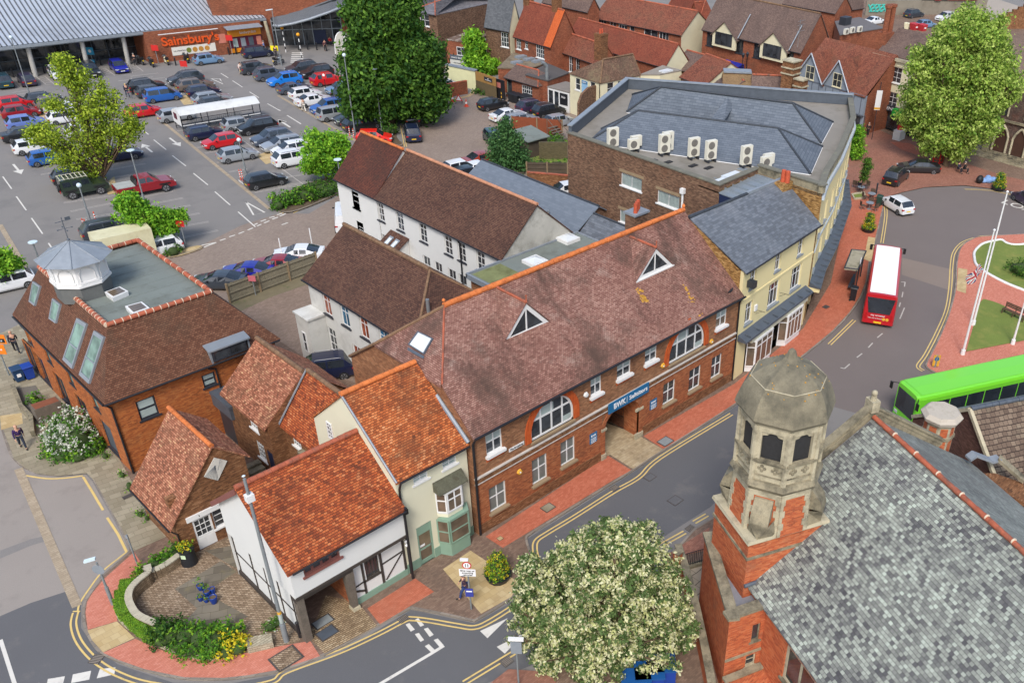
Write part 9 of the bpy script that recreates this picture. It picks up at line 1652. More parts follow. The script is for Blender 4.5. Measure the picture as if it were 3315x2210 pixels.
# STREET FURNITURE
def vh(base,top,z0=.0):
 B=U(base,z0);lo,hi=z0,30
 for _ in Rn(50):
  m=(lo+hi)/2;q=CM@(np.array([B.x,B.y,m])-np.array([0,0,CAMH]));y=FOC*q[1]/q[2]+PY
  if y>top[1]:lo=m
  else:hi=m
 return B,lo
M_disc=pl('lamp_disc_white',S(214,232,238),.4,.02)
def La(base,top,label,style='disc',mat=Mpo,r=.07,group='lamp posts in the car park',z0=.0,name='lamp_post'):
 B,h=vh(base,top,z0);t=Th(name,label,'lamp post',B,group);MB().cyl(B,(B.x,B.y,z0+1.2),r*1.5,r*1.5,10).cyl((B.x,B.y,z0+1.2),(B.x,B.y,h-.15),r,r*.75,10).mk_('pole',mat,t)
 b=MB();c=V_(B.x,B.y,h)
 if style=='disc':b.cyl(c-Zv*.1,c-Zv*.02,.1,.32,20);b.cyl(c-Zv*.02,c+Zv*.04,.35,.35,20)
 elif style=='ball':b.ball(c,.22)
 elif style=='flat':b.obox(c+V_(-.35,.1,0),(.45,-.12,.04),(.03,.12,0),(0,0,.05))
 elif style=='cobra':b.obox(c+V_(-.2,.14,.05),(.22,-.14,.05),(.05,.08,0),(0,0,.05))
 elif style=='short':b.ball(c,.07,0,8,5,(1.2,1,.6))
 b.mk_('lamp_head',M_disc,t);return t,B,h
La((100,319),(34,121),'grey lamp post over the left disabled bays','ball');La((472,668),(421,487),'disc-topped lamp post in front of the red pickup','disc');La((294,722),(255,600),'lamp post behind the mansard roof beside the charcoal car','ball')
La((1238,432),(1213,223),'tall lamp post in front of the big green tree','disc');La((140,880),(104,784),'disc-topped lamp post rising left of the cupola','disc');La((1124,720),(1093,517),'disc-topped lamp post at the corner of the white terrace','disc');La((796,562),(776,453),'lamp post beside the black hatchback and orange posts','ball');La((912,213),(861,32),'flat-headed lamp post by the store entrance','flat');La((1151,444),(1121,179),'lamp post with red sign among cars by the big tree','ball')
La((366,1955),(300,1812),'short lamp post with white head on the red corner pavement','cobra',z0=.1,r=.06)
t,B,h=La((928,2074),(789,1540),'tall grey pole with white box beside the timber house','short',z0=.1,r=.09)
zb=vh((928,2074),(820,1620),.1)[1];MB().box((B.x-.16,B.y-.16,zb),(B.x+.18,B.y+.14,zb+.36)).mk_('equipment_box',Mt,t);z1=vh((928,2074),(905,1985),.1)[1];MB().cyl((B.x,B.y,z1),(B.x,B.y,z1+.16),.1,.1,12).mk_('yellow_band',Mo,t);MB().cyl((B.x,B.y,z1-.6),(B.x,B.y,z1),.098,.098,12).mk_('notice',Mgl,t)
vd_=V_(-.755,-.656,0);vs_=V_(.656,-.755,0)
def Sg(base,top,label,plates,h_extra=0,mat=Mpo,name='road_sign',z0=.0,group=None,r=.045):
 """plates: (shape, z below top, width, height, material)"""
 B,h=vh(base,top,z0);t=Th(name,label,'sign',B,group);MB().cyl(B,(B.x,B.y,h),r,r,8).mk_('post',mat,t)
 for i,(shp,dz,w,hh,m)in enumerate(plates):
  c=V_(B.x,B.y,h-dz)+vd_*(.06+.003*i);b=MB()
  if shp=='rect':b.obox(c,vs_*w/2,vd_*.012,Zv*hh/2)
  elif shp=='disc':b.cyl(c,c+vd_*.02,w/2,w/2,20)
  elif shp=='tri':P=[c+vs_*-w/2-Zv*hh/2,c+vs_*w/2-Zv*hh/2,c+Zv*hh/2];b.hexa([p-vd_*.01 for p in P],[p+vd_*.012 for p in P])
  b.mk_('plate',m,t)
 return t,B,h
Mrs=pl('sign_red',S(206,40,36),.5,.03);M_yelS=pl('sign_yellow',S(246,226,20),.5,.02);M_cyan=pl('sign_blue',S(40,160,206),.5,.02)
t,B,h=Sg((1526,1970),(1509,1815),'give-way-to-oncoming sign with red ring, white panel and small blue notice',[('disc',.22,.46,.46,Mrs),('disc',.22,.36,.36,Mw),('rect',.72,.82,.46,Mw)],z0=.1)
wS_=Wl(B-vs_*.41+vd_*.078,B+vs_*.41+vd_*.078);[tx(s_,wS_,.41,h-.58-k*.14,.13,Mdt,t,.01,width=w_)for k,(s_,w_)in enumerate((('Give way to',.7),('oncoming',.55),('vehicles',.48)))]
b=MB();c=V_(B.x,B.y,h-.22)+vd_*.085;b.obox(c-vs_*.06,vs_*.018,vd_*.004,Zv*.11);b.obox(c+vs_*.06,vs_*.018,vd_*.004,Zv*.11);b.mk_('arrows',Mdt,t);MB().obox(V_(B.x,B.y,h+.08)-vs_*.12,vs_*.2,vd_*.07,Zv*.05).mk_('lamp_head',Mt,t)
z1=vh((1526,1970),(1523,1913),.1)[1];MB().obox(V_(B.x,B.y,z1)+vd_*.09,vs_*.2,vd_*.01,Zv*.28).mk_('blue_notice',pl('notice_blue',S(60,70,160),.5),t);MB().obox(V_(B.x,B.y,z1+.1)+vd_*.103,vs_*.15,vd_*.003,Zv*.04).mk_('notice_strip',Mw,t)
t,B,h=Sg((1680,2224),(1651,2070),'grey sign post with lamp left of the blossoming tree seen from behind',[('rect',.45,.5,.75,Me)],z0=.1);MB().obox(V_(B.x,B.y,h+.05),vs_*.35,vd_*.08,Zv*.06).mk_('lamp_head',Mt,t)
Sg((366,1955),(312,1835),'round sign backs on the short corner lamp post',[('disc',.1,.6,.6,Me)],z0=.1,name='sign_back');Sg((446,1829),(406,1730),'slim grey sign post at the edge of the red corner paving',[('rect',.1,.12,.2,Me)],z0=.1)
Sg((57,221),(50,183),'left blue wheelchair sign at the disabled bays',[('rect',.3,1,.95,M_cyan),('disc',.3,.4,.4,Mw)],r=.05);Sg((303,208),(291,154),'right blue wheelchair sign above the black car',[('rect',.5,1.1,1,M_cyan),('disc',.5,.45,.45,Mw),('rect',1.9,.6,.45,M_cyan)],r=.05)
for base,top,lb in(((87,208),(79,170),'yellow sign left of the yellow-green tree by the glass front'),((644,170),(639,132),'yellow sign below the store lettering'),((715,170),(705,124),'yellow sign between lettering and cash machines'),((893,183),(885,149),'yellow sign beside the store entrance column')):Sg(base,top,lb,[('rect',.35,1.15,.75,M_yelS)],mat=Mk,r=.05,group='yellow car park signs')
for base,top,lb in(((514,208),(502,145),'red motorcycle parking sign at the brick corner'),((600,232),(583,196),'low red sign near the motorcycles'),((753,179),(741,113),'red sign on a pole by the cash machines')):Sg(base,top,lb,[('rect',.45,1,.8,Mrs)],r=.05)
Sg((1057,303),(1047,238),'small red and white sign post in the right-hand block',[('rect',.3,.5,.9,Mrs),('disc',.2,.35,.35,Mw)],mat=Mk);Sg((604,803),(576,715),'orange-red sign on a tall post near the verge',[('rect',.25,.7,.55,Mrs)]);Sg((829,959),(815,893),'small pink notice on the timber fence',[('rect',.2,.6,.5,pl('pink_notice',S(206,110,120)))])
Sg((2822,452),(2857,266),'tall dark pole with white bus-stop flag by the corner shop',[('rect',2.2,.7,2.4,Mt),('rect',3.2,.72,.25,Mo)],mat=Mc,z0=.1)
for base,top,lb in(((979,200),(970,115),'right amber globe beacon at the zebra crossing'),((926,170),(916,93),'left amber globe beacon at the zebra crossing')):
 B,h=vh(base,top);t=Th('crossing_beacon',lb,'beacon');[(lambda b,k:(b.cyl((B.x,B.y,h*k/8),(B.x,B.y,h*(k+1)/8),.07,.07,8),b.mk_('band',Mk if k%2 else Mt,t)))(MB(),k)for k in Rn(8)];MB().ball((B.x,B.y,h+.1),.26).mk_('globe',pl('amber_globe',S(250,170,20),.4),t)
bx=[q00(v[0],v[1])for v in((340,560),(770,500),(1340,500),(1745,420),(1800,415),(105,590),(1440,465))]+[q09(v[0],v[1])for v in((160,385),(228,380),(297,382),(370,390),(445,400),(90,300),(1137,775),(1165,775))]
for k,q in enumerate(bx):B=U(q);t=Th('bollard','black timber bollard in the line along the store front' if k<13 else 'dark bollard by the small paved kerb under the big tree','bollard',0,'bollards at the store' if k<13 else 'bollards under the tree');MB().cyl(B,B+Zv*1.1,.11,.1,8).mk_('post',Mk,t);MB().cyl(B+Zv*1.1,B+Zv*1.16,.12,.06,8).mk_('cap',Mc,t)
for k,q in enumerate(((1321,355),(1329,356),(1336,355))):B=U(q);t=Th('striped_bollard',('left','middle','right')[k]+' of three black and yellow posts under the big tree','bollard');MB().cyl(B,B+Zv*1.5,.1,.1,8).mk_('post',Mk,t);MB().cyl(B+Zv*.5,B+Zv*.7,.107,.107,8).cyl(B+Zv*1,B+Zv*1.2,.107,.107,8).mk_('yellow_band',Mo,t)
M_orp=pl('orange_post',S(226,82,50),.6,.04)
for k,(q,lb)in enumerate((((1133,440),'first orange and white post by the red hatchback'),((1146,447),'second orange and white post by the red hatchback'),((1165,421),'third orange and white post behind the tall lamp'),((1176,425),'fourth orange and white post behind the tall lamp'),((780,583),'left orange post by the black hatchback'),((787,582),'right orange post by the black hatchback'),((276,745),'left orange post by the charcoal car'),((283,747),'middle orange post by the charcoal car'),((313,723),'orange post behind the charcoal car'))):
 B=U(q);t=Th('marker_post',lb,'post',0,'orange and white marker posts');MB().cyl(B,B+Zv*1.15,.06,.05,8).mk_('post',M_orp,t);b=MB();[b.cyl(B+Zv*z,B+Zv*(z+.1),.066,.062,8)for z in(.35,.6,.85)];b.mk_('white_bands',Mt,t)
for q,lb in(((1466,330),'left traffic cone beside the roadworks sign'),((1510,345),'right traffic cone nearest the black hatchback')):
 B=U(q);t=Th('traffic_cone',lb,'',0,'traffic cones');MB().box((B.x-.27,B.y-.27,0),(B.x+.27,B.y+.27,.06)).cyl(B+Zv*.06,B+Zv*.95,.2,.04,12).mk_('cone',M_orp,t);MB().cyl(B+Zv*.38,B+Zv*.62,.145,.1,12).mk_('white_sleeve',Mt,t)
B=U((1486,336));t=Th('roadworks_sign','triangular roadworks warning board standing between two cones','sign');c=B+Zv*.75;b=MB();P=[c+vs_*-.5-Zv*.4,c+vs_*.5-Zv*.4,c+Zv*.5];b.hexa([p-vd_*.02 for p in P],[p+vd_*.02 for p in P]);b.mk_('board',Mrs,t);b=MB();P=[c+vs_*-.33-Zv*.3+vd_*.03,c+vs_*.33-Zv*.3+vd_*.03,c+Zv*.3+vd_*.03];b.poly(P);b.mk_('face',Mw,t);b=MB();[b.tube([c+vs_*s*.4-Zv*.35,B+vs_*s*.45-vd_*q_],.025,5)for s in(-1,1)for q_ in(-.2,.4)];b.mk_('frame',Mk,t)
def bin_(px,label,mat,w=.6,h=1.1,z0=.0,ang=.0,group='wheelie bins',lid=None,nm='wheelie_bin',logo=False):
 c=U(px,z0+h/2);t=Th(nm,label,'bin',(c.x,c.y,z0),group);X,Y=P2(ang),V_(-sin(ang),cos(ang),0);B=V_(c.x,c.y,z0);q=lambda x,y,z:B+X*x+Y*y+Zv*z;k=.8
 MB().hexa([q(-w/2*k,-w/2*k,.08),q(w/2*k,-w/2*k,.08),q(w/2*k,w/2*k,.08),q(-w/2*k,w/2*k,.08)],[q(-w/2,-w/2,h*.9),q(w/2,-w/2,h*.9),q(w/2,w/2,h*.9),q(-w/2,w/2,h*.9)]).mk_('body',mat,t)
 MB().hexa([q(-w/2-.04,-w/2-.06,h*.9),q(w/2+.04,-w/2-.06,h*.9),q(w/2+.04,w/2+.05,h*.92),q(-w/2-.04,w/2+.05,h*.92)],[q(-w/2,-w/2,h*.95),q(w/2,-w/2,h*.95),q(w/2,w/2,h),q(-w/2,w/2,h)]).mk_('lid',lid or mat,t)
 for s in(-1,1):MB().cyl(q(s*w/2,w/2*.8,.1),q(s*(w/2-.06),w/2*.8,.1),.1,.1,10).mk_('wheel',Mty,t)
 if logo:MB().obox(q(0,-w/2*.95,h*.5),X*w*.2,Y*.02,Zv*.12).mk_('badge',Mw,t)
Mbn=pl('black_bin_plastic',S(34,38,44),.5,.1);M_binB=pl('blue_bin_plastic',S(26,66,160),.5,.05);M_binN=pl('navy_bin_plastic',S(30,66,104),.5,.08);M_binR=pl('red_bin_plastic',S(190,50,56),.55,.08)
for q,lb,w,lg in(((1661,315),'black bin at the back left beside the green door',1.1,0),((1676,319),'large black bin at the front left of the group',1.2,1),((1702,325),'large black bin at the front right of the group',1.2,1),((1710,319),'black bin behind the front right one',1.1,0)):bin_(q,lb,Mbn,w,1.25,logo=lg,group='black trade bins')
bin_((57,1210),'dark blue wheelie bin by the low wall at the left',M_binN,.6,1.1,.1,logo=1);bin_((91,1202),'vivid blue wheelie bin against the orange brick wall',M_binB,.6,1.1,.1)
bin_((2960,87),'left red trade bin in the top yard',M_binR,1.3,1.3,0,-.2,'red trade bins',logo=1);bin_((2987,90),'right red trade bin in the top yard',M_binR,1.3,1.3,0,-.2,'red trade bins',logo=1)
bin_((2936,85),'pale skip bag on end beside the red trade bins',Mcf,.9,1.2,0,.2,None)
bin_((2847,649),'dark green litter bin by the cafe tables',pl('green_bin',S(36,70,60),.5),.55,1.2,.1,.3,None,nm='litter_bin');bin_((2764,949),'black litter bin at the end of the bus shelter',Mbn,.55,1.3,.1,.45,None,nm='litter_bin')
bb=Th('bin_shelter','row of bright blue trade bins under the blossoming tree','bin');
for k,q in enumerate(((2059,2194),(2102,2170),(2140,2147))):
 c0=U(q,1.2);b=MB();a=dg(48);X,Y=P2(a),V_(-sin(a),cos(a),0);b.obox((c0.x,c0.y,.65),X*.52,Y*.65,Zv*.5);b.mk_('bin_body',M_binB,bb);MB().obox((c0.x,c0.y,1.22),X*.54,Y*.7,Zv*.06).mk_('bin_lid',pl('blue_lid',S(20,84,150),.5,.08),bb)
bs=Th('bin_store','grey timber bin store with rusty brown top beside the white viburnum');P=[U(s00(*q),1.2)for q in((240,290),(450,225),(410,200),(225,262))];P=[U(q,1.25)for q in((111,1328),(197,1297),(181,1282),(94,1310))];MB().hexa([V_(p.x,p.y,.1)for p in P],P).mk_('boards',M_timber,bs);cI=sum(P,Ve())/4;MB().up([cI+(p-cI)*.9+Zv*.012 for p in P]).mk_('top_tray',pl('rusty_tray',S(132,78,54),.95,.2),bs)
lw_=Th('low_wall','low stone edging wall of the gravel bed beside the brick building','wall');P=[U(q,.1)for q in((47,1260),(74,1328),(106,1362),(111,1413))];b=MB();[b.obox((P[i]+P[i+1])/2+Zv*.22,(P[i+1]-P[i])/2,(P[i+1]-P[i]).cross(Zv).normalized()*.12,Zv*.22)for i in Rn(3)];b.mk_('stonework',Ms,lw_)
sh_1('gravel_bed',[U(q,.14)for q in((49,1257),(115,1247),(140,1285),(102,1328),(74,1323))],.14,pl('grey_gravel',S(120,114,104),.95,.1,4,fine=.3))
cw=Th('curved_wall','low curved stone wall round the cobbled courtyard','wall');P=sm_(Z(0,589,1819,540,1854,498,1871,481,1860),3,.1);Q_=sm_(Z(0,479,1836,481,1858,451,1883,425,1913,419,1943,430,1973,451,1998,506,2024),4,.7)
b=MB();c_=MB()
for PP,zz in((P,.55),(Q_,.75)):
 for i in Rn(len(PP)-1):a_,e_=V_(PP[i].x,PP[i].y,0),V_(PP[i+1].x,PP[i+1].y,0);d_=e_-a_;n_=d_.cross(Zv).normalized();b.obox((a_+e_)/2+Zv*(zz/2+.1),d_/2*1.02,n_*.13,Zv*zz/2);c_.obox((a_+e_)/2+Zv*(zz+.13),d_/2*.96,n_*.17,Zv*.035)
b.mk_('stonework',pat('rubble_wall',.25,.12,[(110,92,72),(140,120,96),(168,148,122)],.02,S(96,80,62),bump=.7),cw);c_.mk_('coping',pl('pale_coping_stones',S(188,180,158),.9,.12,3),cw)
b=MB();Q2=sm_(Z(0,379,1951,383,1990,408,2024,459,2053,498,2077,574,2113,681,2132,766,2111),3,.12)
for i in Rn(len(Q2)-1):a_,e_=Q2[i],Q2[i+1];d_=e_-a_;b.obox((a_+e_)/2+Zv*.06,V_(d_.x,d_.y,0)/2*.9,d_.cross(Zv).normalized()*.09,Zv*.07)
b.mk_('planter_edging',Ml,cw)
sh_1('planter_soil',[V_(p.x,p.y,.16)for p in Q2]+[V_(p.x,p.y,.16)for p in reversed(Q_)],.16,Gs)
sst=Th('stone_bench','low pale stone blockwork bench at the end of the curved bed');P=[U(q,.5)for q in((789,2064),(878,2047),(883,2077),(800,2096))];MB().hexa([V_(p.x,p.y,.1)for p in P],P).mk_('blockwork',pat('white_stone_blocks',.22,.14,[(150,140,118),(200,192,168)],.02,S(110,98,78)),sst)
M_blueP=pl('glazed_blue_pot',S(28,64,150),.25,.1)
def pot(px,r,h,label,plant=None,seed=1):
 c=U(px,.1+h);c=V_(c.x,c.y,.1);t=Th('plant_pot',label,'plant pot',0,'glazed pots in the courtyard');MB().grid([[(c.x+rr*cos(a),c.y+rr*sin(a),.1+z)for a in[2*pi*k/14 for k in Rn(14)]]for rr,z in((r*.82,h*.85),(r*.88,h),(r,h),(r*1,h*.9),(r*.9,h*.5),(r*.65,0))],0,True).mk_('pot',M_blueP,t);MB().cyl(c+Zv*h*.8,c+Zv*h*.88,r*.84,r*.84,14).mk_('soil',Gs,t)
 if plant:C,Nn,Rd=cp_([((c.x,c.y,.1+h+plant*.6),(r*1.1,r*1.1,plant))],12,seed,.8,.1,8);lo_('foliage',C,Nn,.05,np.random.RandomState(seed).choice(3,size=len(C)).astype(np.int32),LM['bush'],t)
pot((688,1930),.2,.45,'large blue glazed pot at the front right of the group');pot((666,1936),.14,.25,'small blue pot in the middle of the group',.12,2);pot((647,1930),.15,.28,'blue pot at the front left with low greenery',.2,3);pot((647,1892),.18,.35,'blue pot at the back with a tall bushy plant',.4,4);pot((686,1902),.14,.4,'slender blue pot standing upright at the back right');pot((668,1911),.18,.35,'blue pot holding the widest leafy plant',.3,6)
def Ba(px,label,r,h,z0=.1,seed=1,cols='yellowbush',w3=(.3,.4,.3),base=True,cat='planter'):
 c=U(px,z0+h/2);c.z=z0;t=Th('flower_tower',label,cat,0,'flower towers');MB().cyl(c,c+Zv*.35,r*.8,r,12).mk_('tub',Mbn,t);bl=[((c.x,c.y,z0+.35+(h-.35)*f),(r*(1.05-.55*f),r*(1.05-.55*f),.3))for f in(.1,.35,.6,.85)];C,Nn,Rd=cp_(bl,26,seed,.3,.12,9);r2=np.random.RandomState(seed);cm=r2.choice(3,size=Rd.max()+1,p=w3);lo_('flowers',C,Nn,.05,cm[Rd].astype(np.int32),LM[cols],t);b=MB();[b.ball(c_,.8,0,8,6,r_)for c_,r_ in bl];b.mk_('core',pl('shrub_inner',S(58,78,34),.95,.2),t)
Ba((1610,1832),'tall flower tower with yellow blooms on the tan slabs',.72,1.75,seed=1,w3=(.28,.3,.42));Ba((2815,719),'flower tower with yellow blooms by the Broadway kerb',.72,1.9,seed=2,w3=(.4,.35,.25));Ba((3238,587),'flower tower with golden blooms by the church steps',.8,1.9,seed=3,w3=(.35,.4,.25))
c=U((608,1798),.6);t=Th('planter_tub','black planter tub with yellow-green leaves and a pale label by the shed door','planter');MB().cyl((c.x,c.y,.1),(c.x,c.y,1.05),.42,.36,12).cyl((c.x,c.y,1.05),(c.x,c.y,1.12),.42,.42,12).mk_('tub',Mbn,t);C,Nn,Rd=cp_([((c.x,c.y,1.3),(.5,.4,.22))],16,5,.5,.12,9);lo_('foliage',C,Nn,.06,np.random.RandomState(2).choice(3,size=len(C),p=[.5,.2,.3]).astype(np.int32),LM['yellowbush'],t);MB().obox(V_(c.x,c.y,.85)+vd_*.4,vs_*.12,vd_*.01,Zv*.12).mk_('label_plate',pl('pale_green_plate',S(214,236,196)),t)
b_=U((972,2060),.1);t=Th('bollard','short black bollard beside the oak corner post');MB().cyl(b_,b_+Zv*.95,.09,.08,8).mk_('post',Mk,t);MB().ball(b_+Zv*.97,.1).mk_('cap',Mk,t)
ts=Th('trolley_shelter','long trolley shelter with curved white roof in the middle of the car park','shelter');A_,B_=U((604,410)),U((834,372));A_=U((572,364),2.4);B_=U((832,323),2.4);d_=V_(B_.x-A_.x,B_.y-A_.y,0);L_=d_.length;d_.normalize();n_=V_(-d_.y,d_.x,0);A_=V_(A_.x,A_.y,0)+n_*.6
b=MB();ar=[(-1.4+2.8*k/8,2.15+.55*sin(pi*k/8))for k in Rn(9)];b.grid([[A_+d_*s_*L_+n_*y+Zv*z for y,z in ar]for s_ in(0,.25,.5,.75,1)],0,False,True);b.mk_('roof',pl('white_shelter_roof',S(222,224,222),.6,.06,.4,dirt=(S(180,180,174),.4,.5,.8)),ts)
b=MB();[b.cyl(A_+d_*s_*L_+n_*y,A_+d_*s_*L_+n_*y+Zv*2.2,.05,.05,8)for s_ in(.01,.33,.66,.99)for y in(-1.3,1.3)];b.mk_('posts',Mc,ts);b=MB();[b.tube([A_+n_*y+Zv*z,A_+d_*L_+n_*y+Zv*z],.035,5)for y in(-1.3,1.3)for z in(.3,.8)];b.mk_('rails',Mc,ts);MB().poly([A_+n_*y+Zv*z for y,z in[(-1.4,.9),(1.4,.9)]+ar[::-1]]).poly(([A_+n_*y+Zv*z-d_*.02 for y,z in[(-1.4,.9),(1.4,.9)]+ar[::-1]])[::-1]).mk_('end_panel',Mt,ts);MB().obox(A_+Zv*1.8-d_*.05+n_*.2,d_*.02,n_*.5,Zv*.35).mk_('end_logo',pl('maroon_panel',S(96,28,48),.5),ts)
b=MB();[b.poly([A_+d_*L_*(k/6)+n_*-1.32+Zv*.9,A_+d_*L_*((k+.92)/6)+n_*-1.32+Zv*.9,A_+d_*L_*((k+.92)/6)+n_*-1.32+Zv*1,A_+d_*L_*(k/6)+n_*-1.32+Zv*1])for k in Rn(6)];b.mk_('side_band',Mt,ts)
tr_=Th('trolley_stack','nested line of wire shopping trolleys inside the shelter','trolleys');b=MB()
for k in Rn(26):c0=A_+d_*(1.2+k*(L_-3)/26);[b.tube([c0+n_*s_*.3+Zv*.15,c0+n_*s_*.32+Zv*1],.02,4)for s_ in(-1,1)];b.tube([c0+n_*-.32+Zv*1,c0+n_*.32+Zv*1],.025,4);b.tube([c0+n_*-.3+Zv*.45,c0+n_*.3+Zv*.45],.02,4)
b.mk_('wire_frames',Mm,tr_)
cs=Th('cycle_shelter','clear arched cycle shelter beside the store entrance','shelter');A_=U((1108,170));b=MB();X=V_(.3,-.95,0);Y=V_(.95,.3,0);ar=[(-1.5*cos(pi*k/10),3*sin(pi*k/10)**.7)for k in Rn(11)]
for s_ in(0,1.6,3.2):b.tube([A_+X*s_+Y*x+Zv*z for x,z in ar],.07,6)
b.mk_('hoops',Mt,cs);MB().grid([[A_+X*s_+Y*x+Zv*z for x,z in ar]for s_ in(0,1.6,3.2)],0,False,True).mk_('canopy',pl('smoky_polycarbonate',S(176,172,160),.3,.08,.6),cs)
bsh=Th('bus_shelter','bus shelter with mossy grey roof and dark glazed back by the red bus');P=[U(q,2.6)for q in((2734,867),(2777,872),(2804,813),(2757,808))];MB().slab(P,.16).mk_('roof',pl('mossy_shelter_roof',S(166,160,140),.95,.15,1,dirt=(S(112,108,88),1,.5,.7)),bsh);b=MB();cI=sum(P,Ve())/4;[b.tube([P[i]+Zv*.02,P[(i+1)%4]+Zv*.02],.06,4)for i in Rn(4)];b.mk_('roof_edge',Mc,bsh)
b=MB();q0,q1=P[1].lerp(P[0],.1),P[2].lerp(P[3],.1);g0,g1=V_(q0.x,q0.y,.3),V_(q1.x,q1.y,.3);[b.cyl(V_(g0.lerp(g1,f).x,g0.lerp(g1,f).y,.1),g0.lerp(g1,f)+Zv*2.2,.05,.05,8)for f in(0,.5,1)];b.mk_('posts',Mc,bsh);MB().poly([g0,g1,g1+Zv*2,g0+Zv*2]).mk_('back_glass',Mcg,bsh);b=MB();c0=g0.lerp(g1,.5)+(P[0]-P[1]).normalized()*.4;b.obox(c0+Zv*.25,(g1-g0)*.35,(P[0]-P[1]).normalized()*.15,Zv*.03);b.mk_('bench_seat',Mc,bsh);MB().obox(P[1].lerp(P[2],.3)+Zv*.25,(P[2]-P[1])*.08,(P[0]-P[1]).normalized()*.02,Zv*.2).mk_('name_board',Mt,bsh)
for base,top,lb,fl in(((3116,1146),(3235,745),'nearer tall white flagpole carrying the union flag',1),((3150,1051),(3261,621),'farther tall white flagpole without a flag',0),((3278,1113),(3340,960),'right white flagpole beside the wooden bench',0)):
 B=U(base,.1);B2,h=vh(base,top,.1);t=Th('flagpole',lb,'',0,'white flagpoles');MB().cyl(B,B+Zv*(h-.1),.1,.05,10).mk_('pole',Mt,t);MB().ball(V_(B.x,B.y,h),.1).mk_('finial',Mt,t);MB().cyl(B,B+Zv*.4,.18,.16,10).mk_('base_collar',Mt,t)
 if fl:
  zf=vh(base,(3187,872),.1)[1];f=Th('union_flag','red, white and blue union flag hanging at half height','flag');X=V_(-.8,.25,-.75).normalized();Y=V_(-.25,0,1);Y=(Y-X*Y.dot(X)).normalized();N_=X.cross(Y);nx,ny=18,10;Lf_,Hf=1.5,1
  P3=lambda u,v,o=.0:V_(B.x,B.y,zf)+X*(.1+u*Lf_)+Y*(v*Hf)+N_*(.12*sin(u*7+v*2)*(.3+u)+o)
  def col(u,v):
   x,y=abs(u-.5)*Lf_/Hf,abs(v-.5)
   if x<.1 or y<.1:return 1
   if x<.17 or y<.17:return 2
   dd=abs(x/2*2*.667-y)
   if dd<.06:return 1
   return 2 if dd<.15 else 0
  b=MB();nx,ny=36,24
  for i in Rn(nx):
   for j in Rn(ny):b.poly([P3(i/nx,j/ny),P3((i+1)/nx,j/ny),P3((i+1)/nx,(j+1)/ny),P3(i/nx,(j+1)/ny)],col((i+.5)/nx,(j+.5)/ny))
  b.mk_('cloth',[pl('flag_blue',S(30,44,110),.8),pl('flag_red',S(190,40,50),.8),pl('flag_white',S(232,230,226),.8)],f)
t,B,h=Sg((3026,1187),(3030,1149),'yellow illuminated keep-left bollard at the island tip',[('rect',.45,.5,.95,Mo),('disc',.3,.36,.36,Mz)],z0=.1,name='traffic_bollard',r=.1)
bn=Th('wooden_bench','dark wooden bench facing away at the edge of the island lawn','bench');A_,B_=U((3249,996),.55),U((3319,1027),.55);d_=(B_-A_).normalized();n_=d_.cross(Zv);M_wd=pl('dark_bench_wood',S(92,70,52),.85,.15,2)
b=MB();[b.obox((A_+B_)/2+n_*(k*.13),(B_-A_)/2,n_*.055,Zv*.02)for k in(-1,0,1)];b.mk_('seat',M_wd,bn);b=MB();[b.obox((A_+B_)/2-n_*.25+Zv*(.2+k*.14),(B_-A_)/2,n_*.02,Zv*.05)for k in(0,1,2)];b.mk_('backrest',M_wd,bn)
for f in(.03,.5,.97):b=MB();p=A_.lerp(B_,f);b.obox(p-n_*.22-Zv*.0,d_*.04,n_*.03,Zv*.5);b.obox(p+n_*.2-Zv*.2,d_*.04,n_*.03,Zv*.22);b.mk_('leg',M_wd,bn)
def chair(c,a,label,m=None):
 t=Th('cafe_chair',label,'chair',0,'cafe chairs');X,Y=P2(a),V_(-sin(a),cos(a),0);m=m or pl('bronze_wicker',S(92,74,60),.8,.15,4);MB().obox(c+Zv*.45,X*.24,Y*.24,Zv*.025).mk_('seat',m,t);MB().obox(c-X*.24+Zv*.7,X*.02,Y*.24,Zv*.22).mk_('backrest',m,t)
 for sx in(-1,1):
  for sy in(-1,1):MB().cyl(c+X*sx*.2+Y*sy*.2,c+X*sx*.21+Y*sy*.21+Zv*.45,.02,n=5).mk_('leg',Mm,t)
def table(c,label):
 t=Th('cafe_table',label,'table',0,'cafe tables');MB().cyl(c+Zv*.7,c+Zv*.74,.42,.42,14).mk_('table_top',Me,t);MB().cyl(c,c+Zv*.7,.04,n=8).cyl(c,c+Zv*.03,.25,n=10).mk_('pedestal',Mm,t)
table(U((2789,604),.75+.1)*1-Zv*.75,'round cafe table beneath the sapling');chair(U((2767,608),.1),.2,'cafe chair left of the table beneath the sapling');chair(U((2804,613),.1),3,'cafe chair right of the table beneath the sapling')
for q,s_ in(((2819,647),'upper'),((2813,677),'lower')):
 c=U(q,.1);table(c,s_+' cafe table beside the green litter bin')
 for k in Rn(3):a=k*2.1+.4;chair(c+P2(a)*.75,a+pi,('front','back','side')[k]+' chair at the '+s_+' table beside the green litter bin')
b_=U((2836,627),.1);t=Th('bollard','single dark bollard by the cafe tables');MB().cyl(b_,b_+Zv*1.1,.1,.09,8).mk_('post',Mc,t);MB().ball(b_+Zv*1.12,.11).mk_('cap',Mc,t)
tp_=Th('tree_pit','stone-edged square planting pit of the plaza sapling');P=[U(q,.1)for q in((2757,632),(2796,626),(2802,643),(2766,647))];b=MB();[b.obox((P[i]+P[(i+1)%4])/2+Zv*.1,(P[(i+1)%4]-P[i])/2,(P[(i+1)%4]-P[i]).cross(Zv).normalized()*.07,Zv*.1)for i in Rn(4)];b.mk_('stone_edge',Ml,tp_);MB().up([p+Zv*.06 for p in P]).mk_('earth',G_grass,tp_)
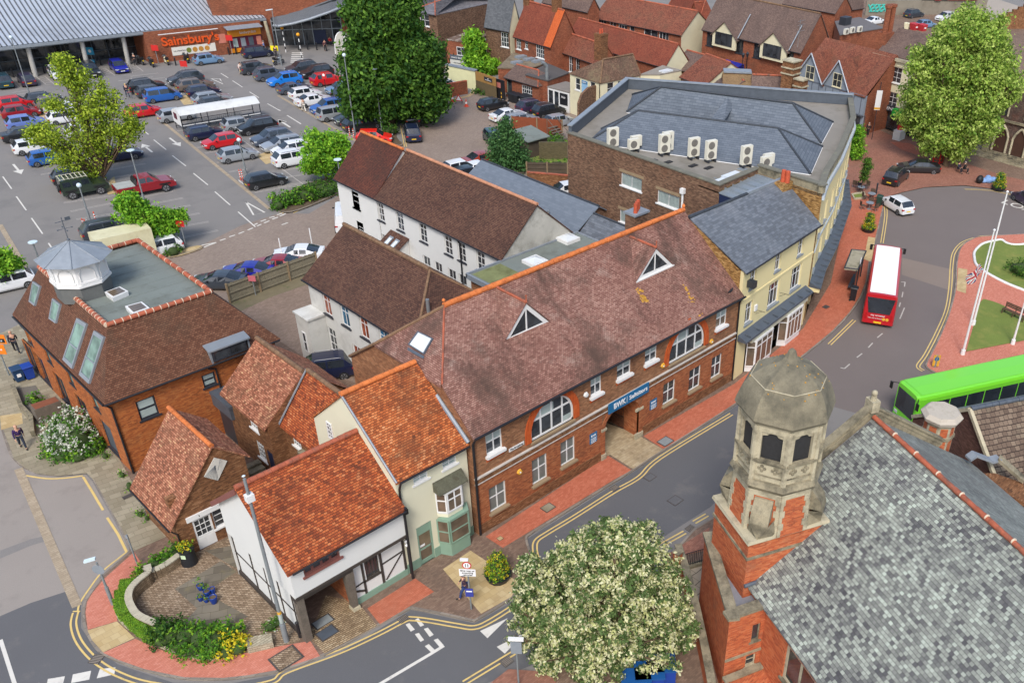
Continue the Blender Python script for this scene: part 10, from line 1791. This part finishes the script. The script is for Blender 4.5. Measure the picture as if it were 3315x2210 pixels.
c=U((3035,527),.1);t=Th('phone_box','red telephone box under the large pale green tree');b=MB();b.box((c.x-.45,c.y-.45,.1),(c.x+.45,c.y+.45,.3));[b.box((c.x+sx*.4-.06,c.y+sy*.4-.06,.3),(c.x+sx*.4+.06,c.y+sy*.4+.06,2.2))for sx in(-1,1)for sy in(-1,1)];b.box((c.x-.46,c.y-.46,2.2),(c.x+.46,c.y+.46,2.45));b.hexa([(c.x-.44,c.y-.44,2.45),(c.x+.44,c.y-.44,2.45),(c.x+.44,c.y+.44,2.45),(c.x-.44,c.y+.44,2.45)],[(c.x-.25,c.y-.25,2.62),(c.x+.25,c.y-.25,2.62),(c.x+.25,c.y+.25,2.62),(c.x-.25,c.y+.25,2.62)]);[b.box((c.x-.42,c.y-.42,z),(c.x+.42,c.y+.42,z+.05))for z in(.6,1,1.4,1.8)];b.mk_('frame',Mrs,t);MB().box((c.x-.38,c.y-.38,.3),(c.x+.38,c.y+.38,2.2)).mk_('glazing',Mgb,t)
c=U((2908,451),.1);t=Th('stall','small white-draped kiosk with red top before the corner shop');MB().box((c.x-.7,c.y-.5,.1),(c.x+.7,c.y+.5,1.3)).mk_('counter',Mv,t);MB().box((c.x-.2,c.y-.2,1.3),(c.x+.4,c.y+.3,1.9)).mk_('red_box',Mrs,t)
c=U((3198,589),.1);t=Th('blanket_heap','heap of pale blue bedding and bags at the foot of the church steps','bedding');b=MB();[b.ball((c.x+dx,c.y+dy,.3+dz),r_,0,9,6,(1.2,1,.7))for dx,dy,dz,r_ in((0,0,.05,.55),(.6,-.3,0,.45),(-.5,.3,0,.4),(.3,.2,.25,.3))];b.mk_('bedding',pl('pale_blue_cloth',S(130,166,214),.9,.12,3),t);MB().ball((c.x-1.2,c.y+.5,.55),.5,0,9,6,(1,.8,1)).mk_('black_bag',Mbk,t)
t,B,h=Sg((30,1215),(2,1085),'orange retail direction boards on a pale post at the left edge',[('rect',.25,1.6,.7,pl('orange_board',S(244,132,24),.5,.02)),('rect',1.05,1,.75,pl('orange_board',S(244,132,24),.5,.02))],z0=.1);wS_=Wl(B-vs_*.8+vd_*.075,B+vs_*.8+vd_*.075);MB().bar(wS_,.35,1.5,h-.5,h-.2,.0,.01).mk_('dark_panel',Mk,t);tx('Argos',wS_,.8,h-1.05,.26,Mw,t,.015,width=.6);tx('Solutions',wS_,.9,h-.35,.18,Mw,t,.02,width=.9)
bk_=Th('bicycle','bicycle leaning at the end of the clipped hedge');c=U((878,668));b=MB()
def hoop(cc,r,nx_,m=0):b.tube([cc+nx_*r*cos(a)+Zv*r*sin(a)for a in[2*pi*k/16 for k in Rn(17)]],.02,5)
X=V_(.35,.93,0);
for s_ in(-.52,.52):b=MB();hoop(c+X*s_+Zv*.34,.33,X);b.mk_('wheel',Mbk,bk_)
MB().tube([c-X*.52+Zv*.34,c-X*.1+Zv*.3,c+X*.35+Zv*.8,c-X*.2+Zv*.8,c-X*.52+Zv*.34],.02,5).tube([c-X*.1+Zv*.3,c-X*.22+Zv*.95],.02,5).tube([c+X*.52+Zv*.34,c+X*.35+Zv*.8,c+X*.33+Zv*1],.02,5).mk_('frame',Mm,bk_)
for q,lb in(((1014,813),'short white post at the right end of the timber fence'),((917,847),'short white post in front of the dark red coupe')):B=U(q);t=Th('white_post',lb,'post');MB().cyl(B-Zv*0,B+Zv*2.2,.05,.05,8).mk_('post',Mt,t)
sh_1('planting_island',sm_(Z(0,887,679,915,687,945,687,1006,667,1113,617,1104,570,1002,591,881,643),2,.09),.09,Gs);kerb('kerb',sm_(Z(0,887,677,902,685,945,687,1013,664,1113,618),3))
sh_1('verge_island',sm_(Z(0,519,808,549,834,630,813,657,800,642,794,587,804,527,804),2,.09),.09,G_tan);kerb('kerb',sm_(Z(0,547,836,595,823,638,811,657,800),3))
sh_1('tree_island',sm_(Z(0,1245,417,1240,447,1266,464,1300,472,1304,462,1283,442,1283,366,1240,374),2,.09),.09,Gs);kerb('kerb',sm_(Z(0,1262,455,1274,470,1300,472,1303,462),3))
# PEOPLE
M_skin=pl('skin',S(214,164,136),.6,.05)
def Pe(px,ang,label,top,leg,hair,pose='walk',z0=.004,shoe=None,held=None,h=1.75,seed=0,zpx=.0):
 c=U(px,z0+zpx);c=V_(c.x,c.y,z0);t=Th('person',label,'person',c);k=h/1.75;sw={'walk':.28,'stand':.03,'sit':0}[pose];P={}
 def V(x,y,z):return(x*k,y*k,z*k)
 if pose=='sit':
  J=dict(pel=V(0,0,.55),chest=V(-.03,0,.95),neck=V(.0,0,1.08),head=V(.03,0,1.2),crown=V(.04,0,1.32));legs={s:[V(.0,s*.1,.55),V(.42,s*.12,.55),V(.45,s*.12,.1),V(.58,s*.12,.06)]for s in(-1,1)};arms={s:[V(-.03,s*.19,1),V(.08,s*.24,.75),V(.3,s*.15,.68)]for s in(-1,1)}
 else:
  J=dict(pel=V(0,0,.93),chest=V(.02,0,1.3),neck=V(.03,0,1.46),head=V(.06,0,1.58),crown=V(.06,0,1.7));legs={s:[V(0,s*.09,.9),V(s*sw*.5+.06*(sw>.1),s*.1,.49),V(s*sw-(.12 if s<0 and sw>.1 else 0),s*.1,.09),V(s*sw+.14,s*.11,.05)]for s in(-1,1)};arms={s:[V(.02,s*.19,1.4),V(-s*sw*.5-.02,s*.26,1.12),V(-s*sw*.7+.1,s*.25,.88)]for s in(-1,1)}
 def skin(name,verts,edges,rad,mat,sub=1):
  me=bpy.data.meshes.new(name);me.from_pydata(verts,edges,[]);o=bpy.data.objects.new(name,me);sc.collection.objects.link(o);o.parent=t;m=o.modifiers.new('s','SKIN');sv=me.skin_vertices[0].data
  for i,r in enumerate(rad):sv[i].radius=(r if isinstance(r,tuple)else(r,r));sv[i].use_root=(i==0)
  m2=o.modifiers.new('d','SUBSURF');m2.levels=sub;m2.render_levels=sub;m.use_smooth_shade=True;me.materials.append(mat);return o
 v=[J['pel'],J['chest'],J['neck'],J['head'],J['crown']];e=Z(0,0,1,1,2,2,3,3,4);r=[(.15*k,.11*k),(.17*k,.12*k),.055*k,(.085*k,.1*k),(.07*k,.08*k)]
 nose=len(v);v.append((J['head'][0]+.11*k,0,J['head'][2]));e.append((3,nose));r.append(.018*k)
 for s in(-1,1):
  b0=len(v);v+=legs[s];e+=[(0,b0),(b0,b0+1),(b0+1,b0+2),(b0+2,b0+3)];r+=[.09*k,.058*k,.042*k,.035*k]
  b0=len(v);v+=arms[s];e+=[(1,b0),(b0,b0+1),(b0+1,b0+2)];r+=[.055*k,.04*k,.028*k];hx,hy,hz=arms[s][2];pi=len(v);v.append((hx+.02*k,hy,hz-.07*k));e.append((b0+2,pi));r.append((.035*k,.018*k))
  for f in Rn(4):a=len(v);v+=[(hx+(.0+f*.02)*k,hy,hz-.12*k),(hx+(.01+f*.022)*k,hy-s*.012*k,hz-(.17-abs(f-1.5)*.008)*k)];e+=[(pi,a),(a,a+1)];r+=[.009,.008]
  a=len(v);v+=[(hx+.06*k,hy,hz-.09*k)];e.append((pi,a));r.append(.01)
 skin('body',v,e,r,M_skin)
 g_=1.16;v=[J['pel'],J['chest'],(J['neck'][0],0,J['neck'][2]-.05*k)];e=[(0,1),(1,2)];r=[(.165*k,.125*k),(.19*k,.135*k),.07*k]
 for s in(-1,1):b0=len(v);a=arms[s];v+=[a[0],a[1],tuple(np.array(a[1])*.15+np.array(a[2])*.85)];e+=[(1,b0),(b0,b0+1),(b0+1,b0+2)];r+=[.072*k,.056*k,.045*k]
 skin('jacket' if seed%2 else 'shirt',v,e,r,top)
 v=[(J['pel'][0],0,J['pel'][2]+.02)];e=[];r=[(.16*k,.125*k)]
 for s in(-1,1):b0=len(v);a=legs[s];v+=[a[0],a[1],a[2]];e+=[(0,b0),(b0,b0+1),(b0+1,b0+2)];r+=[.105*k,.075*k,.062*k]
 skin('trousers',v,e,r,leg)
 for s in(-1,1):b=MB();a,d2=legs[s][2],legs[s][3];b.ball((c.x+(a[0]+d2[0])/2+.03,c.y+a[1],c.z+min(a[2],.06)-.005),.06*k,0,8,5,(2.2,.85,.8));b.mk_('shoe',shoe or Mbk,t)
 b=MB();hh=J['head'];b.ball((c.x+hh[0]-.02*k,c.y,c.z+hh[2]+.05*k),.115*k,0,10,7,(1,.95,.95));b.mk_('hair',hair,t)
 b=MB();[b.ball((c.x+hh[0]+.088*k,c.y+s*.035*k,c.z+hh[2]+.005),.012*k,0,6,4)for s in(-1,1)];b.mk_('eyes',Mbk,t)
 t.rotation_euler=(0,0,ang);return t
cl=lambda n,*c:pl(n,S(*c),.85,.12,6)
H_b,H_g,H_bald,H_bl=cl('brown_hair',70,52,40),cl('grey_hair',150,146,140),cl('shaved_scalp',206,160,134),cl('blond_hair',210,180,120)
check=pat('checked_shirt',.05,.05,[(90,60,120),(130,100,170)],.012,S(60,40,90))
fl_=dg(-70)
Pe((77,1449),dg(-95),'bald man in purple checked shirt and dark jeans walking on the stone pavement',check,cl('dark_jeans',40,48,66),H_bald,z0=.11)
Pe((57,1140),dg(80),'person in dark top seen from behind near the orange boards',cl('dark_top',48,44,58),cl('dark_trousers',40,40,48),H_bald,z0=.11,seed=1)
Pe((1508,1934),dg(140),'person in dark plum jacket and jeans walking behind the give-way sign',cl('plum_jacket',66,46,62),cl('blue_jeans',44,66,120),H_b,z0=.11,seed=1)
Pe((415,315),AWAY,'blonde woman in navy pushing a trolley in the car park',cl('navy_top',34,40,62),cl('navy_trousers',40,48,74),H_bl);Pe((782,242),TOW,'person in pale pink clothes crossing the car park aisle',cl('pale_pink_top',232,214,204),cl('pale_pink_trousers',226,208,198),H_b);Pe((985,362),AWAY,'person in cream clothes beside the silver-white saloon',cl('cream_top',222,212,200),cl('cream_trousers',226,220,208),H_b)
Pe((1070,147),TOW,'seated person in a red jacket by the store window',cl('red_jacket',206,40,50),cl('dark_trousers',40,40,48),H_b,'sit',seed=1);Pe((1087,140),TOW,'person in black standing beside the red-jacketed one',cl('black_coat',36,34,38),cl('black_trousers',34,34,38),H_b,'stand',seed=1);Pe((1054,166),TOW,'person in dark maroon top carrying a white bag by the bollards',cl('maroon_top',96,50,60),cl('dark_trousers',40,40,48),H_b,'stand');Pe((857,170),Rt,'person in a blue and white patterned jacket at the cash machine',cl('blue_white_jacket',110,130,180),cl('dark_trousers',40,40,48),H_g,'stand',seed=1);Pe((945,140),AWAY,'person in pale top entering the store doors',cl('pale_green_top',200,216,196),cl('dark_trousers',40,40,48),H_b);Pe((440,213),AWAY,'motorcyclist in dark leathers beside the parked motorcycles',cl('black_leathers',40,40,46),cl('black_leathers',40,40,46),H_g,'stand',seed=1);Pe((895,187),AWAY,'rider in dark jacket standing by the silver motorcycle',cl('black_leathers',40,40,46),cl('dark_trousers',40,40,48),H_b,'stand',seed=1)
Pe((2808,440),dg(200),'grey-haired person in black walking past the corner shop',cl('black_coat',36,34,38),cl('black_trousers',34,34,38),H_g,z0=.11,seed=1);Pe((2779,619),dg(0),'person in dark clothes seated at the cafe table by the sapling',cl('navy_coat',40,42,60),cl('dark_trousers',40,40,48),H_b,'sit',z0=.11,seed=1)
Pe((3100,559),dg(-100),'left of two people in dark coats seated on the kerb under the tree',cl('navy_coat',40,42,60),cl('dark_trousers',40,40,48),H_b,'sit',z0=.11,seed=1);Pe((3119,559),dg(-80),'right of two people in dark coats seated on the kerb under the tree',cl('black_coat',36,34,38),cl('black_trousers',34,34,38),H_g,'sit',z0=.11,seed=1)
c=U((415,317))+V_(cos(AWAY+3.14),sin(AWAY+3.14),0)*.8;t=Th('shopping_trolley','wire trolley beside the blonde woman in navy','trolley');b=MB()
for sx in(-.25,.25):
 for sy in(-.35,.35):b.tube([c+V_(sx,sy,.05),c+V_(sx,sy,.9)],.02,4)
b.mk_('legs',Mm,t);b=MB();[b.tube([c+V_(sx,-.4,z),c+V_(sx,.4,z)],.015,4)for sx in(-.25,-.1,.1,.25)for z in(.5,.9)];b.mk_('basket',Mm,t);MB().tube([c+V_(-.28,-.45,1),c+V_(.28,-.45,1)],.025,5).mk_('handle',Mrs,t)
c=U((2366,947),8);pq=front_plane((2364,949));t=Th('crow','black crow perched low on the mauve roof near the right gable','bird');b=MB();p0=pq+V_(0,0,.16);rows=[]
for x,rr,dz in((-.28,.01,-.02),(-.15,.05,-.01),(0,.09,0),(.1,.08,.04),(.17,.05,.1),(.22,.055,.14),(.28,.035,.14),(.31,.015,.13),(.37,.004,.12)):rows.append([p0+V_(x,rr*cos(a),dz+rr*sin(a))for a in[2*pi*k/8 for k in Rn(8)]])
b.grid(rows[::-1],0,True);b.tube([p0+V_(.02,.03,-.06),p0+V_(.03,.03,-.18)],.01,4);b.tube([p0+V_(.02,-.03,-.06),p0+V_(.03,-.03,-.18)],.01,4);b.mk_('body',Mk,t)
# put every thing's empty at its own base
bpy.context.view_layer.update()
for t in[o for o in sc.objects if o.type=='EMPTY' and o.location.length<1e-6]:
 V=np.array([tuple(c.matrix_world@Ve(q))for c in t.children_recursive if c.type=='MESH' for q in c.bound_box])
 if len(V)==0:continue
 m=(V.min(0)+V.max(0))/2;m[2]=V[:,2].min();t.location=m
 for c in t.children:c.location-=Ve(m)
